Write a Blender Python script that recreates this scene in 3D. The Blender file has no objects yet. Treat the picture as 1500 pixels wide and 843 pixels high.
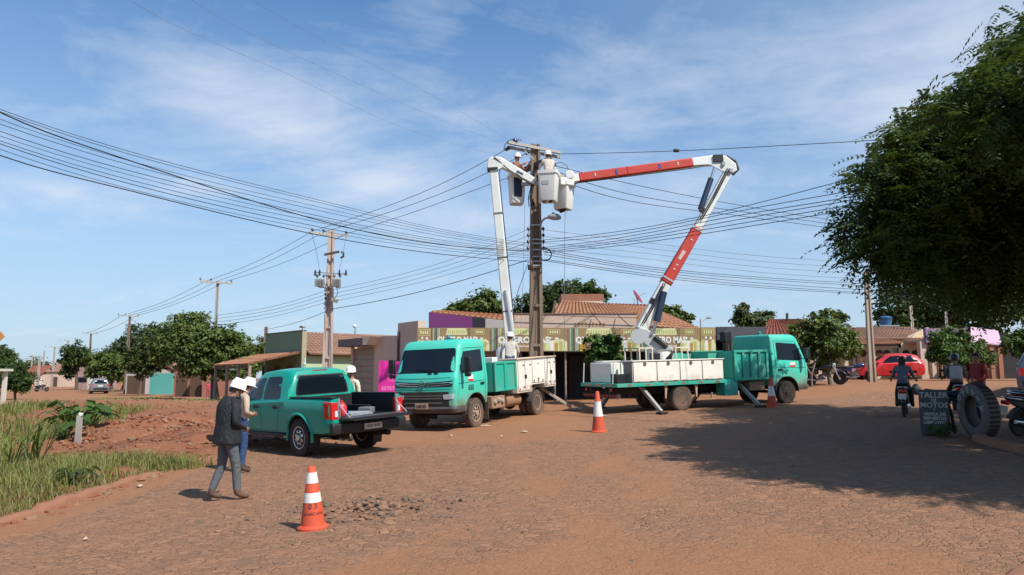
import bpy, bmesh, math, random
import numpy as np
from mathutils import Vector, Matrix, noise
from mathutils.bvhtree import BVHTree
random.seed(7); RNG = np.random.default_rng(11)
S = bpy.context.scene
COL = S.collection
R = math.radians
PI = math.pi

# ------------------------------------------------------------------ terrain height
def _soft(a, k=4.0):
    return a if a > 30 * k else k * math.log1p(math.exp(a / k))
def g0(x, y):
    rt = min(1, max(0, (x - 3) / 10)); rt = rt * rt * (3 - 2 * rt)
    ys = y - _soft(y - 47.0 + 9 * rt, 4.0 - rt)
    ys = max(ys, -6.0)
    xs = 16 * math.tanh(x / 16) * .03 if x > 0 else 25 * math.tanh(x / 25) * .05
    st = min(1, max(0, (y - 26.5) / 6.5)) * min(1, max(0, (x - 9.5) / 4.5)); st = st * st * (3 - 2 * st)
    return .026 * ys + xs - .14 + .36 * st
def _n(x, y, s, seed=0.0):
    return noise.noise(Vector((x * s + seed, y * s - seed, seed * .37)))
def kerb_x(y):
    # line of the clay kerb that edges the grass verge
    return -6.78 + .02 * (y - 9) + .05 * math.sin(y * 1.3)
def gz(x, y):
    z = g0(x, y)
    # raised verge and broken ground of the half dug up side street
    z += .95 * math.exp(-((x + 18) / 8.5) ** 2 - ((y - 29) / 9.5) ** 2)
    if y < 16.4 and y > 2:
        d = kerb_x(y) - x
        if d > -.05:
            t = min(1, max(0, (d - .16) / .5)); t = t * t * (3 - 2 * t)
            f = min(1, max(0, (16.4 - y) / 2.2))
            z += .15 * t * f
    m = math.exp(-((x + 9.9) / 2.3) ** 2 - ((y - 21.0) / 2.6) ** 2)
    if m > .01:
        z += m * (.46 + .22 * _n(x, y, .9, 3.1) + .18 * _n(x, y, 2.7, 9.1))
    return z

# ------------------------------------------------------------------ camera
F_PX, CX, CY, PITCH = 1080.0, 750.0, 421.5, math.atan(131.5 / 1080.0)
CAM = Vector((0, 0, 1.75))
cp, sp = math.cos(PITCH), math.sin(PITCH)
def ray(px, py):
    u, v = (px - CX) / F_PX, (CY - py) / F_PX
    return Vector((u, cp - v * sp, sp + v * cp))
def U(px, py, Y):
    d = ray(px, py)
    return CAM + d * (Y / d.y)
def G(px, py):
    d = ray(px, py); t = 1.0; prev = t
    while t < 400:
        p = CAM + d * t
        if p.z <= gz(p.x, p.y):
            lo, hi = prev, t
            for _ in range(24):
                m = (lo + hi) / 2; q = CAM + d * m
                if q.z <= gz(q.x, q.y): hi = m
                else: lo = m
            q = CAM + d * hi
            return Vector((q.x, q.y, gz(q.x, q.y)))
        prev = t; t *= 1.01
    return CAM + d * 400
cam = bpy.data.cameras.new('Camera'); co = bpy.data.objects.new('Camera', cam); COL.objects.link(co)
co.location = CAM; co.rotation_euler = (PI / 2 + PITCH, 0, 0)
cam.sensor_width = 36; cam.lens = 36 * F_PX / 1500; cam.clip_end = 4000; cam.clip_start = .1
S.camera = co

# ------------------------------------------------------------------ materials
def new_mat(name):
    m = bpy.data.materials.new(name); m.use_nodes = True
    nt = m.node_tree; b = nt.nodes['Principled BSDF']
    return m, nt, b
def N(nt, typ, **kw):
    n = nt.nodes.new(typ)
    for k, v in kw.items(): setattr(n, k, v)
    return n
def ramp(nt, fac, stops):
    r = N(nt, 'ShaderNodeValToRGB'); e = r.color_ramp.elements
    while len(e) < len(stops): e.new(.5)
    for el, (p, c) in zip(e, stops):
        el.position = p; el.color = (*c, 1) if len(c) == 3 else c
    nt.links.new(fac, r.inputs[0]); return r.outputs[0]
def mixc(nt, f, a, b, mode='MIX'):
    n = N(nt, 'ShaderNodeMix', data_type='RGBA', blend_type=mode)
    for sock, v in ((n.inputs[0], f), (n.inputs[6], a), (n.inputs[7], b)):
        if hasattr(v, 'is_output'): nt.links.new(v, sock)
        elif isinstance(v, (int, float)): sock.default_value = v
        else: sock.default_value = (*v, 1)
    return n.outputs[2]
def mth(nt, op, a, b=None, c=None, clamp=False):
    n = N(nt, 'ShaderNodeMath', operation=op, use_clamp=clamp)
    for i, v in enumerate((a, b, c)):
        if v is None: continue
        if hasattr(v, 'is_output'): nt.links.new(v, n.inputs[i])
        else: n.inputs[i].default_value = v
    return n.outputs[0]
def noi(nt, vec, scale, detail=4, rough=.6, dist=0.0):
    n = N(nt, 'ShaderNodeTexNoise'); n.inputs['Scale'].default_value = scale; n.inputs['Detail'].default_value = detail
    n.inputs['Roughness'].default_value = rough; n.inputs['Distortion'].default_value = dist
    if vec is not None: nt.links.new(vec, n.inputs['Vector'])
    return n.outputs[0]
def bump(nt, b, h, strength=.3, dist=.02):
    n = N(nt, 'ShaderNodeBump'); n.inputs['Strength'].default_value = strength; n.inputs['Distance'].default_value = dist
    nt.links.new(h, n.inputs['Height']); nt.links.new(n.outputs[0], b.inputs['Normal']); return n
MATS = {}
def flat(name, col, rough=.6, metal=0.0, dirt=0.0, coat=0.0, spec=.5, dcol=(.30, .15, .085), scale=3.0, var=.12, emis=None, low=None):
    """one plain material with slight tonal variation and, where asked, red dust and grime"""
    if name in MATS: return MATS[name]
    m, nt, b = new_mat(name)
    tc = N(nt, 'ShaderNodeTexCoord')
    n1 = noi(nt, tc.outputs['Object'], scale, 5)
    c = mixc(nt, mth(nt, 'MULTIPLY', n1, var * 2), col, tuple(v * .55 for v in col))
    if dirt > 0:
        n2 = noi(nt, tc.outputs['Object'], scale * .55, 7, .68)
        sx = N(nt, 'ShaderNodeSeparateXYZ'); nt.links.new(tc.outputs['Object'], sx.inputs[0])
        f = ramp(nt, n2, [(.5 - .22 * dirt, (0, 0, 0)), (.72, (1, 1, 1))])
        c = mixc(nt, mth(nt, 'MULTIPLY', f, min(.85, dirt)), c, dcol)
        rr = mth(nt, 'MULTIPLY_ADD', f, .4, rough, clamp=True); nt.links.new(rr, b.inputs['Roughness'])
    else:
        b.inputs['Roughness'].default_value = rough
    if low:     # road dust and mud splashed up from the ground
        n4 = noi(nt, tc.outputs['Object'], 5.0, 6, .75)
        g = mth(nt, 'SUBTRACT', mth(nt, 'MULTIPLY_ADD', n4, 1.3, low - .65), sx.outputs[2])
        g = ramp(nt, g, [(.0, (0, 0, 0)), (.55, (1, 1, 1))])
        c = mixc(nt, mth(nt, 'MULTIPLY', g, .72), c, dcol)
    nt.links.new(c, b.inputs['Base Color'])
    b.inputs['Metallic'].default_value = metal
    b.inputs['Coat Weight'].default_value = coat; b.inputs['Coat Roughness'].default_value = .08
    b.inputs['Specular IOR Level'].default_value = spec
    if emis:
        b.inputs['Emission Color'].default_value = (*emis[0], 1); b.inputs['Emission Strength'].default_value = emis[1]
    MATS[name] = m
    return m
def wall_mat(name, col, stain=(.30, .17, .10), amount=.5, scale=.6, rough=.9, foot=1.2):
    """painted plaster: blotches, streaks running down and red splash dirt near the foot"""
    if name in MATS: return MATS[name]
    m, nt, b = new_mat(name)
    tc = N(nt, 'ShaderNodeTexCoord'); o = tc.outputs['Object']
    mp = N(nt, 'ShaderNodeMapping'); mp.inputs['Scale'].default_value = (3, 3, .35); nt.links.new(o, mp.inputs[0])
    st = noi(nt, mp.outputs[0], 1.2, 6, .7)
    bl = noi(nt, o, scale, 6, .65)
    c = mixc(nt, mth(nt, 'MULTIPLY', ramp(nt, bl, [(.4, (0, 0, 0)), (.7, (1, 1, 1))]), .35 * amount), col, tuple(v * .6 for v in col))
    c = mixc(nt, mth(nt, 'MULTIPLY', ramp(nt, st, [(.52, (0, 0, 0)), (.75, (1, 1, 1))]), .6 * amount), c, stain)
    sx = N(nt, 'ShaderNodeSeparateXYZ'); nt.links.new(o, sx.inputs[0])
    ft = mth(nt, 'MULTIPLY_ADD', noi(nt, o, 2.5, 4), .8, mth(nt, 'MULTIPLY', sx.outputs[2], -1.0 / max(foot, .1)))
    c = mixc(nt, mth(nt, 'MULTIPLY', ramp(nt, ft, [(.0, (0, 0, 0)), (.45, (1, 1, 1))]), .7 * amount), c, stain)
    nt.links.new(c, b.inputs['Base Color']); b.inputs['Roughness'].default_value = rough
    bump(nt, b, noi(nt, o, 30, 4), .12, .01)
    MATS[name] = m
    return m
def tile_mat(name, a, bcol, axis=0, freq=4.2):
    """clay roof tiles: rounded courses in the mesh's own U direction"""
    if name in MATS: return MATS[name]
    m, nt, b = new_mat(name)
    tc = N(nt, 'ShaderNodeTexCoord'); o = tc.outputs['UV']
    sx = N(nt, 'ShaderNodeSeparateXYZ'); nt.links.new(o, sx.inputs[0])
    u = mth(nt, 'MULTIPLY', sx.outputs[0], freq); v = mth(nt, 'MULTIPLY', sx.outputs[1], 2.6)
    wu = mth(nt, 'ABSOLUTE', mth(nt, 'SINE', mth(nt, 'MULTIPLY', u, PI)))
    fv = mth(nt, 'FRACT', v)
    vo = N(nt, 'ShaderNodeTexWhiteNoise', noise_dimensions='2D')
    cb = N(nt, 'ShaderNodeCombineXYZ'); nt.links.new(mth(nt, 'FLOOR', u), cb.inputs[0]); nt.links.new(mth(nt, 'FLOOR', v), cb.inputs[1])
    nt.links.new(cb.outputs[0], vo.inputs['Vector'])
    big = noi(nt, tc.outputs['Object'], .9, 6, .7)
    f = mth(nt, 'ADD', mth(nt, 'MULTIPLY', vo.outputs['Value'], .4), mth(nt, 'MULTIPLY', ramp(nt, big, [(.35, (0, 0, 0)), (.7, (1, 1, 1))]), .6))
    c = mixc(nt, f, a, bcol)
    nt.links.new(c, b.inputs['Base Color']); b.inputs['Roughness'].default_value = .9
    h = mth(nt, 'ADD', wu, mth(nt, 'MULTIPLY', fv, .5))
    bump(nt, b, h, .8, .05)
    MATS[name] = m
    return m
def leaf_mat(name, c1, c2, c3, scale=.7, trans=.25):
    if name in MATS: return MATS[name]
    m, nt, b = new_mat(name)
    at = N(nt, 'ShaderNodeAttribute', attribute_name='tint')
    tc = N(nt, 'ShaderNodeTexCoord')
    n = noi(nt, tc.outputs['Object'], scale, 3)
    f = mth(nt, 'MULTIPLY_ADD', n, .55, mth(nt, 'MULTIPLY', at.outputs['Fac'], .55), clamp=True)
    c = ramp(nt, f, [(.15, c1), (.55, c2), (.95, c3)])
    nt.links.new(c, b.inputs['Base Color']); b.inputs['Roughness'].default_value = .55
    b.inputs['Specular IOR Level'].default_value = .35
    if trans:
        t = N(nt, 'ShaderNodeBsdfTranslucent'); nt.links.new(mixc(nt, .5, c, (.12, .16, .02)), t.inputs['Color'])
        mx = N(nt, 'ShaderNodeMixShader'); mx.inputs[0].default_value = trans
        nt.links.new(b.outputs[0], mx.inputs[1]); nt.links.new(t.outputs[0], mx.inputs[2])
        nt.links.new(mx.outputs[0], nt.nodes['Material Output'].inputs['Surface'])
    MATS[name] = m
    return m
def bark_mat(name, a, bcol):
    if name in MATS: return MATS[name]
    m, nt, b = new_mat(name)
    tc = N(nt, 'ShaderNodeTexCoord')
    mp = N(nt, 'ShaderNodeMapping'); mp.inputs['Scale'].default_value = (6, 6, 1.2); nt.links.new(tc.outputs['Object'], mp.inputs[0])
    n = noi(nt, mp.outputs[0], 2.5, 6, .7)
    nt.links.new(ramp(nt, n, [(.3, a), (.7, bcol)]), b.inputs['Base Color']); b.inputs['Roughness'].default_value = .95
    bump(nt, b, n, .6, .03)
    MATS[name] = m
    return m

# ------------------------------------------------------------------ mesh helper
class MB:
    """collects simple shapes; build() links them as ONE mesh object"""
    def __init__(s): s.v, s.f, s.mi, s.M, s.uv = [], [], [], Matrix(), None
    def add(s, verts, faces, mi=0):
        o = len(s.v)
        s.v += [tuple(s.M @ Vector(p)) for p in verts]
        s.f += [tuple(i + o for i in f) for f in faces]; s.mi += [mi] * len(faces)
        return s
    def box(s, c, d, rot=None, mi=0, taper=1.0):
        x, y, z = d[0] / 2, d[1] / 2, d[2] / 2
        vs = [Vector((sx * x * (taper if sz > 0 else 1), sy * y * (taper if sz > 0 else 1), sz * z)) for sz in (-1, 1) for sy in (-1, 1) for sx in (-1, 1)]
        if rot is not None:
            m = rot if isinstance(rot, Matrix) else (Matrix.Rotation(rot[2], 3, 'Z') @ Matrix.Rotation(rot[1], 3, 'Y') @ Matrix.Rotation(rot[0], 3, 'X'))
            vs = [m @ q for q in vs]
        vs = [q + Vector(c) for q in vs]
        return s.add(vs, [(0, 2, 3, 1), (4, 5, 7, 6), (0, 1, 5, 4), (2, 6, 7, 3), (0, 4, 6, 2), (1, 3, 7, 5)], mi)
    def bx(s, x0, x1, y0, y1, z0, z1, mi=0):
        return s.box(((x0 + x1) / 2, (y0 + y1) / 2, (z0 + z1) / 2), (abs(x1 - x0), abs(y1 - y0), abs(z1 - z0)), mi=mi)
    def beam(s, a, b, w, h=None, up=(0, 0, 1), mi=0, w2=None, h2=None):
        """rectangular bar from a to b; w across, h along up"""
        a, b = Vector(a), Vector(b); h = h or w; w2 = w2 or w; h2 = h2 or (h if w2 == w else h * w2 / w)
        d = (b - a).normalized(); u = Vector(up)
        if abs(d.dot(u)) > .98: u = Vector((0, 1, 0)) if abs(d.y) < .9 else Vector((1, 0, 0))
        r = d.cross(u).normalized(); u = r.cross(d)
        vs = []
        for p, ww, hh in ((a, w, h), (b, w2, h2)):
            for sx, sy in ((-1, -1), (1, -1), (1, 1), (-1, 1)): vs.append(p + r * (sx * ww / 2) + u * (sy * hh / 2))
        return s.add(vs, [(0, 3, 2, 1), (4, 5, 6, 7), (0, 1, 5, 4), (1, 2, 6, 5), (2, 3, 7, 6), (3, 0, 4, 7)], mi)
    def tube(s, pts, r, n=8, caps=True, mi=0):
        pts = [Vector(p) for p in pts]
        rs = r if isinstance(r, (list, tuple)) else [r] * len(pts)
        vs, prev = [], None
        for i, p in enumerate(pts):
            d = (pts[min(i + 1, len(pts) - 1)] - pts[max(i - 1, 0)]).normalized()
            if prev is None:
                u = Vector((0, 0, 1)) if abs(d.z) < .9 else Vector((1, 0, 0))
                a = d.cross(u).normalized()
            else:
                a = (prev - d * prev.dot(d)).normalized()
            prev = a; b = d.cross(a)
            for k in range(n):
                t = 2 * PI * k / n; vs.append(p + a * (rs[i] * math.cos(t)) + b * (rs[i] * math.sin(t)))
        fs = [(i * n + k, i * n + (k + 1) % n, (i + 1) * n + (k + 1) % n, (i + 1) * n + k) for i in range(len(pts) - 1) for k in range(n)]
        if caps: fs += [tuple(range(n))[::-1], tuple(range((len(pts) - 1) * n, len(pts) * n))]
        return s.add(vs, fs, mi)
    def lathe(s, prof, n=24, c=(0, 0, 0), axis='z', mi=0, closed=False):
        """prof: (radius, height) pairs; axis z, x or y"""
        vs = []
        for (r, h) in prof:
            for k in range(n):
                t = 2 * PI * k / n; a, b = r * math.cos(t), r * math.sin(t)
                q = (a, b, h) if axis == 'z' else (h, a, b) if axis == 'x' else (b, h, a)
                vs.append(Vector(q) + Vector(c))
        m = len(prof); rng = range(m) if closed else range(m - 1)
        fs = [(i * n + k, i * n + (k + 1) % n, ((i + 1) % m) * n + (k + 1) % n, ((i + 1) % m) * n + k) for i in rng for k in range(n)]
        if not closed:
            if prof[0][0] > 1e-4: fs.append(tuple(range(n))[::-1])
            if prof[-1][0] > 1e-4: fs.append(tuple(range((m - 1) * n, m * n)))
        return s.add(vs, fs, mi)
    def loft(s, rings, caps=True, closed=True, mi=0):
        n = len(rings[0]); vs = [p for r in rings for p in r]
        fs = [(i * n + k, i * n + (k + 1) % n, (i + 1) * n + (k + 1) % n, (i + 1) * n + k) for i in range(len(rings) - 1) for k in range(n if closed else n - 1)]
        if caps: fs += [tuple(range(n))[::-1], tuple(range((len(rings) - 1) * n, len(rings) * n))]
        return s.add(vs, fs, mi)
    def prism(s, poly, a, b, plane='xz', mi=0):
        """polygon in a plane, pushed from a to b along the third axis"""
        def P(u, v, w): return {'xz': (u, w, v), 'xy': (u, v, w), 'yz': (w, u, v)}[plane]
        n = len(poly); vs = [P(u, v, a) for u, v in poly] + [P(u, v, b) for u, v in poly]
        fs = [tuple(range(n)), tuple(range(n, 2 * n))[::-1]] + [(k, n + k, n + (k + 1) % n, (k + 1) % n) for k in range(n)]
        return s.add(vs, fs, mi)
    def ball(s, c, r, n=12, m=8, sc=(1, 1, 1), mi=0):
        vs, fs = [], []
        for i in range(m + 1):
            a = PI * i / m
            for k in range(n):
                t = 2 * PI * k / n
                vs.append((c[0] + r * sc[0] * math.sin(a) * math.cos(t), c[1] + r * sc[1] * math.sin(a) * math.sin(t), c[2] + r * sc[2] * math.cos(a)))
        for i in range(m):
            for k in range(n): fs.append((i * n + k, (i + 1) * n + k, (i + 1) * n + (k + 1) % n, i * n + (k + 1) % n))
        return s.add(vs, fs, mi)
    def mesh(s, name, mats, smooth=None):
        me = bpy.data.meshes.new(name); me.from_pydata(s.v, [], s.f)
        if not isinstance(mats, (list, tuple)): mats = [mats]
        for m in mats: me.materials.append(m)
        me.polygons.foreach_set('material_index', s.mi)
        bm = bmesh.new(); bm.from_mesh(me)
        bmesh.ops.remove_doubles(bm, verts=bm.verts, dist=1e-5)
        bmesh.ops.recalc_face_normals(bm, faces=bm.faces)
        bm.to_mesh(me); bm.free()
        if smooth is not None:
            me.polygons.foreach_set('use_smooth', [True] * len(me.polygons)); me.set_sharp_from_angle(angle=R(smooth))
        return me
    def build(s, name, mats, parent=None, smooth=None, bev=0, seg=2, loc=None, rot=None):
        o = bpy.data.objects.new(name, s.mesh(name, mats, smooth)); COL.objects.link(o)
        if parent is not None: o.parent = parent
        if loc is not None: o.location = loc
        if rot is not None: o.rotation_euler = rot
        if bev:
            b = o.modifiers.new('Bevel', 'BEVEL'); b.width = bev; b.segments = seg; b.limit_method = 'ANGLE'; b.angle_limit = R(35)
            if smooth is None:
                o.data.polygons.foreach_set('use_smooth', [True] * len(o.data.polygons)); o.data.set_sharp_from_angle(angle=R(50))
                b.harden_normals = False
        return o
def tag(o, label=None, cat=None, group=None, kind=None):
    if label: o['label'] = label
    if cat: o['category'] = cat
    if group: o['group'] = group
    if kind: o['kind'] = kind
    return o
def empty(name, loc=(0, 0, 0), rz=0.0, label=None, cat=None, group=None):
    o = bpy.data.objects.new(name, None); COL.objects.link(o)
    o.location = loc; o.rotation_euler = (0, 0, rz); o.empty_display_size = .2
    return tag(o, label, cat, group)
def children(o): return [c for c in COL.objects if c.parent is o]
def copy_tree(o, parent=None):
    c = o.copy(); COL.objects.link(c)
    if parent is not None: c.parent = parent
    for ch in children(o): copy_tree(ch, c)
    return c
def seat(o, x, y, ang, e=1.0, dz=0.0):
    """stand a root on the ground, turned to ANG about z and tilted with the slope"""
    zx = (gz(x + e, y) - gz(x - e, y)) / (2 * e); zy = (gz(x, y + e) - gz(x, y - e)) / (2 * e)
    n = Vector((-zx, -zy, 1)).normalized()
    f = Vector((math.cos(ang), math.sin(ang), 0)); l = n.cross(f).normalized(); f = l.cross(n)
    m = Matrix((f, l, n)).transposed().to_4x4(); m.translation = Vector((x, y, gz(x, y) + dz))
    o.rotation_euler = m.to_euler(); o.location = m.translation
    return m
def bvh_of(me):
    return BVHTree.FromPolygons([v.co.copy() for v in me.vertices], [tuple(p.vertices) for p in me.polygons])
def round_poly(poly, r, n=4):
    """a 2D outline with its corners rounded"""
    out = []; k = len(poly)
    for i in range(k):
        p0, p, p1 = Vector(poly[i - 1]), Vector(poly[i]), Vector(poly[(i + 1) % k])
        a, b = p0 - p, p1 - p; q = min(r, a.length * .45, b.length * .45)
        a = p + a.normalized() * q; b = p + b.normalized() * q
        for j in range(n + 1):
            t = j / n; out.append((a * (1 - t) ** 2 + p * (2 * t * (1 - t)) + b * t * t))
    return [tuple(v) for v in out]
def panel(bvh, poly, axis, off=.004, thick=.0, r=.03, rings=(1, .8, .55, .3), sub=6):
    """a panel of a 2D outline laid on a body; axis '+x','-x','+y','-y','+z' is the side it is seen from"""
    poly = round_poly(poly, r) if r else [tuple(p) for p in poly]
    pts = []
    for i, p in enumerate(poly):
        q = poly[(i + 1) % len(poly)]; d = math.dist(p, q); n = max(1, int(d / .12))
        pts += [(p[0] + (q[0] - p[0]) * j / n, p[1] + (q[1] - p[1]) * j / n) for j in range(n)]
    cx = sum(p[0] for p in pts) / len(pts); cy = sum(p[1] for p in pts) / len(pts)
    sgn = 1 if axis[0] == '+' else -1; ax = 'xyz'.index(axis[1])
    dv = Vector((0, 0, 0)); dv[ax] = -sgn
    def P3(u, v):
        o = Vector((0, 0, 0))
        if ax == 0: o = Vector((sgn * 9, u, v))
        elif ax == 1: o = Vector((u, sgn * 9, v))
        else: o = Vector((u, v, sgn * 9))
        h = bvh.ray_cast(o, dv)
        if h[0] is None: return None
        return h[0] - dv * off
    vs, bad = [], None
    for t in rings:
        for (u, v) in pts:
            q = P3(cx + (u - cx) * t, cy + (v - cy) * t)
            vs.append(q if q is not None else (vs[-1] if vs else Vector((0, 0, 0))))
    c = P3(cx, cy); n = len(pts); vs.append(c)
    fs = [(i * n + k, i * n + (k + 1) % n, (i + 1) * n + (k + 1) % n, (i + 1) * n + k) for i in range(len(rings) - 1) for k in range(n)]
    fs += [((len(rings) - 1) * n + k, (len(rings) - 1) * n + (k + 1) % n, len(rings) * n) for k in range(n)]
    # a rim that goes down into the body gives the panel an edge
    o = len(vs); vs += [v + dv * (off + .012) for v in vs[:n]]
    fs += [(k, o + k, o + (k + 1) % n, (k + 1) % n) for k in range(n)]
    m = MB(); m.add(vs, fs); return m
def strip(bvh, line, axis, w=.012, off=.003):
    """a thin seam drawn along a 2D line on a body"""
    m = MB(); pts = []
    for i in range(len(line) - 1):
        p, q = line[i], line[i + 1]; n = max(1, int(math.dist(p, q) / .1))
        pts += [(p[0] + (q[0] - p[0]) * j / n, p[1] + (q[1] - p[1]) * j / n) for j in range(n)]
    pts.append(line[-1])
    sgn = 1 if axis[0] == '+' else -1; ax = 'xyz'.index(axis[1]); dv = Vector((0, 0, 0)); dv[ax] = -sgn
    vs = []
    for i, p in enumerate(pts):
        a, b = pts[max(0, i - 1)], pts[min(len(pts) - 1, i + 1)]
        d = Vector((b[0] - a[0], b[1] - a[1])).normalized(); nx, ny = -d.y * w / 2, d.x * w / 2
        for s_ in (-1, 1):
            u, v = p[0] + nx * s_, p[1] + ny * s_
            o = Vector((sgn * 9, u, v)) if ax == 0 else Vector((u, sgn * 9, v)) if ax == 1 else Vector((u, v, sgn * 9))
            h = bvh.ray_cast(o, dv); vs.append((h[0] - dv * off) if h[0] is not None else (vs[-1] if vs else o))
    m.add(vs, [(2 * i, 2 * i + 1, 2 * i + 3, 2 * i + 2) for i in range(len(pts) - 1)])
    return m
def apply_mods(o):
    dg = bpy.context.evaluated_depsgraph_get(); dg.update()
    me = bpy.data.meshes.new_from_object(o.evaluated_get(dg)); old = o.data
    o.modifiers.clear(); o.data = me
    return me
def cut(o, *cutters):
    for c in cutters:
        me = c.mesh('cutter', []); co_ = bpy.data.objects.new('cutter', me); COL.objects.link(co_)
        b = o.modifiers.new('Bool', 'BOOLEAN'); b.operation = 'DIFFERENCE'; b.object = co_; b.solver = 'EXACT'
        apply_mods(o); bpy.data.objects.remove(co_)
    return o
_TXT = {}
def text(name, body, size, mat, parent=None, loc=(0, 0, 0), rot=(PI / 2, 0, 0), ex=.003, sx=1.0, align='CENTER', shear=0, bold=0.0):
    cu = bpy.data.curves.new(name, 'FONT'); cu.body = body; cu.size = size; cu.align_x = align; cu.align_y = 'CENTER'; cu.extrude = ex; cu.shear = shear; cu.offset = bold
    cu.resolution_u = 2
    t = bpy.data.objects.new(name, cu); COL.objects.link(t)
    me = apply_text(t); o = bpy.data.objects.new(name, me); COL.objects.link(o); bpy.data.objects.remove(t); bpy.data.curves.remove(cu)
    me.materials.clear(); me.materials.append(mat)
    o.location = loc; o.rotation_euler = rot; o.scale = (sx, 1, 1)
    if parent is not None: o.parent = parent
    return o
def apply_text(t):
    dg = bpy.context.evaluated_depsgraph_get(); dg.update()
    return bpy.data.meshes.new_from_object(t.evaluated_get(dg))

# ------------------------------------------------------------------ light and sky
SUN_EL, SUN_AZ = R(49), math.atan2(-.69, .725)        # azimuth as an xy angle: the sun stands behind the camera and to its side
sd = Vector((math.cos(SUN_EL) * math.cos(SUN_AZ), math.cos(SUN_EL) * math.sin(SUN_AZ), math.sin(SUN_EL)))
sl = bpy.data.lights.new('sun', 'SUN'); so = bpy.data.objects.new('sun', sl); COL.objects.link(so)
sl.energy = 5.0; sl.angle = R(.53); sl.color = (1, .94, .84)
so.rotation_euler = sd.to_track_quat('Z', 'Y').to_euler(); so.location = (20, -20, 40)
W = bpy.data.worlds.new('World'); S.world = W; W.use_nodes = True
nt = W.node_tree; bg = nt.nodes['Background']
sky = N(nt, 'ShaderNodeTexSky', sky_type='NISHITA'); sky.sun_disc = False
sky.sun_elevation = SUN_EL; sky.sun_rotation = PI / 2 - SUN_AZ
sky.air_density = 1.0; sky.dust_density = 1.1; sky.ozone_density = 1.6; sky.altitude = 200
tc = N(nt, 'ShaderNodeTexCoord')
sx = N(nt, 'ShaderNodeSeparateXYZ'); nt.links.new(tc.outputs['Generated'], sx.inputs[0])
zz = mth(nt, 'MAXIMUM', sx.outputs[2], .0)
den = mth(nt, 'ADD', zz, .16)
cb = N(nt, 'ShaderNodeCombineXYZ')
nt.links.new(mth(nt, 'DIVIDE', sx.outputs[0], den), cb.inputs[0]); nt.links.new(mth(nt, 'DIVIDE', sx.outputs[1], den), cb.inputs[1])
mp = N(nt, 'ShaderNodeMapping'); mp.inputs['Scale'].default_value = (.75, 1.5, 1); mp.inputs['Rotation'].default_value = (0, 0, R(38)); mp.inputs['Location'].default_value = (5.1, 2.3, 0)
nt.links.new(cb.outputs[0], mp.inputs[0])
n1 = noi(nt, mp.outputs[0], 1.25, 9, .62, .9)
n2 = noi(nt, mp.outputs[0], .42, 3, .5)
n3 = noi(nt, cb.outputs[0], 3.6, 8, .66, .4)
cl = mth(nt, 'ADD', mth(nt, 'MULTIPLY', n1, .62), mth(nt, 'MULTIPLY', n3, .42))
def sky_at(px, py):
    d = ray(px, py).normalized(); return d.x / (d.z + .16), d.y / (d.z + .16)
def bank(px, py, rad, amt):      # where a bank of thin cloud stands in the sky
    global cl
    v = N(nt, 'ShaderNodeVectorMath', operation='DISTANCE'); nt.links.new(cb.outputs[0], v.inputs[0]); v.inputs[1].default_value = (*sky_at(px, py), 0)
    f = mth(nt, 'SUBTRACT', 1.0, mth(nt, 'DIVIDE', v.outputs['Value'], rad, clamp=True), clamp=True)
    cl = mth(nt, 'ADD', cl, mth(nt, 'MULTIPLY', mth(nt, 'MULTIPLY', f, f), amt))
for b_ in ((300, 110, .45, .20), (430, 190, .5, .26), (560, 270, .55, .26), (690, 330, .7, .24), (270, 265, .32, .30), (90, 285, .38, .30), (1330, 160, .40, .34), (1400, 60, .5, .22), (1000, 260, .9, .16), (870, 120, .7, .12), (640, 40, .4, .10)): bank(*b_)
cmask = ramp(nt, cl, [(.535, (0, 0, 0)), (.88, (1, 1, 1))])
hz = ramp(nt, zz, [(.0, (.84, .84, .84)), (.10, (.70, .70, .70)), (.26, (.40, .40, .40)), (.50, (.04, .04, .04))])     # the air pales towards the horizon
sside = ramp(nt, mth(nt, 'MULTIPLY_ADD', sx.outputs[0], .5, .5), [(.40, (0, 0, 0)), (.78, (.42, .42, .42))])     # and towards the sun's side
veil = mth(nt, 'MAXIMUM', hz, sside)
blue = mixc(nt, 1.0, sky.outputs[0], (.51, 1.08, 1.44), 'MULTIPLY')
skyc = mixc(nt, veil, blue, (5.4, 6.3, 7.5))
skyc = mixc(nt, mth(nt, 'MULTIPLY', cmask, .70), skyc, (7.1, 7.6, 8.5))
nt.links.new(skyc, bg.inputs[0]); bg.inputs[1].default_value = .096
vs_ = S.view_settings; vs_.view_transform = 'Standard'; vs_.look = 'None'; vs_.exposure = 0.24; vs_.gamma = 1.0; vs_.use_curve_mapping = False
S.cycles.use_denoising = True
S.cycles.max_bounces = 6; S.cycles.transparent_max_bounces = 8
# ------------------------------------------------------------------ shared paints
teal = flat('teal_paint', (.005, .29, .215), .35, coat=.25, var=.06, spec=.3, dirt=.10, low=.50)
teal_t = flat('teal_truck_paint', (.055, .54, .415), .42, coat=.2, spec=.35, dirt=.22, var=.08, scale=1.6, low=1.08)
teal_d = flat('teal_box_paint', (.018, .38, .285), .5, dirt=.34, var=.12, scale=2.2)
cream = flat('cream_locker_paint', (.78, .75, .67), .45, dirt=.27, var=.07, scale=1.7, low=1.12)
white_p = flat('white_boom_paint', (.70, .71, .68), .42, dirt=.24, var=.08, dcol=(.35, .30, .24))
grey_p = flat('grey_boom_paint', (.42, .44, .46), .45, dirt=.15, var=.1)
red_b = flat('orange_red_boom', (.50, .034, .018), .45, dirt=.2, var=.2, dcol=(.22, .06, .04))
glass = flat('dark_glass', (.006, .009, .014), .08, spec=.28, var=.0)
glass2 = flat('cab_glass', (.010, .016, .026), .08, spec=.35, var=.2, scale=1.2)
black = flat('black_plastic', (.012, .012, .013), .5, var=.1)
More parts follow.
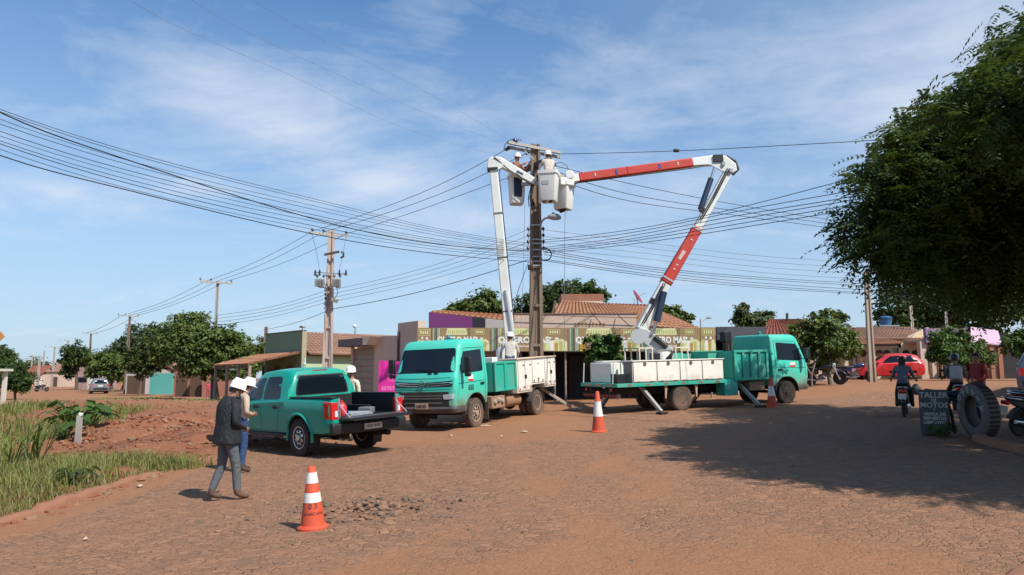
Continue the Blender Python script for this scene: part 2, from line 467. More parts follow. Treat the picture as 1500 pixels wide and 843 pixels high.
black_d = flat('dusty_black', (.022, .020, .019), .7, dirt=.2, var=.2)
under = flat('chassis_black', (.014, .012, .011), .85, dirt=.25, var=.2)
rubber = flat('tyre_rubber', (.020, .019, .018), .85, dirt=.3, dcol=(.17, .10, .065), scale=4)
rubber_d = flat('dusty_tyre', (.05, .042, .037), .9, dirt=.75, dcol=(.22, .135, .09), scale=3)
steel = flat('steel_rim', (.66, .66, .66), .4, metal=.7, dirt=.12)
rim_d = flat('dusty_rim', (.38, .28, .21), .75, dirt=.8, dcol=(.36, .19, .11))
chrome = flat('chrome_trim', (.62, .63, .64), .22, metal=.9, var=.05)
alu = flat('bright_aluminium', (.72, .73, .74), .35, metal=.6, var=.1)
redlens = flat('red_lens', (.55, .012, .012), .15, coat=.6, var=.15)
clearlens = flat('clear_lens', (.62, .64, .66), .12, coat=.6, var=.2, scale=14)
amber = flat('amber_lens', (.75, .22, .02), .2)
plate_m = flat('number_plate', (.62, .60, .55), .5, dirt=.15)
plate_o = flat('dusty_plate', (.50, .33, .22), .7, dirt=.4)
bucket_m = flat('bucket_fibreglass', (.72, .71, .67), .45, var=.10, dirt=.22, dcol=(.4, .35, .3))
hose_m = flat('hydraulic_hose', (.015, .016, .02), .5)
navy = flat('navy_pad', (.012, .02, .06), .6, var=.4, scale=6)

def wheel(parent, pos, r, w, rim, tyre_mat, side=1, holes=8, name='wheel', dual=False, dish=.0):
    """the rim is the part, the tyre its sub-part; SIDE is +1 or -1: which way the outer face looks along y"""
    x, y, z = pos; rr = r * .60
    m = MB()
    o_ = w / 2 * side
    m.lathe([(rr * 1.0, -w * .42), (rr * 1.02, -w * .46), (rr * .93, -w * .44), (rr * .9, w * .30), (rr * .93, w * .44), (rr * 1.02, w * .46), (rr, w * .42)], 28, axis='y')
    f = (w * (.30 - dish)) * side
    m.lathe([(rr * .92, f - .02 * side), (rr * .9, f), (rr * .74, f + .03 * side), (rr * .46, f + .045 * side), (rr * .42, f + .012 * side), (rr * .30, f + .012 * side), (rr * .26, f + .07 * side), (0.0, f + .075 * side)], 28, axis='y')
    o = m.build(name, rim, parent, smooth=40, loc=(x, y, z))
    h = MB()
    for k in range(holes):
        a = 2 * PI * k / holes; c = (rr * .61 * math.sin(a), f + .0415 * side, rr * .61 * math.cos(a))
        h.lathe([(rr * .11, -.006), (rr * .11, .006)], 10, c=c, axis='y')
    h.build('rim_vent_holes', black, o)
    t = MB()
    hw = w / 2
    t.lathe([(rr * .98, -hw * .86), (r * .80, -hw), (r * .94, -hw * .96), (r * .985, -hw * .78), (r, -hw * .5), (r, hw * .5), (r * .985, hw * .78), (r * .94, hw * .96), (r * .80, hw), (rr * .98, hw * .86)], 36, axis='y')
    if dual:
        c = (0, -side * (w + .05), 0)
        t.lathe([(rr * .98, -hw * .86), (r * .80, -hw), (r * .94, -hw * .96), (r, -hw * .5), (r, hw * .5), (r * .94, hw * .96), (r * .80, hw), (rr * .98, hw * .86)], 28, c=c, axis='y')
    for k in range(40):       # tread blocks
        a = 2 * PI * k / 40
        for sy in (-1, 1):
            t.box((r * 1.002 * math.sin(a), sy * hw * .62, r * 1.002 * math.cos(a)), (.035, hw * .5, .018), rot=(0, a, 0))
    t.build('tyre', tyre_mat, o, smooth=35)
    return o
def sec_ring(x, zl, zb, zt, wl, wb, wt, crown=.03):
    """closed cross-section of a car body at station x"""
    half = [(0, zl), (wl * .8, zl), (wl, zl + .05), (wl + (wb - wl) * .75, zl + (zb - zl) * .35), (wb, zl + (zb - zl) * .68), (wb - .008, zb - .03), (wb - .035, zb),
            (wb + (wt - wb) * .5 - .0, zb + (zt - zb) * .5), (wt, zt - .07), (wt - .05, zt - .018), (wt - .14, zt), (wt * .45, zt + crown * .8), (0, zt + crown)]
    if zt - zb < .12:   # bonnet or bed rail: no glasshouse above the belt
        half[6:] = [(wb - .03, zb), (wb - .05, zb + (zt - zb) * .5), (wb - .09, zt - .01), (wb - .13, zt), (wb - .22, zt + crown * .3), (wb * .45, zt + crown * .8), (0, zt + crown)]
    r = [(x, y, z) for y, z in half] + [(x, -y, z) for y, z in half[-2:0:-1]]
    return r
def shell(name, st, parent, mat, cutters, smooth=38, ends=True):
    m = MB(); m.loft([sec_ring(*s) for s in st])
    o = m.build(name, mat, parent, smooth=smooth)
    cut(o, *cutters)
    o.data.polygons.foreach_set('use_smooth', [True] * len(o.data.polygons)); o.data.set_sharp_from_angle(angle=R(smooth))
    return o
def arch_cut(x, z, r, y0, y1):
    m = MB(); m.lathe([(r, y0), (r, y1)], 32, c=(x, 0, z), axis='y'); return m
def arch_liner(x, z, r, y0, y1, parent):
    m = MB(); n = 16
    rings = []
    for yy in (y0, y1):
        rings.append([(x + r * math.cos(PI * k / n), yy, z + r * math.sin(PI * k / n)) for k in range(n + 1)])
    m.loft(rings, caps=False, closed=False)
    m.add([(x, y0, z)] + rings[0], [(0, k, k + 1) for k in range(1, n + 1)])
    return m.build('wheel_arch_liner', under, parent)

# ------------------------------------------------------------------ the double cab pickup
def make_pickup():
    p = empty('pickup_truck', label='teal double cab pickup with its tailgate dropped open and an empty black bed', cat='pickup truck')
    #      x      zl   zb    zt    wl   wb    wt
    st = [(-1.28, .62, 1.17, 1.22, .84, .885, .86, .0), (-1.22, .50, 1.18, 1.235, .88, .925, .88, .0), (-.9, .46, 1.19, 1.245, .89, .935, .88, .0), (.2, .44, 1.19, 1.245, .89, .94, .88, .0), (.47, .44, 1.19, 1.245, .89, .94, .88, .0),
          (.49, .44, 1.19, 1.25, .89, .94, .88, .0), (.52, .44, 1.19, 1.64, .89, .94, .75), (.62, .43, 1.19, 1.80, .89, .94, .70), (.85, .43, 1.18, 1.845, .89, .94, .70), (1.4, .42, 1.16, 1.855, .89, .94, .71), (1.9, .42, 1.14, 1.82, .89, .94, .70), (2.15, .42, 1.12, 1.73, .89, .94, .69),
          (2.75, .42, 1.09, 1.30, .89, .94, .74), (2.98, .42, 1.07, 1.15, .89, .93, .80), (3.7, .42, 1.0, 1.08, .89, .93, .8), (4.0, .44, .93, 1.0, .84, .88, .7), (4.14, .5, .8, .86, .72, .76, .5)]
    RW = .395
    bed = MB(); bed.bx(-1.6, .42, -.755, .755, .80, 1.6)
    bed2 = MB(); bed2.bx(-1.6, -1.20, -.70, .70, .60, 1.6)
    b = shell('body', st, p, teal, [arch_cut(0, RW, .50, -1.2, -.62), arch_cut(0, RW, .50, .62, 1.2), arch_cut(3.15, RW, .48, -1.2, -.62), arch_cut(3.15, RW, .48, .62, 1.2), bed, bed2])
    bv = bvh_of(b.data)
    for sx_, x in ((1, 0), (1, 3.15), (-1, 0), (-1, 3.15)):
        arch_liner(x, RW, .495 if x == 0 else .475, .62 * sx_, .90 * sx_, p)
    for s_, ax in ((1, '+y'), (-1, '-y')):
        # flared lips over the wheels
        for x, rr in ((0, .50), (3.15, .48)):
            m = MB(); pts = []
            for k in range(19):
                a = PI * (k / 18 * 1.1 - .05); u, v = x + rr * 1.02 * math.cos(a), RW + rr * 1.02 * math.sin(a)
                h = bv.ray_cast(Vector((x + rr * 1.06 * math.cos(a), s_ * 9, RW + rr * 1.06 * math.sin(a))), Vector((0, -s_, 0)))
                pts.append((u, (h[0].y if h[0] is not None else s_ * .9) - s_ * .005, v))
            m.tube(pts, .035, 6)
            m.build('wheel_flare', teal, p, smooth=60)
        panel(bv, [(.80, 1.22), (1.56, 1.21), (1.56, 1.70), (1.02, 1.71), (.90, 1.66)], ax, .006, r=.06).build('rear_door_window', glass, p, smooth=50)
        panel(bv, [(1.66, 1.205), (2.62, 1.16), (2.50, 1.25), (2.08, 1.64), (1.66, 1.70)], ax, .006, r=.05).build('front_door_window', glass, p, smooth=50)
        for nm, x0, x1 in (('rear_door', .66, 1.61), ('front_door', 1.62, 2.72)):
            m = strip(bv, [(x0 + (.25 if x0 < 1 else 0), .52), (x0 + (.16 if x0 < 1 else 0), .9), (x0, 1.18)], ax, .014)
            m2 = strip(bv, [(x0 + (.25 if x0 < 1 else 0), .50), (x1, .49)], ax, .014); m.add(m2.v, m2.f)
            if x0 > 1: m3 = strip(bv, [(x1, .49), (x1 + .03, 1.1)], ax, .014); m.add(m3.v, m3.f)
            m.build(nm + '_seam', black, p)
            hx = x0 + (.20 if x0 < 1 else .12)
            h = bv.ray_cast(Vector((hx, s_ * 9, 1.03)), Vector((0, -s_, 0)))[0].y
            hm = MB(); hm.box((hx + .09, h + s_ * .006, 1.035), (.20, .03, .075)); hm.box((hx + .09, h + s_ * .03, 1.04), (.19, .022, .03)); hm.build('door_handle', black, p, bev=.008)
        m = MB(); h = .95
        m.box((2.52, s_ * 1.06, 1.22), (.09, .20, .17)); m.box((2.54, s_ * .96, 1.17), (.06, .14, .05))
        m.build('side_mirror', teal, p, bev=.03)
        sl_ = MB(); sl_.bx(.55, 2.72, s_ * .86, s_ * .93, .40, .455); sl_.build('sill_step', black, p, bev=.015)
        mf = MB(); mf.box((-.47, s_ * .80, .33), (.02, .24, .40), rot=(0, R(-8), 0)); mf.build('mud_flap', black, p)
        # tail lamp on the rear corner
        t = MB(); t.loft([[(-1.285, s_ * .70, z0), (-1.285, s_ * .905, z0 + .0), (-1.05, s_ * .951, z0 + .03), (-1.02, s_ * .93, z0 + .03), (-1.2, s_ * .70, z0)] for z0 in (.80, .84, 1.10, 1.15)])
        tl = t.build('tail_lamp', redlens, p, bev=.012)
        c = MB(); c.bx(-1.289, -1.27, s_ * .74, s_ * .83, .86, .98); c.build('reversing_lens', clearlens, tl)
    panel(bv, [(-.66, 1.29), (.66, 1.29), (.58, 1.70), (-.58, 1.70)], '-x', .006, r=.07).build('rear_window', glass, p, smooth=50)
    gasket = panel(bv, [(-.70, 1.265), (.70, 1.265), (.615, 1.725), (-.615, 1.725)], '-x', .003, r=.08, rings=(1, .9)); gasket.build('window_seal', black, p, smooth=50)
    panel(bv, [(-.68, 1.18), (.68, 1.18), (.56, 1.70), (-.56, 1.70)], '+x', .006, r=.06).build('windscreen', glass, p, smooth=50)
    m = MB(); m.bx(.60, .70, -.20, .20, 1.772, 1.825); m.build('high_brake_lamp', flat('brake_lamp_dark', (.22, .012, .018), .25), p, bev=.012)
    an = MB(); an.tube([(1.5, -.1, 1.86), (1.42, -.1, 1.99)], .035, 8); an.tube([(1.42, -.1, 1.99), (1.40, -.1, 2.10)], .02, 6); an.build('roof_antenna', white_p, p, smooth=50)
    # load bed lining
    lm = flat('bed_lining', (.008, .008, .009), .8)
    m = MB(); m.bx(-1.27, .415, -.75, .75, .803, .83); m.bx(-1.27, .41, -.75, -.72, .83, 1.235); m.bx(-1.27, .41, .72, .75, .83, 1.235); m.bx(.39, .415, -.72, .72, .83, 1.235)
    for k in range(9): m.bx(-1.26, .38, -.64 + k * .16 - .02, -.64 + k * .16 + .02, .83, .84)
    for s_ in (-1, 1): m.bx(-.38, .38, s_ * .72, s_ * .55, .83, .98)
    m.build('bed_lining', lm, p)
    for s_ in (-1, 1):
        m = MB(); m.bx(-1.295, -1.255, s_ * .705, s_ * .765, .80, 1.235); m.build('tailgate_post', flat('post_grey_metal', (.30, .31, .32), .4, metal=.5), p)
        m = MB(); m.bx(-1.26, .42, s_ * .72, s_ * .90, 1.235, 1.262); m.build('bed_rail_cap', black, p, bev=.01)
    m = MB(); m.bx(-1.80, -1.30, -.735, .735, .79, .845); g = m.build('tailgate', flat('tailgate_liner', (.055, .058, .062), .45, dirt=.2, var=.2), p, bev=.015)
    for k in range(8): pass
    m = MB(); m.bx(-1.82, -1.80, -.735, .735, .785, .85); m.build('tailgate_edge', black, g)
    m = MB(); m.bx(-1.62, -1.5, -.30, .30, .846, .852); m.build('tailgate_panel', flat('tailgate_plate', (.10, .10, .11), .4), g)
    for s_ in (-1, 1):
        m = MB(); m.beam((-1.29, s_ * .72, 1.1), (-1.66, s_ * .72, .85), .018, .006); m.build('tailgate_stay', alu, g)
    # bumper, plate, tow gear
    m = MB(); m.loft([[(-1.22, y, .50), (-1.40 + abs(y) * .05, y, .50), (-1.42 + abs(y) * .05, y, .60), (-1.40 + abs(y) * .05, y, .72), (-1.22, y, .74)] for y in (-.93, -.88, -.5, 0, .5, .88, .93)])
    m.build('rear_bumper', black, p, bev=.015)
    m = MB(); m.bx(-1.445, -1.43, -.22, .22, .555, .675); pl = m.build('number_plate', plate_m, p)
    text('plate_text', 'HCK 4157', .085, black, pl, (-1.449, 0, .615), (PI / 2, 0, -PI / 2), sx=.95)
    m = MB(); m.tube([(-1.3, -.5, .42), (-.9, -.5, .42)], .06, 10); m.bx(-1.1, 3.6, -.42, -.36, .36, .46); m.bx(-1.1, 3.6, .36, .42, .36, .46); m.tube([(0, -.7, RW), (0, .7, RW)], .06, 10); m.ball((0, .0, RW), .15); m.tube([(3.15, -.7, RW), (3.15, .7, RW)], .05)
    m.build('underbody', under, p, smooth=40)
    for s_ in (-1, 1):
        for x in (0, 3.15): wheel(p, (x, s_ * .80, RW), RW, .25, steel, rubber, s_)
    for s_ in (-1, 1):
        panel(bv, [(s_ * .44, .80), (s_ * .70, .78), (s_ * .74, .9), (s_ * .46, .92)], '+x', .006, r=.02).build('headlamp', clearlens, p)
    panel(bv, [(-.38, .62), (.38, .62), (.42, .92), (-.42, .92)], '+x', .006, r=.02).build('grille', black, p)
    return p

# ------------------------------------------------------------------ cab-over lorry (cab common to both trucks)
def cab_ring(z, xf, xb, hw, rf=.12, rb=.05, bow=.06):
    pts = []
    # front edge with a slight bow, rounded corners, from +y round to -y
    for (cx, cy, r_, a0, a1) in ((xf - rf, hw - rf, rf, 90, 0), (xf - rf, -hw + rf, rf, 0, -90), (xb + rb, -hw + rb, rb, -90, -180), (xb + rb, hw - rb, rb, 180, 90)):
        for k in range(6):
            a = R(a0 + (a1 - a0) * k / 5); pts.append([cx + r_ * math.cos(a), cy + r_ * math.sin(a), z])
        if a0 == 90:
            for k in range(1, 6):
                y = (hw - rf) * (1 - 2 * k / 6); pts.append([xf, y, z])
    for q in pts:
        if q[0] > xf - rf: q[0] += bow * (1 - (q[1] / hw) ** 2) * min(1, (q[0] - (xf - rf)) / rf)
    return [tuple(q) for q in pts]
def make_cab(t, paint, number, hasface=True):
    lv = [(.62, 1.00, -.62, .97), (.66, 1.06, -.66, 1.0), (1.0, 1.09, -.68, 1.03), (1.30, 1.08, -.68, 1.04), (1.46, 1.04, -.68, 1.035), (1.56, .985, -.68, 1.02), (2.22, .73, -.67, .965), (2.32, .67, -.67, .955), (2.41, .59, -.66, .935), (2.46, .49, -.63, .89), (2.48, .30, -.5, .80)]
    m = MB(); m.loft([cab_ring(*l) for l in lv])
    b = m.build('cab', paint, t, smooth=32)
    cut(b, arch_cut(0, .42, .55, -1.3, -.62), arch_cut(0, .42, .55, .62, 1.3))
    b.data.polygons.foreach_set('use_smooth', [True] * len(b.data.polygons)); b.data.set_sharp_from_angle(angle=R(32))
    bv = bvh_of(b.data)
    panel(bv, [(-.96, 1.575), (.96, 1.575), (.87, 2.23), (-.87, 2.23)], '+x', .006, r=.07).build('windscreen', glass2, t, smooth=60)
    # grille slots, lamp band and bumper
    panel(bv, [(-.92, 1.19), (.92, 1.19), (.95, 1.36), (.55, 1.33), (0, 1.305), (-.55, 1.33), (-.95, 1.36)], '+x', .006, r=.02).build('upper_grille', black, t)
    for z in (1.225, 1.285):
        strip(bv, [(-.86, z + .025), (-.45, z), (-.12, z - .008)], '+x', .022, .014).build('grille_bar', chrome, t)
        strip(bv, [(.12, z - .008), (.45, z), (.86, z + .025)], '+x', .022, .014).build('grille_bar', chrome, t)
    em = MB(); em.lathe([(.075, .0), (.095, .0), (.095, .02), (.075, .02)], 24, axis='x', closed=True)
    h = bv.ray_cast(Vector((9, 0, 1.27)), Vector((-1, 0, 0)))[0].x
    V = [(-.055, .055), (0, -.012), (.055, .055)]; Wl = [(-.065, .0), (-.03, -.06), (0, -.0), (.03, -.06), (.065, .0)]
    for line in (V, Wl):
        for a, c in zip(line, line[1:]): em.beam((.012, a[0], a[1]), (.012, c[0], c[1]), .014, .014, up=(1, 0, 0))
    em.build('maker_emblem', chrome, t, loc=(h + .012, 0, 1.27))
    panel(bv, [(-1.0, .66), (1.0, .66), (1.03, 1.04), (.98, 1.06), (-.98, 1.06), (-1.03, 1.04)], '+x', .005, r=.02).build('lamp_band', black_d, t)
    for z in (.955, .88, .76):
        strip(bv, [(-.62, z), (0, z), (.62, z)], '+x', .035, .02).build('lower_grille_bar', flat('grey_trim', (.16, .155, .15), .5, dirt=.25), t)
    for s_ in (-1, 1):
        panel(bv, [(s_ * .66, .85), (s_ * .96, .86), (s_ * .97, 1.0), (s_ * .64, .98)], '+x', .012, r=.03).build('headlamp', clearlens, t)
    bp = MB(); bp.loft([cab_ring(z, x, -.2, hw, .14) for z, x, hw in ((.47, 1.03, .98), (.50, 1.10, 1.02), (.60, 1.13, 1.04), (.655, 1.10, 1.02))])
    bo = bp.build('bumper', flat('bumper_grey', (.055, .052, .050), .6, dirt=.3), t, smooth=35)
    cut(bo, arch_cut(0, .42, .55, -1.3, 1.3))
    m = MB(); m.bx(1.205, 1.22, -.21, .21, .60, .76); pl = m.build('number_plate', plate_o, t)
    text('plate_text', 'OBE 831', .10, black, pl, (1.226, 0, .68), (PI / 2, 0, PI / 2), sx=.9)
    for s_ in (-1, 1):       # wipers
        m = MB(); bb = []
        for (y, z) in ((s_ * .10 - .05, 1.60), (s_ * .1 - .30, 1.64), (s_ * .1 - .52, 1.70)):
            q = bv.ray_cast(Vector((9, y + .35, z)), Vector((-1, 0, 0)))[0]; bb.append((q.x + .022, q.y, q.z))
        m.tube(bb, .009, 5); m.build('wiper', black, t)
        m = MB(); q = bv.ray_cast(Vector((9, s_ * .1 + .30, 1.56)), Vector((-1, 0, 0)))[0]; m.box((q.x + .01, q.y, q.z), (.05, .12, .05)); m.build('wiper_pivot', black, t, bev=.01)
    for s_, ax in ((1, '+y'), (-1, '-y')):
        panel(bv, [(-.42, 1.57), (.62, 1.52), (.80, 1.60), (.56, 2.13), (-.42, 2.19)], ax, .006, r=.06).build('door_window', glass2 if not hasface else glass, t, smooth=60)
        d = strip(bv, [(-.52, .70), (-.52, 2.24), (.50, 2.22)], ax, .016); 
        for ln in ([(-.50, 1.30), (.95, 1.26)], [(.50, 2.22), (.88, 1.55), (.93, .95)]):
            e = strip(bv, ln, ax, .013); d.add(e.v, e.f)
        d.build('door_seam', flat('seam_shadow', (.012, .06, .05), .8), t)
        hm = MB(); hy = bv.ray_cast(Vector((-.33, s_ * 9, 1.22)), Vector((0, -s_, 0)))[0].y
        hm.box((-.33, hy + s_ * .02, 1.22), (.2, .035, .06)); hm.build('door_handle', black, t, bev=.012)
        mm = MB(); mm.box((.80, s_ * 1.27, 1.78), (.11, .20, .40)); mm.box((.80, s_ * 1.26, 1.50), (.10, .18, .12))
        mo = mm.build('side_mirror', black, t, bev=.035, seg=3)
        am = MB(); am.tube([(.66, s_ * .97, 1.95), (.80, s_ * 1.22, 1.92)], .016, 6); am.tube([(.72, s_ * 1.0, 1.58), (.80, s_ * 1.22, 1.58)], .016, 6); am.build('mirror_arm', black, mo)
        gl = MB(); gl.bx(.735, .742, s_ * 1.19, s_ * 1.35, 1.60, 1.96); gl.build('mirror_glass', chrome, mo)
        st = MB(); hy = bv.ray_cast(Vector((.28, s_ * 9, 1.40)), Vector((0, -s_, 0)))[0].y
        st.bx(.16, .42, hy + s_ * .002, hy + s_ * .008, 1.36, 1.47, 0); st.bx(.16, .42, hy + s_ * .002, hy + s_ * .008, 1.30, 1.36, 1)
        st.build('door_sticker', [flat('sticker_white', (.75, .73, .70), .5), flat('sticker_red', (.55, .03, .03), .5)], t)
        text('door_number', number, .20, flat('number_dark', (.01, .05, .045), .5), t, (.28 if s_ > 0 else -.1, hy + s_ * .004, 1.12), (PI / 2, 0, PI if s_ > 0 else 0), bold=.004)
        # wheel arch edge
        m = MB(); pts = []
        for k in range(17):
            a = PI * k / 16; pts.append((.56 * math.cos(a), s_ * 1.0, .42 + .56 * math.sin(a)))
        m.tube(pts, .03, 6); m.build('wheel_arch_trim', black_d, t, smooth=60)
        arch_liner(0, .42, .545, .62 * s_, .97 * s_, t)
    for ln in ([(-.99, 1.44), (-.5, 1.42), (0, 1.415), (.5, 1.42), (.99, 1.44)], [(-.99, 1.13), (0, 1.11), (.99, 1.13)], [(-.93, 1.14), (-.97, 1.43)], [(.93, 1.14), (.97, 1.43)]):
        strip(bv, ln, '+x', .013).build('front_panel_seam', flat('seam_shadow', (.012, .06, .05), .8), t)
    rb = MB(); rb.box((-.1, .15, 2.505), (.20, .28, .05)); rb.lathe([(.06, 0), (.06, .07), (.03, .11), (0, .12)], 10, c=(-.1, .1, 2.52)); rb.build('roof_beacon', flat('teal_beacon', (.03, .2, .22), .3), t, bev=.01)
    for y in (-.72, -.3, .3, .72):
        m = MB(); m.ball((.50, y, 2.40), .028, 8, 6, (1.3, 1, .8)); m.build('marker_lamp', amber, t, smooth=60)
    return b
def chassis(t, wb, end, dual_r=.40):
    m = MB()
    for s_ in (-1, 1): m.bx(end, .8, s_ * .40 - .04, s_ * .40 + .04, .56, .76)
    for x in np.linspace(end + .2, .5, 7): m.bx(x - .04, x + .04, -.40, .40, .60, .72)
    m.tube([(-wb, -.85, .40), (-wb, .85, .40)], .08, 10); m.ball((-wb, 0, .40), .22); m.tube([(0, -.85, .40), (0, .85, .40)], .06, 8)
    m.tube([(-wb, 0, .42), (-.3, 0, .62)], .045, 8); m.bx(-.5, .7, -.35, .35, .5, 1.0)
    m.build('chassis', under, t, smooth=40)
def locker(t, x0, x1, y, depth, z0, z1, side, latch=True, style='pull', notch=None):
    pass

def make_truck_near():
    t = empty('bucket_truck', label='teal bucket truck facing the camera, with an all white boom raised beside the wooden pole', cat='truck')
    make_cab(t, teal_t, '035')
    WB, END = 3.9, -5.35
    chassis(t, WB, END)
    for s_ in (-1, 1):
        wheel(t, (0, s_ * .90, .405), .405, .24, rim_d, rubber_d, s_, 8)
        wheel(t, (-WB, s_ * .93, .405), .405, .24, rim_d, rubber_d, s_, 8, dual=True, dish=.25)
        # curved guard over the rear wheels
        m = MB(); n = 14; rg = []
        for yy in (.72, 1.06): rg.append([(-WB + .52 * math.cos(PI * k / n), s_ * yy, .42 + .50 * math.sin(PI * k / n)) for k in range(n + 1)])
        m.loft(rg, caps=False, closed=False); o = m.build('rear_mudguard', black_d, t, smooth=50); sm = o.modifiers.new('Solid', 'SOLIDIFY'); sm.thickness = .02
        mf = MB(); mf.box((-.62, s_ * .88, .42), (.02, .34, .5)); mf.build('mud_flap', rubber_d, t)
    # fuel tank, air tank and battery box below the body
    m = MB(); m.bx(-1.75, -.95, .62, 1.0, .42, .80); m.build('battery_box', flat('dust_caked_box', (.30, .20, .13), .9, dirt=.8), t, bev=.03)
    m = MB(); m.tube([(-1.95, .78, .58), (-2.9, .78, .58)], .2, 14); m.build('fuel_tank', flat('dust_caked_tank', (.26, .15, .09), .9, dirt=.7), t, bev=.02, smooth=40)
    for k in range(3):
        m = MB(); m.ball((-1.1 - k * .22, 1.0, .62 + .05 * (k % 2)), .085, 10, 8); m.build('air_filter', flat('grimy_canister', (.32, .29, .26), .8, dirt=.6), t, smooth=60)
    # steel crate behind the cab
    y1 = 1.08
    c = MB(); c.bx(-2.35, -.98, -y1, y1, .92, 1.02); c.bx(-1.02, -.98, -y1, y1, 1.02, 1.78); c.bx(-2.34, -1.02, y1 - .04, y1, 1.02, 1.76); c.bx(-2.34, -1.02, -y1, -y1 + .04, 1.02, 1.76)
    bo = c.build('load_crate', teal_d, t)
    for s_ in (-1, 1):
        for x in (-1.01, -1.62, -2.31):
            m = MB(); m.bx(x - .045, x + .045, s_ * y1, s_ * (y1 + .045), .92, 1.79); m.build('crate_rib', teal_d, bo, bev=.006)
        for z in (.955, 1.76):
            m = MB(); m.bx(-2.26, -1.06, s_ * y1, s_ * (y1 + .03), z - .035, z + .035); m.build('crate_rail', teal_d, bo, bev=.006)
    # cream lockers along both sides
    for s_ in (-1, 1):
        a, b2 = y1 + .02, .52
        poly = [(-2.40, .78), (-3.42, .78), (-3.44, 1.00), (-4.38, 1.00), (-4.40, .86), (-5.28, .86), (-5.28, 1.86), (-2.40, 1.82)]
        m = MB(); m.prism(poly, s_ * a, s_ * b2); lk = m.build('tool_locker', cream, t, bev=.012)
        lid = MB(); lid.beam((-2.37, s_ * (a - .28), 1.84), (-5.31, s_ * (a - .28), 1.88), .64, .035); lid.build('locker_lid', flat('lid_rust_cream', (.66, .54, .42), .6, dirt=.5), lk, bev=.006)
        dm = cream
        for (x0, x1, z0, z1) in ((-2.46, -2.93, .84, 1.76), (-2.95, -3.40, .84, 1.77), (-3.46, -4.36, 1.06, 1.79), (-4.42, -4.86, .92, 1.80), (-4.88, -5.24, .92, 1.81)):
            d = MB(); d.bx(x0 - .012, x1 + .012, s_ * a, s_ * (a + .018), z0, z1); dd = d.build('locker_door', cream, lk, bev=.006)
            g = MB(); g.bx(x0 - .001, x1 + .001, s_ * a, s_ * (a + .003), z0 - .012, z1 + .012); g.build('door_gap', flat('gap_dark', (.08, .06, .05), .9), lk)
            for z in (z0 + .12, z1 - .12):
                h = MB(); h.bx((x0 + x1) / 2 - (.18 if abs(x0 - x1) < .6 else .02), (x0 + x1) / 2 - (.08 if abs(x0 - x1) < .6 else -.04), s_ * (a + .018), s_ * (a + .032), z - .02, z + .02); h.build('hinge', flat('rusty_iron', (.16, .10, .07), .8), dd)
        for (x, z) in ((-2.91, 1.28), (-2.99, 1.28), (-4.84, 1.36), (-4.92, 1.36)):
            m = MB(); m.bx(x - .025, x + .025, s_ * (a + .018), s_ * (a + .04), z - .06, z + .06); m.build('latch', black, lk, bev=.006)
        for x in (-3.55, -3.85, -4.2):
            m = MB(); m.bx(x - .02, x + .02, s_ * (a + .018), s_ * (a + .04), 1.08, 1.20 if x == -3.85 else 1.15); m.build('locker_hook', flat('rusty_iron', (.16, .10, .07), .8), lk)
        for (x, z) in ((-2.55, .90), (-3.3, .90), (-4.5, .97), (-5.1, .98)):
            m = MB(); m.lathe([(.03, 0), (.03, .008)], 10, c=(x, s_ * (a + .018), z), axis='y'); m.build('drain_grommet', flat('rust_brown', (.20, .09, .05), .9), lk)
    m = MB(); m.bx(-5.3, -2.36, -.52, .52, .80, .95); m.build('deck_floor', teal_d, t)
    m = MB(); m.bx(-2.38, -2.05, -.45, .45, 1.02, 1.93); m.build('white_tool_chest', white_p, t, bev=.02)
    # stabiliser legs
    for s_ in (-1, 1):
        m = MB(); m.beam((-5.15, s_ * .60, .80), (-5.75, s_ * 1.42, .10), .10, .10); lg = m.build('stabiliser_leg', flat('dusty_steel', (.42, .34, .28), .7, dirt=.5), t, bev=.01)
        m = MB(); m.box((-5.80, s_ * 1.48, .04), (.30, .30, .05)); m.build('stabiliser_foot', flat('dusty_steel', (.42, .34, .28), .7), lg, bev=.01)
    m = MB(); m.bx(-5.42, -5.30, -1.0, 1.0, .62, .76); m.build('rear_crossbar', black_d, t)
    for s_ in (-1, 1):
        m = MB(); m.bx(-5.44, -5.42, s_ * .7, s_ * .9, .64, .74); m.build('tail_lamp', redlens, t)
    return t

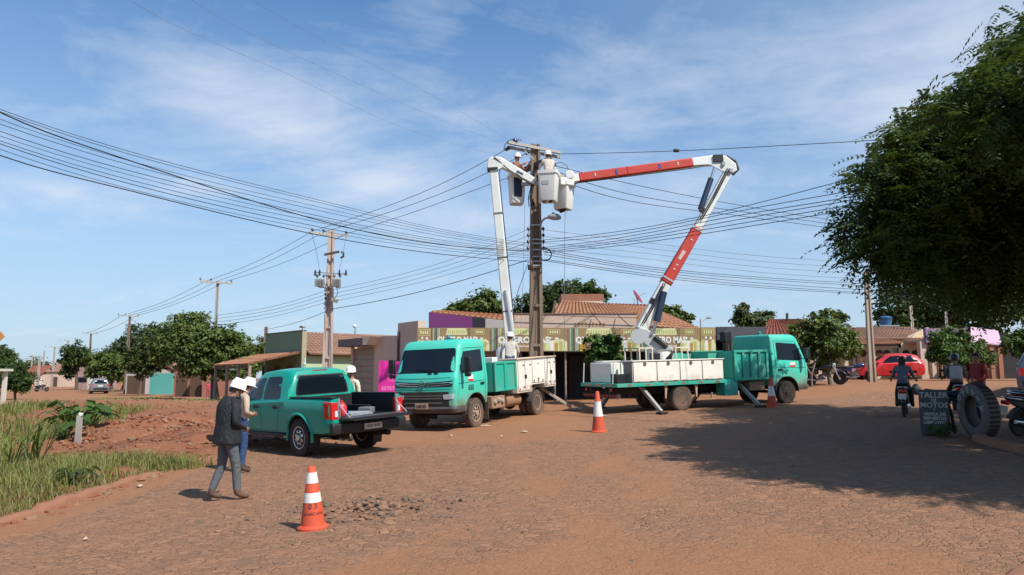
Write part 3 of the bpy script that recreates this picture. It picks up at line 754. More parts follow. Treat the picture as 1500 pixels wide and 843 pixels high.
def make_truck_far():
    t = empty('bucket_truck', label='teal bucket truck parked side on, with cream lockers and a red and white boom', cat='truck')
    make_cab(t, teal_t, '047')
    WB = 4.75; END = -WB - 2.55
    chassis(t, WB, END)
    for s_ in (-1, 1):
        wheel(t, (0, s_ * .90, .40), .40, .24, black_d, rubber, s_, 8)
        wheel(t, (-WB, s_ * .93, .40), .40, .24, flat('brown_rim', (.20, .13, .09), .8, dirt=.7), rubber_d, s_, 8, dual=True, dish=.25)
        for x in (-WB + .62, -WB - .62):
            m = MB(); m.prism([(x - .055, 0), (x + .055, 0), (x + .02 * (1 if x > -WB else -1), -.48), (x - .04 + .02 * (1 if x > -WB else -1), -.48)], s_ * .98, s_ * 1.02); m.build('mudguard_bracket', cream, t, loc=(0, 0, .90))
    X = lambda s_: -WB + s_      # s_: metres ahead of the rear axle
    y1 = 1.10
    # deck rail, lockers
    m = MB(); m.bx(X(-2.60), X(1.80), -y1, y1, .84, .955); dk = m.build('deck', teal_d, t, bev=.008)
    for s_ in (-1, 1):
        for k in range(6):
            m = MB(); m.bx(X(-2.2 + k * .72), X(-2.2 + k * .72 + .16), s_ * y1, s_ * (y1 + .006), .872, .925); m.build('side_reflector', flat('reflector_dull', (.30, .10, .07), .5), dk)
    for k in range(3):
        m = MB(); m.bx(X(-2.607), X(-2.60), -.8 + k * .62, -.45 + k * .62, .865, .93); m.build('rear_reflector', flat('reflector_pink', (.42, .25, .22), .5), dk)
    for s_ in (-1, 1):
        x0, x1 = X(-1.98), X(1.76)
        m = MB(); m.bx(x0, x1, s_ * (y1 - .02), s_ * (y1 - .50), .96, 1.64); lk = m.build('tool_locker', cream, t, bev=.01)
        lid = MB(); lid.bx(x0 - .03, x1 + .03, s_ * (y1 + .02), s_ * (y1 - .53), 1.642, 1.675); lid.build('locker_lid', cream, lk, bev=.006)
        w = (x1 - x0) / 4
        for k in range(4):
            a, b2 = x0 + w * k + .03, x0 + w * (k + 1) - .03
            g = MB(); g.bx(a - .014, b2 + .014, s_ * (y1 - .02), s_ * (y1 - .016), .975, 1.625); g.build('door_gap', flat('gap_dark', (.08, .06, .05), .9), lk)
            d = MB(); d.bx(a, b2, s_ * (y1 - .02), s_ * (y1 + .002), .99, 1.61); dd = d.build('locker_door', cream, lk, bev=.008)
            h = MB(); h.lathe([(.065, .0), (.065, .012), (.045, .012), (.045, .004)], 16, c=((a + b2) / 2, 0, 0), axis='y'); h.build('latch', flat('latch_grey', (.10, .10, .095), .5), dd, loc=(0, s_ * (y1 + .002) if s_ > 0 else s_ * (y1 + .002) - .012, 1.555))
            for q in (.2, .8):
                h = MB(); h.bx(a + (b2 - a) * q - .06, a + (b2 - a) * q + .06, s_ * (y1 + .002), s_ * (y1 + .012), .985, 1.01); h.build('hinge', flat('rusty_iron', (.16, .10, .07), .8), dd)
    m = MB(); m.bx(X(-2.0), X(-1.98), -y1 + .02, -y1 + .50, .96, 1.66); m.build('locker_end_plate', flat('locker_end', (.20, .19, .18), .6, dirt=.3), t)
    text('end_marking', '18 KV', .10, flat('marking_dark', (.05, .05, .05), .7), t, (X(-2.003), -y1 + .26, 1.2), (PI / 2, 0, -PI / 2))
    # rear end: white tank, box, rails
    m = MB(); m.bx(X(-2.3), X(-2.02), -.35, .95, .96, 1.62); m.build('water_locker', white_p, t, bev=.03)
    m = MB(); m.bx(X(-2.5), X(-2.15), -.95, -.58, .96, 1.26); m.build('rubber_block', black, t, bev=.02)
    for y in (-.80, .98):
        m = MB(); m.tube([(X(-2.56), y, .955), (X(-2.50), y + .02, 1.62)], .02, 6); m.build('rear_stake', alu, t)
    # front crate behind the cab, with ribs
    x0, x1 = X(2.22), X(3.78)
    m = MB(); m.bx(x0, x1, -y1, -y1 + .04, .95, 1.92); m.bx(x0, x0 + .04, -y1, y1, .95, 1.92); m.bx(x1 - .04, x1, -y1, y1, .95, 1.92); m.bx(x0, x1, y1 - .04, y1, .95, 1.92); m.bx(x0, x1, -y1, y1, .90, .95)
    cr = m.build('load_crate', teal_d, t)
    for s_ in (-1, 1):
        for k in range(5):
            x = x0 + .05 + k * (x1 - x0 - .1) / 4; m = MB(); m.bx(x - .05, x + .05, s_ * y1, s_ * (y1 + .05), .98, 1.86); m.build('crate_rib', teal_d, cr, bev=.006)
        for z in (.94, 1.90):
            m = MB(); m.bx(x0, x1, s_ * y1, s_ * (y1 + .055), z - .04, z + .04); m.build('crate_rail', teal_d, cr, bev=.006)
    m = MB(); m.bx(X(1.80), X(2.22), -y1, y1, .90, .95); m.bx(X(1.8), X(2.2), y1 - .04, y1, .95, 1.86); m.bx(X(.8), X(1.8), y1 - .05, y1, 1.68, 1.90); m.bx(X(1.80), X(2.21), -.3, -.26, .95, 1.86); m.build('crew_step_well', teal_d, t)
    m = MB(); m.bx(X(1.78), X(2.36), -y1, -y1 + .45, .40, .90); sb = m.build('side_step_box', teal_d, t, bev=.01)
    m = MB(); m.bx(X(1.84), X(2.05), -y1 - .006, -y1, .60, .80); m.build('step_cover', flat('pale_teal', (.10, .42, .36), .5), sb)
    m = MB(); m.lathe([(.07, 0), (.07, .5)], 12, c=(0, 0, 0)); m.build('fire_extinguisher_tube', black, t, loc=(X(3.95), -.92, 1.15), smooth=40)
    m = MB(); m.bx(X(3.85), X(4.08), .1, .5, .9, 1.35); m.build('hydraulic_pump', black_d, t, bev=.02)
    m = MB(); m.bx(X(3.0), X(3.7), -.98, -.62, .52, .84); m.build('battery_box', flat('dust_caked_box', (.30, .20, .13), .9, dirt=.8), t, bev=.02)
    # black exhaust stack and work lamp standing behind the cab
    m = MB(); m.tube([(X(3.2), .35, 1.0), (X(3.2), .35, 2.25)], .10, 12); m.bx(X(3.08), X(3.4), .22, .5, 2.28, 2.62); m.bx(X(3.30), X(3.36), .2, .26, 1.9, 2.64); m.build('crane_stack', black, t, smooth=40, bev=.01)
    # stabilisers
    for (s0, s_, nm) in ((-1.45, -1, 0), (-1.45, 1, 0), (2.65, -1, 0), (2.65, 1, 0)):
        x = X(s0)
        m = MB(); m.beam((x, s_ * .70, .86), (x + .05, s_ * 1.72, .06), .11, .11); lg = m.build('stabiliser_leg', flat('stabiliser_grey', (.33, .32, .30), .55, dirt=.3), t, bev=.01)
        m = MB(); m.box((x + .05, s_ * 1.76, .035), (.28, .28, .05)); m.build('stabiliser_foot', under, lg, bev=.01)
    m = MB(); m.bx(END - .02, END + .1, -1.05, 1.05, .50, .62); m.bx(END, END + .06, -.6, -.52, .5, .85); m.bx(END, END + .06, .52, .6, .5, .85); bar = m.build('underrun_bar', black_d, t)
    for k in range(12):
        m = MB(); m.bx(END - .025, END - .02, -1.02 + k * .17, -1.02 + k * .17 + .085, .515, .60); m.build('hazard_stripe', flat('stripe_red', (.38, .05, .04), .6), bar)
    for y in (-.75, .75):
        m = MB(); m.lathe([(.055, 0), (.05, .02), (0, .03)], 12, axis='x'); m.build('tail_lamp', redlens, t, loc=(END - .04, y, .74), rot=(0, 0, PI))
    # turret guards (pale rails either side of the turret)
    for x in (X(-.95), X(.55)):
        for y in (-.42, .42):
            g = MB()
            for a in (-.26, 0, .26): g.bx(x + a - .018, x + a + .018, y - .018, y + .018, .95, 2.06)
            g.bx(x - .28, x + .28, y - .02, y + .02, 2.06, 2.10); g.build('turret_guard_rail', flat('pale_rail', (.62, .55, .46), .6), t)
    return t
# ------------------------------------------------------------------ people
def cloth(name, col, rough=.85, scale=9, fold=.85):
    if name in MATS: return MATS[name]
    m, nt, b = new_mat(name)
    tc = N(nt, 'ShaderNodeTexCoord'); o = tc.outputs['Object']
    n = noi(nt, o, scale, 5, .6, .6); n2 = noi(nt, o, 60, 2)
    c = mixc(nt, mth(nt, 'MULTIPLY', n, .5), col, tuple(v * .6 for v in col))
    nt.links.new(c, b.inputs['Base Color']); b.inputs['Roughness'].default_value = rough
    mp = N(nt, 'ShaderNodeMapping'); mp.inputs['Scale'].default_value = (1, 1, .5); nt.links.new(o, mp.inputs[0])
    bump(nt, b, mth(nt, 'ADD', noi(nt, mp.outputs[0], 9, 4, .55, 2.2), mth(nt, 'MULTIPLY', n2, .1)), fold, .05)
    MATS[name] = m; return m
skin_m = flat('skin', (.33, .17, .105), .5, var=.12)
hair_m = flat('dark_hair', (.010, .008, .007), .55, var=.2)
helmet_m = flat('white_helmet', (.82, .82, .80), .3, coat=.3, var=.03)
shoe_m = flat('dark_shoe', (.030, .022, .018), .7, dirt=.3)
jeans_b = cloth('blue_denim', (.026, .062, .16))
jeans_g = cloth('grey_denim', (.105, .115, .125))
jacket_b = cloth('black_jacket', (.011, .013, .017), .75)
tan_s = cloth('tan_shirt', (.55, .42, .32))
grey_s = cloth('pale_grey_shirt', (.58, .55, .51))
white_s = cloth('off_white_shirt', (.70, .63, .50))
STAND = dict(pel=(0, 0, .96), spi=(0, 0, 1.12), che=(.005, 0, 1.32), nkb=(.0, 0, 1.475), nek=(.02, 0, 1.53), hed=(.035, 0, 1.60), crn=(.025, 0, 1.675),
             sL=(0, .185, 1.42), eL=(-.02, .235, 1.14), wL=(.06, .225, .90), sR=(0, -.185, 1.42), eR=(-.02, -.235, 1.14), wR=(.06, -.225, .90),
             hL=(0, .092, .91), kL=(.02, .10, .50), aL=(-.01, .10, .09), tL=(.17, .115, .035), hR=(0, -.092, .91), kR=(.02, -.10, .50), aR=(-.01, -.10, .09), tR=(.17, -.115, .035))
RAD = dict(pel=(.115, .155), spi=(.105, .14), che=(.115, .165), nkb=(.062, .075), nek=(.052, .052), hed=(.088, .072), crn=(.072, .064),
           sL=(.066, .066), eL=(.046, .046), wL=(.034, .030), hL=(.088, .092), kL=(.072, .070), aL=(.058, .054), tL=(.036, .048))
BONES = [('pel', 'spi', 'top'), ('spi', 'che', 'top'), ('che', 'nkb', 'top'), ('nkb', 'nek', 'skin'), ('nek', 'hed', 'skin'), ('hed', 'crn', 'skin'),
         ('che', 'sL', 'top'), ('sL', 'eL', 'top'), ('eL', 'wL', 'fore'), ('che', 'sR', 'top'), ('sR', 'eR', 'top'), ('eR', 'wR', 'fore'),
         ('pel', 'hL', 'legs'), ('hL', 'kL', 'legs'), ('kL', 'aL', 'legs'), ('aL', 'tL', 'shoe'), ('pel', 'hR', 'legs'), ('hR', 'kR', 'legs'), ('kR', 'aR', 'legs'), ('aR', 'tR', 'shoe')]
def person(pos, ang, label, top, legs, pose=None, group=None, fore=None, shoe=None, helmet=None, hair='short', skin=None, scale=1.0, fat=1.0, curl=.8, beard=False, glasses=False, jacket=None, hand_dir=None):
    J = dict(STAND); J.update(pose or {})
    J = {k: Vector(v) for k, v in J.items() if k != 'face'}
    skin = skin or skin_m; fore = fore or top; shoe = shoe or shoe_m
    mats = [top, legs, skin, shoe, fore]; mid = dict(top=0, legs=1, skin=2, shoe=3, fore=4)
    p = empty('person', pos, ang, label, 'person', group); p.scale = (scale,) * 3
    vs, es, rad, segs, idx = [], [], [], [], {}
    def V(k, co, r):
        idx[k] = len(vs); vs.append(Vector(co)); rad.append(r); return idx[k]
    for k, co in J.items():
        r = RAD.get(k, RAD.get(k[:-1] + 'L'))
        f = fat if k in ('pel', 'spi', 'che', 'sL', 'sR', 'hL', 'hR') else 1
        V(k, co, (r[0] * f, r[1] * f))
    for a, b, mt in BONES:
        es.append((idx[a], idx[b])); segs.append((J[a], J[b], mid[mt], .03 if mt == 'shoe' else 0))
    for s_, y in (('L', 1), ('R', -1)):       # palms, four fingers and a thumb
        w, e = J['w' + s_], J['e' + s_]; d = (hand_dir or {}).get(s_)
        d = Vector(d).normalized() if d else (w - e).normalized()
        side = Vector((0, y, 0)); fw = d.cross(side)
        if fw.length < .2: fw = Vector((1, 0, 0))
        fw.normalize(); sd_ = fw.cross(d).normalized() * 1.0
        pm = w + d * .075
        V('p' + s_, pm, (.020, .034)); es.append((idx['w' + s_], idx['p' + s_])); segs.append((w + d * .012, pm, 2, 0))
        inn = -sd_ * y if (sd_ * y).dot(side) > 0 else sd_ * y
        for k in range(4):
            o_ = (k - 1.5) * .019; L = (.072, .082, .078, .060)[k]
            b0 = pm + fw * o_ + d * .012; b1 = b0 + d * L * .5 + inn * L * .18 * curl; b2 = b1 + d * L * .35 + inn * L * .45 * curl
            V(f'f{s_}{k}', b1, (.0095, .0095)); V(f'g{s_}{k}', b2, (.008, .008)); es += [(idx['p' + s_], idx[f'f{s_}{k}']), (idx[f'f{s_}{k}'], idx[f'g{s_}{k}'])]
            segs += [(pm, b1, 2, 0), (b1, b2, 2, 0)]
        t1 = w + d * .035 + fw * .042 + inn * .012; t2 = t1 + d * .04 + inn * .02
        V('t' + s_ + '1', t1, (.011, .011)); V('t' + s_ + '2', t2, (.009, .009)); es += [(idx['p' + s_], idx['t' + s_ + '1']), (idx['t' + s_ + '1'], idx['t' + s_ + '2'])]
        segs += [(w + d * .03, t1, 2, 0), (t1, t2, 2, 0)]
    me = bpy.data.meshes.new('body'); me.from_pydata(vs, es, [])
    bm = bmesh.new(); bm.from_mesh(me); bm.verts.ensure_lookup_table(); sk = bm.verts.layers.skin.verify()
    for i, r in enumerate(rad): bm.verts[i][sk].radius = r
    bm.verts[idx['pel']][sk].use_root = True; bm.to_mesh(me); bm.free()
    o = bpy.data.objects.new('body', me); COL.objects.link(o)
    o.modifiers.new('Skin', 'SKIN').use_smooth_shade = True
    su = o.modifiers.new('Sub', 'SUBSURF'); su.levels = 2; su.render_levels = 2
    bme = apply_mods(o); o.parent = p
    H = J['hed']; up = (J['crn'] - J['nek']).normalized(); fwd = Vector((1, 0, 0)); fwd = (fwd - up * fwd.dot(up)).normalized(); lf = up.cross(fwd)
    if 'face' in (pose or {}):
        fwd = Vector(pose['face']); fwd = (fwd - up * fwd.dot(up)).normalized(); lf = up.cross(fwd)
    for v in bme.vertices:
        d = v.co - H
        if d.length < .16:
            a, b_, c = d.dot(fwd), d.dot(lf), d.dot(up)
            if a > .02:
                v.co += fwd * (.026 * math.exp(-(b_ / .016) ** 2 - ((c + .005) / .026) ** 2) - .008 * (math.exp(-((abs(b_) - .033) / .016) ** 2 - ((c - .025) / .014) ** 2)) + .008 * math.exp(-(b_ / .03) ** 2 - ((c + .085) / .02) ** 2))
            if abs(b_) > .05 and abs(a) < .03: v.co += lf * (.014 * (1 if b_ > 0 else -1) * math.exp(-(a / .02) ** 2 - (c / .03) ** 2))
    bme.materials.clear()
    for m in mats: bme.materials.append(m)
    mi = []
    for pl in bme.polygons:
        c = pl.center; best, bi = 9, 0
        for a, b_, k, bias in segs:
            ab = b_ - a; t = max(0, min(1, (c - a).dot(ab) / max(ab.length_squared, 1e-9))); q = (c - a - ab * t).length - bias
            if q < best: best, bi = q, k
        if bi == 0 and c.z < J['pel'].z + .01 and abs(c.y) < .3 and (c - J['pel']).length < .25: bi = 1
        mi.append(bi)
    bme.polygons.foreach_set('material_index', mi); bme.polygons.foreach_set('use_smooth', [True] * len(bme.polygons))
    M = Matrix((fwd, lf, up)).transposed().to_4x4(); M.translation = H
    for s_ in (-1, 1):
        m = MB(); m.M = M; m.ball((.080, s_ * .031, .027), .011, 8, 6); m.build('eye', flat('eye_dark', (.02, .015, .012), .2), p, smooth=60)
    if hair:
        m = MB(); m.M = M; n, k0 = 16, 8; vs2, fs2 = [], []
        for i in range(k0 + 1):
            th = PI * .62 * i / k0
            for k in range(n):
                ph = 2 * PI * k / n; cut_ = 1.0 if math.cos(ph) < .2 else .55
                a = min(th, PI * .62 * cut_) if cut_ < 1 else th
                vs2.append((-.006 + .108 * math.sin(a) * math.cos(ph), .090 * math.sin(a) * math.sin(ph), .03 + .118 * math.cos(a)))
        fs2 = [(i * n + k, i * n + (k + 1) % n, (i + 1) * n + (k + 1) % n, (i + 1) * n + k) for i in range(k0) for k in range(n)]
        m.add(vs2, fs2)
        if hair == 'long':
            m.loft([[(-.075 - .02 * t + .03 * math.cos(q), .095 * (1 - .25 * t) * math.sin(q), .05 - .46 * t) for q in np.linspace(0, 2 * PI, 12, endpoint=False)] for t in (0, .3, .6, .85, 1)])
        m.build('hair', hair_m, p, smooth=60)
    if beard:
        m = MB(); m.M = M; m.ball((.045, 0, -.070), .055, 12, 8, (.95, 1.05, .85)); m.build('beard', hair_m, p, smooth=60)
    if glasses:
        m = MB(); m.M = M
        for s_ in (-1, 1): m.box((.090, s_ * .032, .024), (.012, .045, .03)); m.box((.04, s_ * .079, .03), (.10, .006, .008))
        m.build('sunglasses', black, p, bev=.004)
    if helmet:
        m = MB(); m.M = M
        m.lathe([(.121, .045), (.123, .062), (.119, .066), (.119, .10), (.110, .150), (.084, .186), (.044, .204), (0, .207)], 24, c=(0, 0, 0))
        m.box((.005, 0, .197), (.17, .028, .025))
        m.add([(.01 + .131 * math.cos(a) * (1.22 if math.cos(a) > 0 else 1), .119 * math.sin(a), .050 - .012 * max(0, math.cos(a))) for a in np.linspace(0, 2 * PI, 24, endpoint=False)] + [(.01 + .131 * math.cos(a) * (1.22 if math.cos(a) > 0 else 1), .119 * math.sin(a), .060 - .012 * max(0, math.cos(a))) for a in np.linspace(0, 2 * PI, 24, endpoint=False)],
              [(k, (k + 1) % 24, 24 + (k + 1) % 24, 24 + k) for k in range(24)] + [tuple(range(24)), tuple(range(24, 48))])
        m.build('hard_hat' if helmet is helmet_m else 'helmet', helmet, p, smooth=50)
    if jacket:
        m = MB(); n = 24; rg = []
        jf = fat
        for z, rx, ry, cx in ((.82, .168, .215, -.01), (.84, .166, .213, -.01), (.95, .158, .205, -.01), (1.10, .146, .195, 0), (1.25, .147, .20, .0), (1.36, .142, .20, 0), (1.43, .118, .17, 0), (1.475, .085, .105, -.005), (1.51, .072, .08, -.005)):
            sh = (J['spi'] - Vector((0, 0, 1.12))) * 1.0
            rg.append([(cx + sh.x + rx * jf * math.cos(q) * (1 + .03 * math.sin(5 * q + z * 7)), sh.y + ry * (.5 + .5 * jf) * math.sin(q) * (1 + .025 * math.sin(4 * q + z * 11)), z) for q in np.linspace(0, 2 * PI, n, endpoint=False)])
        m.loft(rg, caps=False); jo = m.build('jacket', jacket, p, smooth=60)
        sm = jo.modifiers.new('Solid', 'SOLIDIFY'); sm.thickness = .012
    return p

# ------------------------------------------------------------------ cones
cone_o = flat('cone_orange', (.60, .075, .028), .6, dirt=.38, var=.25, scale=7, dcol=(.34, .13, .07))
cone_w = flat('cone_white', (.74, .71, .67), .5, dirt=.34, scale=9, dcol=(.42, .30, .22))
def cone(px, py, h, bands, label, base_r=.2, tip_r=.035, cap=None, writing=None, square=False, lean=0.0):
    q = G(px, py); o = empty('traffic_cone', q, 0, label, 'cone', 'traffic cones on the road'); seat(o, q.x, q.y, random.uniform(0, 1)); 
    b = base_r * .78
    def rad(t): return b + (tip_r - b) * t
    if square:
        m = MB(); m.bx(-base_r, base_r, -base_r, base_r, 0, .035); m.build('base', cone_o, o, bev=.015)
    else:
        m = MB(); m.lathe([(base_r, 0), (base_r, .022), (base_r * .9, .035), (b * 1.02, .05)], 28); m.build('base', cone_o, o, smooth=40)
    m = MB(); z0 = .035
    m.lathe([(rad(0), z0), (rad(.5), z0 + (h - z0) * .5), (rad(1), h - .01), (tip_r * .7, h), (tip_r * .55, h - .03)], 28); body = m.build('cone_body', cone_o, o, smooth=50)
    for t0, t1 in bands:
        m = MB(); m.lathe([(rad(t0) + .003, z0 + (h - z0) * t0), (rad(t1) + .003, z0 + (h - z0) * t1)], 28); m.lathe([(rad(t0) + .001, z0 + (h - z0) * t0), (rad(t0) + .003, z0 + (h - z0) * t0)], 28)
        m.build('white_band', cone_w, o, smooth=60)
    return o

# ------------------------------------------------------------------ poles and lines
conc_b = wall_mat('stained_concrete', (.20, .145, .105), (.10, .05, .03), .6, 1.5, foot=.8)
conc_l = wall_mat('pale_concrete', (.50, .40, .335), (.33, .20, .13), .5, 1.2, foot=1.5)
conc_g = wall_mat('grey_concrete', (.36, .33, .30), (.2, .14, .1), .5, 1.2, foot=1.5)
timber = flat('weathered_timber', (.42, .39, .35), .85, var=.3, scale=5)
insul = flat('dark_insulator', (.03, .022, .024), .25)
galv = flat('galvanised_steel', (.38, .40, .41), .45, metal=.4, var=.15)
lampgrey = flat('lamp_housing', (.32, .33, .33), .5, var=.1)
def hpole(parent, h, wb, wt, mat, ang=0.0, flange=.3, panels=()):
    """concrete pole of H section, tapering"""
    m = MB(); m.M = Matrix.Rotation(ang, 4, 'Z')
    n = 10
    def ring(z, pts): 
        w = wb + (wt - wb) * z / h; return [(u * w, v * w, z) for u, v in pts]
    f = flange; q = .62
    H = [(-.5, -q / 2 * 1.1), (-.5 + f * .8, -q / 2 * 1.1), (-.5 + f, -.12), (.5 - f, -.12), (.5 - f * .8, -q / 2 * 1.1), (.5, -q / 2 * 1.1), (.5, q / 2 * 1.1), (.5 - f * .8, q / 2 * 1.1), (.5 - f, .12), (-.5 + f, .12), (-.5 + f * .8, q / 2 * 1.1), (-.5, q / 2 * 1.1)]
    m.loft([ring(h * k / n, H) for k in range(n + 1)])
    for k in panels:
        w = wb + (wt - wb) * k / h
        m.box((0, 0, k), (w * .62, w * .66, .10))
    return m.build('shaft', mat, parent)
def insulator(parent, loc, s=1.0, nm='insulator', rot=None):
    m = MB(); m.lathe([(.015, 0), (.015, .05), (.055, .06), (.04, .09), (.07, .10), (.05, .14), (.045, .17), (.02, .18), (0, .18)], 12)
    o = m.build(nm, insul, parent, smooth=50, loc=loc, rot=rot); o.scale = (s, s, s); return o
wire_m = flat('wire_black', (.012, .012, .014), .6, var=0)
wire_g = flat('wire_grey', (.13, .14, .16), .5, var=0)
def smooth_fn(xs, ys):
    """natural cubic through the points"""
    n = len(xs)
    if n == 2: return lambda x: ys[0] + (ys[1] - ys[0]) * (x - xs[0]) / (xs[1] - xs[0])
    xs, ys = np.array(xs, float), np.array(ys, float); h = np.diff(xs)
    A = np.zeros((n, n)); b = np.zeros(n); A[0, 0] = A[-1, -1] = 1
    for i in range(1, n - 1):
        A[i, i - 1], A[i, i], A[i, i + 1] = h[i - 1], 2 * (h[i - 1] + h[i]), h[i]
        b[i] = 3 * ((ys[i + 1] - ys[i]) / h[i] - (ys[i] - ys[i - 1]) / h[i - 1])
    c = np.linalg.solve(A, b)
    def f(x):
        i = int(np.clip(np.searchsorted(xs, x) - 1, 0, n - 2)); d = x - xs[i]
        bb = (ys[i + 1] - ys[i]) / h[i] - h[i] * (2 * c[i] + c[i + 1]) / 3; dd = (c[i + 1] - c[i]) / (3 * h[i])
        return ys[i] + bb * d + c[i] * d * d + dd * d ** 3
    return f
def cable(pts, Ya, Yb, r, label, group, mat=None, name='overhead_cable', n=26, k=.00027):
    """a cable hanging between two real points; it lies in one upright plane. PTS: what the photo shows of its sag"""
    pts = [tuple(p) for p in pts]
    if pts[0][0] > pts[-1][0]: pts = pts[::-1]; Ya, Yb = Yb, Ya
    xs, ys = [p[0] for p in pts], [p[1] for p in pts]; f = smooth_fn(xs, ys)
    P = []
    for i in range(n + 1):
        t = i / n; x = xs[0] + (xs[-1] - xs[0]) * t; Y = 1 / ((1 - t) / Ya + t / Yb); P.append(U(x, f(x), Y))
    m = MB(); rr = [max(r, k * p.y) for p in P]
    m.tube(P, rr, 5); o = m.build(name, mat or wire_m, smooth=60)
    return tag(o, label, 'cable', group)

# ------------------------------------------------------------------ motorbikes
def motorbike(x, y, ang, label, col, plate=True, scooter=False, lean=0.0, plate_text=None, seat_h=.80):
    o = empty('motorbike', (0, 0, 0), 0, label, 'motorbike', 'motorbikes'); m4 = seat(o, x, y, ang)
    if lean:
        m4 = m4 @ Matrix.Rotation(lean, 4, 'X'); o.rotation_euler = m4.to_euler()
    WB, r = 1.24, .29
    for nm, wx in (('rear_wheel', 0), ('front_wheel', WB)):
        m = MB(); m.lathe([(.205, -.02), (.225, -.03), (.225, .03), (.205, .02)], 28, axis='y', closed=True); m.lathe([(.05, -.06), (.05, .06)], 12, axis='y')
        for k in range(10):
            a = PI * 2 * k / 10; m.beam((0, .03, 0), (.21 * math.cos(a), 0, .21 * math.sin(a)), .012, .008)
        w = m.build(nm, alu, o, loc=(wx, 0, r), smooth=40)
        t = MB(); k = .045; t.lathe([(.225, -k * .7), (.25, -k), (.28, -k * .7), (r, 0), (.28, k * .7), (.25, k), (.225, k * .7)], 28, axis='y'); t.build('tyre', rubber, w, smooth=60)
        f = MB(); n = 9; rg = []
        a0, a1 = (.15, 1.0) if nm == 'front_wheel' else (.05, .85)
        for k in range(n + 1):
            a = PI * (a0 + (a1 - a0) * k / n) * (1.0 if nm == 'rear_wheel' else .82) + (.12 if nm == 'rear_wheel' else 0)
            c_, s_ = math.cos(a) * (r + .05), math.sin(a) * (r + .05); rg.append([(wx - c_ if nm == 'rear_wheel' else wx + c_, yy, r + s_ - (.02 if abs(yy) > .05 else 0)) for yy in (-.065, -.03, .03, .065)])
        f.loft(rg, caps=False, closed=False); fo = f.build('mudguard', col, o, smooth=60); sm = fo.modifiers.new('Solid', 'SOLIDIFY'); sm.thickness = .006
    m = MB()
    m.tube([(1.0, 0, .80), (.72, 0, .50), (.62, 0, .30), (.40, 0, .27)], .022, 8); m.tube([(1.0, 0, .86), (.55, 0, .70), (0, 0, .68), (-.25, 0, .72)], .022, 8)
    for s_ in (-1, 1): m.tube([(.40, s_ * .06, .30), (0, s_ * .07, r)], .02, 8); m.tube([(0, s_ * .10, r), (.02, s_ * .11, .66)], .026, 8); m.tube([(.35, s_ * .1, .3), (.30, s_ * .2, .28)], .014, 6)
    m.build('frame', black, o, smooth=50)
    m = MB(); m.tube([(.42, 0, .36), (.62, 0, .42)], .12, 12); m.tube([(.58, 0, .42), (.68, 0, .58)], .075, 10); m.bx(.36, .60, -.13, .13, .27, .42); m.build('engine', flat('engine_grey', (.16, .16, .16), .45, metal=.5, dirt=.3), o, smooth=40)
    m = MB(); m.tube([(.62, -.10, .42), (.72, -.12, .30), (.4, -.13, .24), (-.30, -.14, .34)], [.02, .022, .028, .042], 10); m.build('exhaust_pipe', chrome, o, smooth=50)
    for s_ in (-1, 1):
        m = MB(); m.tube([(WB, s_ * .085, r), (1.02, s_ * .085, .90)], [.028, .022], 8); m.build('fork_leg', chrome if not scooter else black, o, smooth=50)
    m = MB(); m.tube([(.98, -.36, 1.02), (.98, -.20, 1.03), (1.02, -.07, .94), (1.02, .07, .94), (.98, .20, 1.03), (.98, .36, 1.02)], .013, 8); hb = m.build('handlebar', black, o, smooth=60)
    for s_ in (-1, 1):
        m = MB(); m.tube([(.98, s_ * .26, 1.025), (.975, s_ * .38, 1.015)], .02, 8); m.build('grip', rubber, hb, smooth=50)
        m = MB(); m.tube([(.98, s_ * .24, 1.03), (1.0, s_ * .28, 1.18)], .007, 5); m.box((1.0, s_ * .30, 1.20), (.02, .11, .07)); m.build('mirror', black, hb, bev=.008)
    m = MB(); m.lathe([(.0, -.1), (.07, -.07), (.09, .0), (.085, .03), (0, .035)], 16, axis='x'); hl = m.build('headlamp', clearlens, o, loc=(1.10, 0, .88), smooth=50)
    if scooter:
        m = MB(); m.loft([[(xx, yy * w_, zz) for xx, yy, zz in ((x0, -1, z0), (x0, -.8, z1), (x0, 0, z1 + .02), (x0, .8, z1), (x0, 1, z0), (x0, 0, z0 - .06))] for x0, w_, z0, z1 in ((-.38, .06, .70, .74), (-.2, .12, .56, .76), (.1, .14, .48, .76), (.4, .12, .46, .72), (.52, .08, .5, .62))]); m.build('side_fairing', col, o, smooth=50)
        m = MB(); m.loft([[(x0, yy * w_, z0) for yy in (-1, 1)] + [(x0 - .05, yy * w_, z0) for yy in (1, -1)] for x0, w_, z0 in ((.68, .13, .30), (.78, .17, .45), (.92, .17, .75), (1.0, .12, .98))]); m.build('leg_shield', col, o, smooth=50, bev=.01)
    else:
        m = MB(); m.loft([[(x0, w_ * math.cos(q), z0 + h_ * math.sin(q)) for q in np.linspace(0, 2 * PI, 12, endpoint=False)] for x0, w_, z0, h_ in ((.46, .04, .74, .05), (.52, .10, .76, .09), (.70, .14, .80, .12), (.86, .13, .83, .11), (.96, .07, .84, .07))]); m.build('fuel_tank', col, o, smooth=60)
        m = MB(); m.loft([[(x0, yy * w_, zz) for yy, zz in ((-1, z0), (-1, z1), (1, z1), (1, z0))] for x0, w_, z0, z1 in ((-.34, .05, .72, .78), (-.1, .10, .62, .74), (.2, .11, .52, .72), (.4, .09, .5, .7))]); m.build('side_cover', col, o, bev=.02)
    m = MB(); m.loft([[(x0, yy * w_, zz) for yy, zz in ((-1, z0), (-.85, z1), (.85, z1), (1, z0))] for x0, w_, z0, z1 in ((-.36, .08, .76, .84), (-.15, .13, .74, .83), (.2, .14, .72, .79), (.45, .10, .72, .79), (.52, .06, .74, .78))]); m.build('seat', black, o, bev=.02)
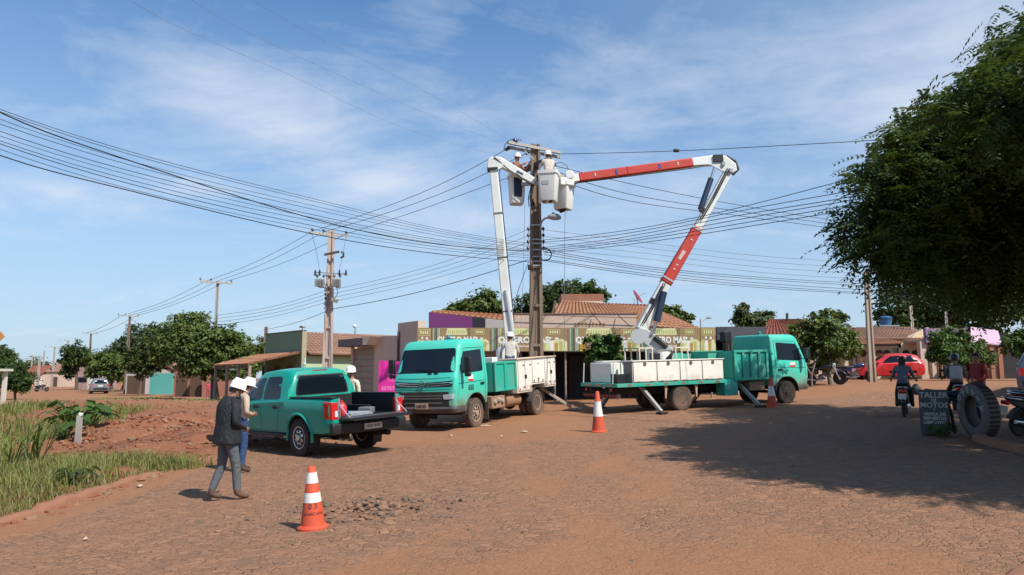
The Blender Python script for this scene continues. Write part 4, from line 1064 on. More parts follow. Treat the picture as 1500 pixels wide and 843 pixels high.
    m = MB(); m.tube([(-.1, .12, .78), (-.40, .10, .82), (-.44, 0, .83), (-.40, -.10, .82), (-.1, -.12, .78)], .012, 6); m.build('grab_rail', chrome, o, smooth=60)
    m = MB(); m.box((-.42, 0, .72), (.07, .17, .09)); m.build('tail_lamp', redlens, o, bev=.02)
    m = MB(); m.box((-.46, 0, .58), (.008, .20, .15), rot=(0, R(12), 0)); pl = m.build('number_plate', plate_m, o)
    return o, m4

# ------------------------------------------------------------------ cars
def car(x, y, ang, label, paint, st, axles, R_, w, panels, group=None, lamps=True):
    c = empty('parked_car', (0, 0, 0), 0, label, 'car', group); m4 = seat(c, x, y, ang)
    cutters = []
    for ax in axles: cutters += [arch_cut(ax, R_, R_ + .06, -1.2, -.58), arch_cut(ax, R_, R_ + .06, .58, 1.2)]
    b = shell('body', st, c, paint, cutters); bv = bvh_of(b.data)
    for ax in axles:
        for s_ in (-1, 1):
            arch_liner(ax, R_, R_ + .055, .58 * s_, w * .96 * s_, c); wheel(c, (ax, s_ * (w - .12), R_), R_, .2, alu, rubber, s_, 6)
    m = MB(); m.bx(axles[0] - .3, axles[1] + .3, -.5, .5, .2, .4); m.build('underbody', under, c)
    for nm, poly, axs, mt in panels:
        for a in axs: panel(bv, poly, a, .006, r=.05).build(nm, mt, c, smooth=50)
    for s_ in (-1, 1):
        m = MB(); zb = st[6][2]; m.box((axles[1] - .52, s_ * (w + .08), zb + .05), (.10, .18, .13)); m.build('side_mirror', paint, c, bev=.03)
    return c, bv
# ------------------------------------------------------------------ ground
def sstep(a, b, x):
    t = min(1, max(0, (x - a) / (b - a))); return t * t * (3 - 2 * t)
def axis_pts(spans):
    out = []
    for a, b, d in spans: out += list(np.arange(a, b - d * .3, d))
    return out + [spans[-1][1]]
gx = [-900, -600, -400, -280, -200, -150, -115, -90, -72, -60, -52] + axis_pts([(-46, -16, .9), (-16, 15, .17), (15, 44, .8)]) + [48, 56, 68, 85, 110, 150, 210, 300, 450, 650, 900]
gy = [-300, -150, -80, -45, -25, -14, -8, -4, -1] + axis_pts([(1, 5, .5), (5, 31, .17), (31, 66, .9)]) + [70, 78, 90, 105, 125, 150, 190, 240, 320, 450, 650, 950, 1400]
def hole(x, y):      # where the paving is broken up, by the near cone
    return math.exp(-((x + 1.95) / 1.05) ** 2 - ((y - 10.1 + .12 * (x + 2)) / .75) ** 2)
def build_ground():
    vs, dirt, verge = [], [], []
    for y in gy:
        for x in gx:
            z = gz(x, y)
            near = 1 - sstep(30, 60, math.hypot(x, y))
            if near > 0:
                z += near * (.016 * _n(x, y, 1.1, 4.0) + .008 * _n(x, y, 3.1, 7.0))
                h = hole(x, y)
                if h > .02: z += h * (-.035 + .05 * _n(x, y, 4.5, 2.0))
                if x < -6.9 and 8 < y < 40: z += .05 * _n(x, y, 2.2, 12.0) + .05 * _n(x, y, .8, 5.0)
            vs.append((x, y, z))
            n = .5 + .5 * _n(x, y, .33, 21) + .3 * _n(x, y, 1.1, 8)
            d = .16 + .34 * n
            d = max(d, sstep(15.2, 18.5, y + .30 * (x + 1) * (1 if x < -1 else .15)) * sstep(4.5, -.5, x - .12 * (y - 18)))
            d = max(d, sstep(26.3, 28.0, y - .30 * max(0, x - 6)) * .95)
            d = max(d, sstep(-5.6, -6.3, x) * sstep(8, 10, y))
            d = max(d, .85 * math.exp(-((x - 1.5) / 5.5) ** 2 - ((y - 6.3) / 1.9) ** 2))
            if x > 4 and y < 9: d = min(d, .36)
            if 2 < y < 26:      # where wheels run the dust is packed
                for cx in (2.6 - .30 * (y - 5) + .012 * (y - 5) ** 2, -1.6 + .50 * (y - 5)):
                    for o_ in (-.8, .8): d += .26 * math.exp(-((x - cx - o_) / .30) ** 2)
            d *= 1 - .85 * hole(x, y)
            dirt.append(d)
            verge.append(sstep(.0, .4, kerb_x(y) - x) * sstep(34, 26, y))
    nx = len(gx); fs = [(j * nx + i, j * nx + i + 1, (j + 1) * nx + i + 1, (j + 1) * nx + i) for j in range(len(gy) - 1) for i in range(nx - 1)]
    me = bpy.data.meshes.new('ground'); me.from_pydata(vs, [], fs)
    for nm, dat in (('dirt', dirt), ('verge', verge)):
        a = me.attributes.new(nm, 'FLOAT', 'POINT'); a.data.foreach_set('value', dat)
    me.polygons.foreach_set('use_smooth', [True] * len(me.polygons))
    o = bpy.data.objects.new('ground', me); COL.objects.link(o); o['kind'] = 'structure'
    m, nt, b = new_mat('street_ground'); me.materials.append(m)
    tc = N(nt, 'ShaderNodeTexCoord'); P = tc.outputs['Object']
    ad = N(nt, 'ShaderNodeAttribute', attribute_name='dirt').outputs['Fac']; av = N(nt, 'ShaderNodeAttribute', attribute_name='verge').outputs['Fac']
    nz = N(nt, 'ShaderNodeTexNoise'); nz.inputs['Scale'].default_value = 3.0; nz.inputs['Detail'].default_value = 5; nt.links.new(P, nz.inputs['Vector'])
    wv = N(nt, 'ShaderNodeVectorMath', operation='MULTIPLY_ADD'); nt.links.new(nz.outputs['Color'], wv.inputs[0]); wv.inputs[1].default_value = (.42, .30, 0); nt.links.new(P, wv.inputs[2])
    mp = N(nt, 'ShaderNodeMapping'); mp.inputs['Scale'].default_value = (1, 1.25, .01); mp.inputs['Rotation'].default_value = (0, 0, R(24)); nt.links.new(wv.outputs[0], mp.inputs[0])
    ve = N(nt, 'ShaderNodeTexVoronoi', feature='DISTANCE_TO_EDGE'); ve.inputs['Scale'].default_value = 8.2; nt.links.new(mp.outputs[0], ve.inputs['Vector'])
    vc = N(nt, 'ShaderNodeTexVoronoi', feature='F1'); vc.inputs['Scale'].default_value = 8.2; nt.links.new(mp.outputs[0], vc.inputs['Vector'])
    sc = N(nt, 'ShaderNodeSeparateXYZ'); nt.links.new(vc.outputs['Color'], sc.inputs[0])
    fine = noi(nt, P, 26, 6, .7); mid = noi(nt, P, 6, 5, .62); big = noi(nt, P, .55, 5, .6); big2 = noi(nt, P, 1.7, 6, .65)
    stone = mixc(nt, sc.outputs[0], (.335, .182, .112), (.185, .115, .080))
    stone = mixc(nt, mth(nt, 'MULTIPLY', mid, .5), stone, (.32, .163, .092))
    jw = mth(nt, 'MULTIPLY_ADD', big2, .12, .02)
    joint = mth(nt, 'SUBTRACT', 1.0, mth(nt, 'DIVIDE', ve.outputs['Distance'], jw, clamp=True), clamp=True)
    jn = ramp(nt, noi(nt, P, 2.1, 6, .75), [(.47, (0, 0, 0)), (.60, (1, 1, 1))])
    dash = ramp(nt, noi(nt, P, 12, 3, .6), [(.53, (0, 0, 0)), (.60, (1, 1, 1))])
    jmask = mth(nt, 'MULTIPLY', mth(nt, 'MULTIPLY', joint, dash), mth(nt, 'MULTIPLY', jn, .85))
    seam = mth(nt, 'SUBTRACT', 1.0, mth(nt, 'DIVIDE', ve.outputs['Distance'], .16, clamp=True), clamp=True)
    dust = mixc(nt, big2, (.375, .178, .092), (.305, .142, .073))
    dust = mixc(nt, mth(nt, 'MULTIPLY', fine, .5), dust, (.22, .105, .056))
    cover = mth(nt, 'ADD', ad, mth(nt, 'MULTIPLY_ADD', mid, .9, -.45))
    cover = mth(nt, 'ADD', cover, mth(nt, 'MULTIPLY_ADD', big, .7, -.35))
    cov = ramp(nt, cover, [(.26, (0, 0, 0)), (.80, (1, 1, 1))])
    c = mixc(nt, mth(nt, 'MULTIPLY', cov, .86), stone, dust)
    c = mixc(nt, mth(nt, 'MULTIPLY', mth(nt, 'MULTIPLY', seam, seam), mth(nt, 'MULTIPLY_ADD', big2, .8, .15, clamp=True)), c, dust)
    jd = mth(nt, 'MULTIPLY', jmask, mth(nt, 'MULTIPLY_ADD', cov, -.85, 1.0, clamp=True))
    c = mixc(nt, mth(nt, 'MULTIPLY', jd, .80), c, (.075, .040, .027))
    red = mixc(nt, mid, (.19, .068, .036), (.28, .115, .062))
    c = mixc(nt, mth(nt, 'MULTIPLY', av, .85), c, red)
    dk = ramp(nt, noi(nt, mp.outputs[0], 17, 3, .55, .8), [(.57, (0, 0, 0)), (.68, (1, 1, 1))])
    c = mixc(nt, mth(nt, 'MULTIPLY', dk, mth(nt, 'MULTIPLY_ADD', cov, -.45, .72)), c, (.12, .066, .042))
    # scattered grit
    gr = ramp(nt, noi(nt, P, 55, 3, .8), [(.66, (0, 0, 0)), (.72, (1, 1, 1))])
    c = mixc(nt, mth(nt, 'MULTIPLY', gr, .35), c, (.42, .28, .19))
    gd = ramp(nt, noi(nt, P, 41, 3, .8), [(.69, (0, 0, 0)), (.74, (1, 1, 1))])
    c = mixc(nt, mth(nt, 'MULTIPLY', gd, .6), c, (.09, .05, .035))
    nt.links.new(c, b.inputs['Base Color']); b.inputs['Roughness'].default_value = .95; b.inputs['Specular IOR Level'].default_value = .2
    h = mth(nt, 'SUBTRACT', mth(nt, 'MULTIPLY', mid, .55), mth(nt, 'MULTIPLY', jd, .8))
    h = mth(nt, 'SUBTRACT', mth(nt, 'ADD', h, mth(nt, 'MULTIPLY', fine, .5)), mth(nt, 'MULTIPLY', mth(nt, 'MULTIPLY', seam, seam), mth(nt, 'MULTIPLY_ADD', cov, -.2, .30))); h = mth(nt, 'ADD', h, mth(nt, 'MULTIPLY', sc.outputs[1], mth(nt, 'MULTIPLY_ADD', cov, -.3, .42)))
    bump(nt, b, h, .9, .045)
    return o
build_ground()

def chunks(name, pts, smin, smax, mats, seed=1, flatn=.6, kind='stuff'):
    """loose stones as one mass: PTS are (x, y, base z offset)"""
    rg = np.random.default_rng(seed)
    base = []
    bm = bmesh.new(); bmesh.ops.create_icosphere(bm, subdivisions=1, radius=1); bv = np.array([v.co[:] for v in bm.verts]); bf = [[v.index for v in f.verts] for f in bm.faces]; bm.free()
    V, Fc, mi = [], [], []
    for i, (x, y, dz) in enumerate(pts):
        s = smin + (smax - smin) * rg.random() ** 2.2
        q = bv * (1 + rg.uniform(-.32, .32, (len(bv), 1))) * np.array([1 * rg.uniform(.7, 1.4), rg.uniform(.6, 1.1), flatn * rg.uniform(.6, 1.2)]) * s
        a = rg.uniform(0, 6.28); t = rg.uniform(-.5, .5); ca, sa = math.cos(a), math.sin(a); ct, st = math.cos(t), math.sin(t)
        q = q @ np.array([[1, 0, 0], [0, ct, -st], [0, st, ct]]).T @ np.array([[ca, -sa, 0], [sa, ca, 0], [0, 0, 1]]).T
        q += (x, y, gz(x, y) + dz + s * flatn * .25)
        o = len(V) * len(bv); V.append(q); Fc += [[j + o for j in f] for f in bf]; mi += [int(rg.integers(0, len(mats)))] * len(bf)
    me = bpy.data.meshes.new(name); me.from_pydata(np.concatenate(V).tolist(), [], Fc)
    for m in mats: me.materials.append(m)
    me.polygons.foreach_set('material_index', mi)
    o = bpy.data.objects.new(name, me); COL.objects.link(o); o['kind'] = kind
    return o
st_a = flat('broken_stone_brown', (.23, .135, .085), .9, dirt=.5, dcol=(.33, .17, .09), scale=8)
st_b = flat('broken_stone_grey', (.135, .09, .064), .9, dirt=.3, dcol=(.33, .17, .09), scale=8)
st_r = flat('red_clod', (.25, .088, .044), .95, var=.35, scale=6)
st_r2 = flat('pale_red_clod', (.31, .14, .08), .95, var=.3, scale=6)
pts = []
for _ in range(240):
    x, y = -1.95 + random.gauss(0, .8), 10.1 + random.gauss(0, .55); pts.append((x, y - .12 * (x + 2), -.012))
for _ in range(120):
    x, y = random.uniform(-4.2, -.6), random.uniform(8.8, 12); pts.append((x, y, -.010))
chunks('broken_paving_rubble', pts, .015, .062, [st_a, st_b], 3, .55)
pts = []
for _ in range(2600):
    x, y = random.gauss(-9.9, 1.7), random.gauss(20.7, 1.9)
    pts.append((x, y, 0))
for _ in range(700):
    x, y = random.uniform(-9.8, -5.9), random.uniform(15.6, 20)
    if _n(x, y, .6, 3) > -.1: pts.append((x, y, -.01))
for _ in range(420):
    y = random.uniform(7, 16); x = kerb_x(y) + random.choice((.06, -.25)) + random.gauss(0, .12); pts.append((x, y, -.01))
chunks('red_earth_rubble', pts, .015, .085, [st_r, st_r2, st_r, st_a], 5, .65)
pts = []
for _ in range(2600):
    x, y = random.uniform(-22, -7.5), random.uniform(22, 40)
    if _n(x, y, .25, 6) > -.25: pts.append((x, y, 0))
chunks('lifted_paving_rubble', pts, .025, .085, [st_a, st_b, st_r, st_a], 6, .5)
pts = [(random.uniform(-5, 9), random.uniform(5.5, 25), -.006) for _ in range(420)]
chunks('road_gravel', pts, .008, .030, [st_a, st_b, st_r2], 8, .6)

# clay kerb on the verge's edge: one casting per length
clay = flat('kerb_clay', (.30, .135, .08), .92, dirt=.5, dcol=(.28, .12, .06), var=.3, scale=4)
kb = MB(); rg = []
yy = 6.5
while yy < 15.0:
    x = kerb_x(yy) + random.uniform(-.018, .018); z = g0(x, yy); wv = .03 * math.sin(yy * 5.1) + random.uniform(-.05, .05)
    hh = .115 + .02 * math.sin(yy * 2.3) + random.uniform(-.02, .015) - (.05 if (yy * 1.02) % 1.0 < .12 else 0)
    if yy > 13.6: hh *= max(.15, (15.0 - yy) / 1.4)
    rg.append([(x + .015, yy, z - .1), (x + .01 + wv * .2, yy, z + hh * .55), (x - .03, yy, z + hh * .92), (x - .09, yy, z + hh), (x - .17 + wv * .3, yy, z + hh * .97), (x - .20, yy, z - .1)])
    yy += .12
kb.loft(rg); tag(kb.build('kerb', clay, smooth=50), kind='structure')
# the other kerb, under the shade tree
kb = MB(); rg = []
A, B = G(1424, 646), G(1620, 700)
for k in range(30):
    t = k / 29; p = A.lerp(B, t); d = (B - A).normalized(); nrm = Vector((-d.y, d.x, 0)); z = gz(p.x, p.y)
    w = .02 * math.sin(k * 1.7)
    rg.append([(p + nrm * u + Vector((0, 0, 0))).to_2d().to_3d() + Vector((0, 0, z + v)) for u, v in ((0, -.1), (.0 + w, .10), (.03, .13), (.18, .13 + w), (.20, -.1))])
kb.loft(rg); tag(kb.build('kerb', clay, smooth=50), kind='structure')
kb = MB(); rg = []
A, B = G(1452, 862), G(1540, 800)
for k in range(14):
    t = k / 13; p = A.lerp(B, t); d = (B - A).normalized(); nrm = Vector((-d.y, d.x, 0)); z = gz(p.x, p.y)
    rg.append([(p + nrm * -u).to_2d().to_3d() + Vector((0, 0, z + v)) for u, v in ((0, -.1), (.0, .03 + .012 * math.sin(k * 2)), (.03, .05), (.13, .05), (.16, -.1))])
kb.loft(rg); tag(kb.build('kerb', clay, smooth=50), kind='structure')

# ------------------------------------------------------------------ foliage
def mesh_from_np(name, V, F, mats, tint=None, mi=None):
    me = bpy.data.meshes.new(name); k = F.shape[1]
    me.vertices.add(len(V)); me.vertices.foreach_set('co', V.astype(np.float32).ravel())
    me.loops.add(F.size); me.loops.foreach_set('vertex_index', F.astype(np.int32).ravel())
    me.polygons.add(len(F)); me.polygons.foreach_set('loop_start', np.arange(0, F.size, k, dtype=np.int32))
    if tint is not None:
        a = me.attributes.new('tint', 'FLOAT', 'POINT'); a.data.foreach_set('value', tint.astype(np.float32))
    for m in mats: me.materials.append(m)
    if mi is not None: me.polygons.foreach_set('material_index', mi.astype(np.int32))
    me.update(calc_edges=True); me.validate()
    return me
def unit(a): return a / np.maximum(np.linalg.norm(a, axis=1, keepdims=True), 1e-9)
def leaf_quads(P, Nn, T, L, Wd, fold=.15):
    """one folded diamond leaf per row"""
    T = unit(T - Nn * (T * Nn).sum(1, keepdims=True)); B = np.cross(Nn, T)
    L = np.broadcast_to(np.asarray(L, float).reshape(-1, 1), (len(P), 1)); Wd = np.broadcast_to(np.asarray(Wd, float).reshape(-1, 1), (len(P), 1))
    a = P - T * L * .5; c = P + T * L * .5 - Nn * L * .12; b = P + B * Wd * .5 + Nn * Wd * fold; d = P - B * Wd * .5 + Nn * Wd * fold
    V = np.stack([a, b, c, d], 1).reshape(-1, 3); F = np.arange(len(V)).reshape(-1, 4); return V, F
def leafcloud(blobs, n, size, seed, clump=.30, per=None, flatz=.7, droop=.25, aspect=.5, inner=.12):
    """leaves in many small clumps over lumpy blobs [(x, y, z, r)]"""
    rg = np.random.default_rng(seed); bl = np.array(blobs, float)
    wt = bl[:, 3] ** 2; wt /= wt.sum(); per = per or 26
    nc = max(8, n // per); bi = rg.choice(len(bl), nc, p=wt)
    d = unit(rg.normal(size=(nc, 3)))
    lump = .80 + .22 * np.sin(d[:, 0] * 5 + bi * 1.7) * np.cos(d[:, 1] * 4.3 + bi) + .16 * np.sin(d[:, 2] * 7 + bi * 2.9)
    rad = bl[bi, 3] * lump * np.where(rg.random(nc) < inner, rg.uniform(.3, .8, nc), rg.uniform(.82, 1.08, nc))
    C = bl[bi, :3] + d * rad[:, None]
    cs = bl[bi, 3] * clump * rg.uniform(.6, 1.3, nc)
    ci = rg.integers(0, nc, n)
    off = rg.normal(size=(n, 3)) * cs[ci][:, None] * np.array([1, 1, flatz]) * .62
    P = C[ci] + off
    out = unit(P - bl[bi[ci], :3])
    Nn = unit(out * .55 + np.array([0, 0, .75]) + rg.normal(size=(n, 3)) * .55)
    T = out * .7 + rg.normal(size=(n, 3)) * .7 - np.array([0, 0, droop])
    L = size * rg.uniform(.6, 1.35, n)
    V, F = leaf_quads(P, Nn, T, L, L * aspect)
    ct = rg.uniform(0, 1, nc)
    tint = np.clip(ct[ci] * .6 + rg.uniform(0, .4, n), 0, 1)
    return V, F, np.repeat(tint, 4)
def tree(name, label, base, blobs, n, size, mat, bark, trunk_r, seed, group=None, cat='tree', limbs=5, trunk_top=None, sub=None, **kw):
    o = empty(name, base, 0, label, cat, group); b0 = Vector(base)
    bl = [(x - b0.x, y - b0.y, z - b0.z, r) for x, y, z, r in blobs]
    V, F, t = leafcloud(bl, int(n * 1.9), size * 1.04, seed, **kw)
    c = bpy.data.objects.new('crown', mesh_from_np('crown', V, F, [mat], t)); COL.objects.link(c); c.parent = o
    rg = random.Random(seed)
    ctr = Vector((sum(q[0] for q in bl) / len(bl), sum(q[1] for q in bl) / len(bl), sum(q[2] for q in bl) / len(bl)))
    lo = min(q[2] - q[3] for q in bl)
    top = Vector(trunk_top) - b0 if trunk_top else Vector((ctr.x * .35, ctr.y * .35, max(.3, lo + .25 * (ctr.z - lo))))
    m = MB(); p0 = Vector((0, 0, -.15)); mid = p0.lerp(top, .5) + Vector((rg.uniform(-.1, .1), rg.uniform(-.1, .1), 0)) * top.length * .3
    m.tube([p0, p0 + Vector((0, 0, .25)), mid, top], [trunk_r * 1.45, trunk_r * 1.1, trunk_r * .9, trunk_r * .75], 10); m.build('trunk', bark, o, smooth=60)
    big = sorted(bl, key=lambda q: -q[3])[:limbs]
    for q in big:
        m = MB(); e = Vector(q[:3]); k = top.lerp(e, .5) + Vector((rg.uniform(-1, 1), rg.uniform(-1, 1), rg.uniform(0, 1))) * .12 * (e - top).length
        m.tube([top - Vector((0, 0, .05)), k, e], [trunk_r * .55, trunk_r * .36, trunk_r * .12], 7)
        for _ in range(3):
            e2 = e + Vector((rg.uniform(-1, 1), rg.uniform(-1, 1), rg.uniform(-.3, 1))).normalized() * q[3] * .8; m.tube([k.lerp(e, .5), e2], [trunk_r * .2, trunk_r * .05], 5)
        m.build('limb', bark, o, smooth=60)
    return o
lf_dark = leaf_mat('leaf_deep_green', (.018, .036, .011), (.044, .078, .018), (.10, .135, .032))
lf_mid = leaf_mat('leaf_mid_green', (.042, .070, .015), (.095, .140, .03), (.195, .225, .06))
lf_fresh = leaf_mat('leaf_fresh_green', (.030, .066, .012), (.070, .135, .024), (.15, .22, .045))
lf_olive = leaf_mat('leaf_olive', (.030, .045, .012), (.065, .085, .022), (.12, .13, .04))
lf_haze = leaf_mat('leaf_haze_green', (.045, .07, .035), (.085, .12, .05), (.15, .18, .075))  # paler, greyer green puts distance haze into the leaf colour
lf_grass = leaf_mat('grass_blade', (.105, .125, .028), (.20, .235, .05), (.33, .31, .11), 1.2, .3)
lf_dry = leaf_mat('dry_blade', (.16, .12, .05), (.25, .19, .09), (.33, .26, .14), 1.2, .3)
bk_brown = bark_mat('bark_brown', (.06, .042, .03), (.16, .12, .085))
bk_grey = bark_mat('bark_grey', (.10, .085, .07), (.24, .20, .165))

# ------------------------------------------------------------------ grass, one mass
def blades(name, pts, hmin, hmax, wid, seed, mats, frac_dry=.2, lean=.55):
    rg = np.random.default_rng(seed); P = np.array(pts, float); n = len(P)
    h = hmin + (hmax - hmin) * rg.random(n) ** 1.4; a = rg.uniform(0, 2 * PI, n)
    d = np.stack([np.cos(a), np.sin(a), np.zeros(n)], 1); s = np.stack([-np.sin(a), np.cos(a), np.zeros(n)], 1)
    ln = rg.uniform(.1, lean, n)[:, None] * h[:, None]; w = (wid * rg.uniform(.6, 1.4, n))[:, None]; up = np.array([0, 0, 1.0])
    r0, r1 = P - s * w, P + s * w; m = P + d * ln * .35 + up * h[:, None] * .55; m0, m1 = m - s * w * .8, m + s * w * .8; t = P + d * ln + up * h[:, None] * rg.uniform(.75, 1, n)[:, None]
    V = np.stack([r0, r1, m1, m0, t], 1).reshape(-1, 3); i = np.arange(n)[:, None] * 5
    F1 = np.concatenate([i, i + 1, i + 2, i + 3], 1); F2 = np.concatenate([i + 3, i + 2, i + 4, i + 4], 1)
    me = bpy.data.meshes.new(name)
    faces = F1.tolist() + [f[:3] for f in F2.tolist()]
    me.from_pydata(V.tolist(), [], faces)
    dry = (rg.random(n) < frac_dry).astype(int)
    for mt in mats: me.materials.append(mt)
    me.polygons.foreach_set('material_index', np.concatenate([dry, dry]).tolist())
    at = me.attributes.new('tint', 'FLOAT', 'POINT'); at.data.foreach_set('value', np.repeat(rg.random(n), 5).astype(np.float32))
    o = bpy.data.objects.new(name, me); COL.objects.link(o); o['kind'] = 'stuff'; return o
pts = []
while len(pts) < 56000:
    y = random.uniform(8.2, 16.2); x = random.uniform(-16, -5.6)
    edge = kerb_x(y) - .12 - .25 * max(0, 1 - (y - 8) / 8) if y < 14.2 else -6.6 + .75 * (y - 14.2) - max(0, y - 15.2) * 2.2
    if x > edge: continue
    k = .5 + .5 * _n(x, y, .55, 31) + .45 * _n(x, y, 1.7, 13)
    fr = min(1, (edge - x) / 1.2)
    if k * (.42 + .58 * fr) < random.uniform(.10, .66): continue
    pts.append((x, y, gz(x, y) - .03))
blades('grass', pts, .08, .42, .0065, 4, [lf_grass, lf_dry], .24, 1.0)
for _ in range(5200):      # sparse dry tufts that hang over the kerb
    y = random.uniform(7.5, 15); x = kerb_x(y) - .1 - abs(random.gauss(0, .30))
    if _n(x, y, 1.3, 8) > -.12: pts.append((x, y, gz(x, y) - .02))
blades('grass', pts[-4800:], .06, .30, .008, 14, [lf_dry, lf_grass], .45)
pts = []
while len(pts) < 12000:
    y = random.uniform(15.5, 27); x = random.uniform(-20, -6.4)
    k = .5 + .5 * _n(x, y, .35, 17) + .35 * _n(x, y, 1.1, 3)
    lim = .55 if x < -11.5 - .1 * (y - 16) else .98
    if k < lim + random.uniform(-.15, .2): continue
    pts.append((x, y, gz(x, y) - .03))
blades('grass', pts, .12, .45, .010, 5, [lf_grass, lf_dry], .25, .9)
pts = []
for _ in range(7000):        # mown strip along the far pavement
    y = random.uniform(40, 58); x = -.62 / .78 * (y - 31) - 6.5 - random.uniform(0, 5); pts.append((x, y, gz(x, y) - .02))
blades('grass', pts, .08, .3, .03, 6, [lf_grass, lf_dry], .1)
def leafy_plant(name, label, px, py, Y, h, n, L, mat, seed, group='weeds on the verge', spread=.5, reed=False, base=None):
    b = U(px, py, Y) if base is None else Vector(base); z = gz(b.x, b.y); o = empty(name, (b.x, b.y, z), 0, label, 'plant', group); rg = random.Random(seed)
    m = MB(); st = MB()
    for k in range(n):
        a = rg.uniform(0, 2 * PI); u = rg.uniform(.3, 1); hh = h * rg.uniform(.55, 1.0); tip = Vector((math.cos(a) * spread * u, math.sin(a) * spread * u, hh))
        if reed:
            p0 = Vector((rg.uniform(-.12, .12), rg.uniform(-.12, .12), -.05)); w = .014
            mid = p0.lerp(tip, .6) + Vector((0, 0, .25 * hh)); s = Vector((-math.sin(a), math.cos(a), 0)) * w; end = tip + Vector((math.cos(a), math.sin(a), -.6)) * .2 * hh
            m.add([p0 - s, p0 + s, mid + s * 1.2, mid - s * 1.2, tip + s * .8, tip - s * .8, end], [(0, 1, 2, 3), (3, 2, 4, 5), (5, 4, 6)])
        else:
            p0 = Vector((rg.uniform(-.1, .1), rg.uniform(-.1, .1), -.05)); st.tube([p0, p0.lerp(tip, .5) + Vector((0, 0, .12 * hh)), tip], [.014, .011, .006], 5)
            d = Vector((math.cos(a), math.sin(a), -.35)).normalized(); s = Vector((-math.sin(a), math.cos(a), 0)); l = L * rg.uniform(.7, 1.25); w = l * .40; nn = s.cross(d) * .06
            rows = [(0, .35), (.2, .9), (.45, 1), (.75, .6), (1, .03)]; vs = []
            for t, q in rows:
                c = tip + d * (l * t) + Vector((0, 0, -.25 * l * t * t)); vs += [c - s * w * q + Vector((0, 0, .06 * l)), c, c + s * w * q + Vector((0, 0, .06 * l))]
            m.add(vs, [(3 * i + j, 3 * i + j + 1, 3 * i + j + 4, 3 * i + j + 3) for i in range(4) for j in range(2)])
    if st.v: st.build('stem', leaf_mat('stem_green', (.05, .09, .02), (.08, .13, .03), (.12, .16, .05)), o, smooth=60)
    m.build('foliage', mat, o, smooth=40)
    return o
# ------------------------------------------------------------------ buildings
tan_w = wall_mat('tan_plaster', (.54, .41, .32), (.25, .15, .10), .45)
pink_w = wall_mat('pinkish_plaster', (.56, .41, .33), (.30, .18, .13), .4)
cream_w = wall_mat('cream_plaster', (.66, .52, .34), (.36, .20, .11), .4)
green_w = wall_mat('sage_green_plaster', (.15, .24, .15), (.13, .12, .07), .3)
green_l = wall_mat('pale_green_plaster', (.38, .50, .31), (.2, .16, .1), .3)
purple_w = wall_mat('purple_paint', (.155, .032, .140), (.10, .04, .07), .2)
black_w = wall_mat('black_paint', (.018, .018, .028), (.05, .04, .04), .3)
grey_w = wall_mat('pale_grey_plaster', (.42, .37, .35), (.3, .2, .15), .4)
char_w = wall_mat('charcoal_paint', (.075, .075, .088), (.09, .06, .05), .3)
dark_in = wall_mat('shade_dark_shopfront', (.022, .019, .022), (.05, .03, .025), .3)  # near-black base colour stands in for the shade inside the shops
brick_w = wall_mat('brick_red_wall', (.30, .13, .08), (.18, .08, .05), .5)
white_w = wall_mat('whitewash', (.62, .58, .52), (.36, .2, .12), .45)
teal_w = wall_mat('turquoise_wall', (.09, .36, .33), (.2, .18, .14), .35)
plum_w = wall_mat('mauve_fascia', (.26, .17, .27), (.2, .12, .12), .35)
wood_d = flat('dark_wood', (.10, .055, .035), .8, var=.3)
post_m = flat('post_pinkish', (.34, .24, .21), .7, var=.2)
tile_o = tile_mat('clay_tile_orange', (.42, .20, .105), (.30, .135, .075))
tile_b = tile_mat('clay_tile_brown', (.34, .185, .12), (.22, .12, .08))
tile_r = tile_mat('clay_tile_red', (.30, .085, .045), (.17, .055, .035))
shut_m = flat('shutter_slats', (.30, .24, .185), .6, dirt=.15, var=.15)
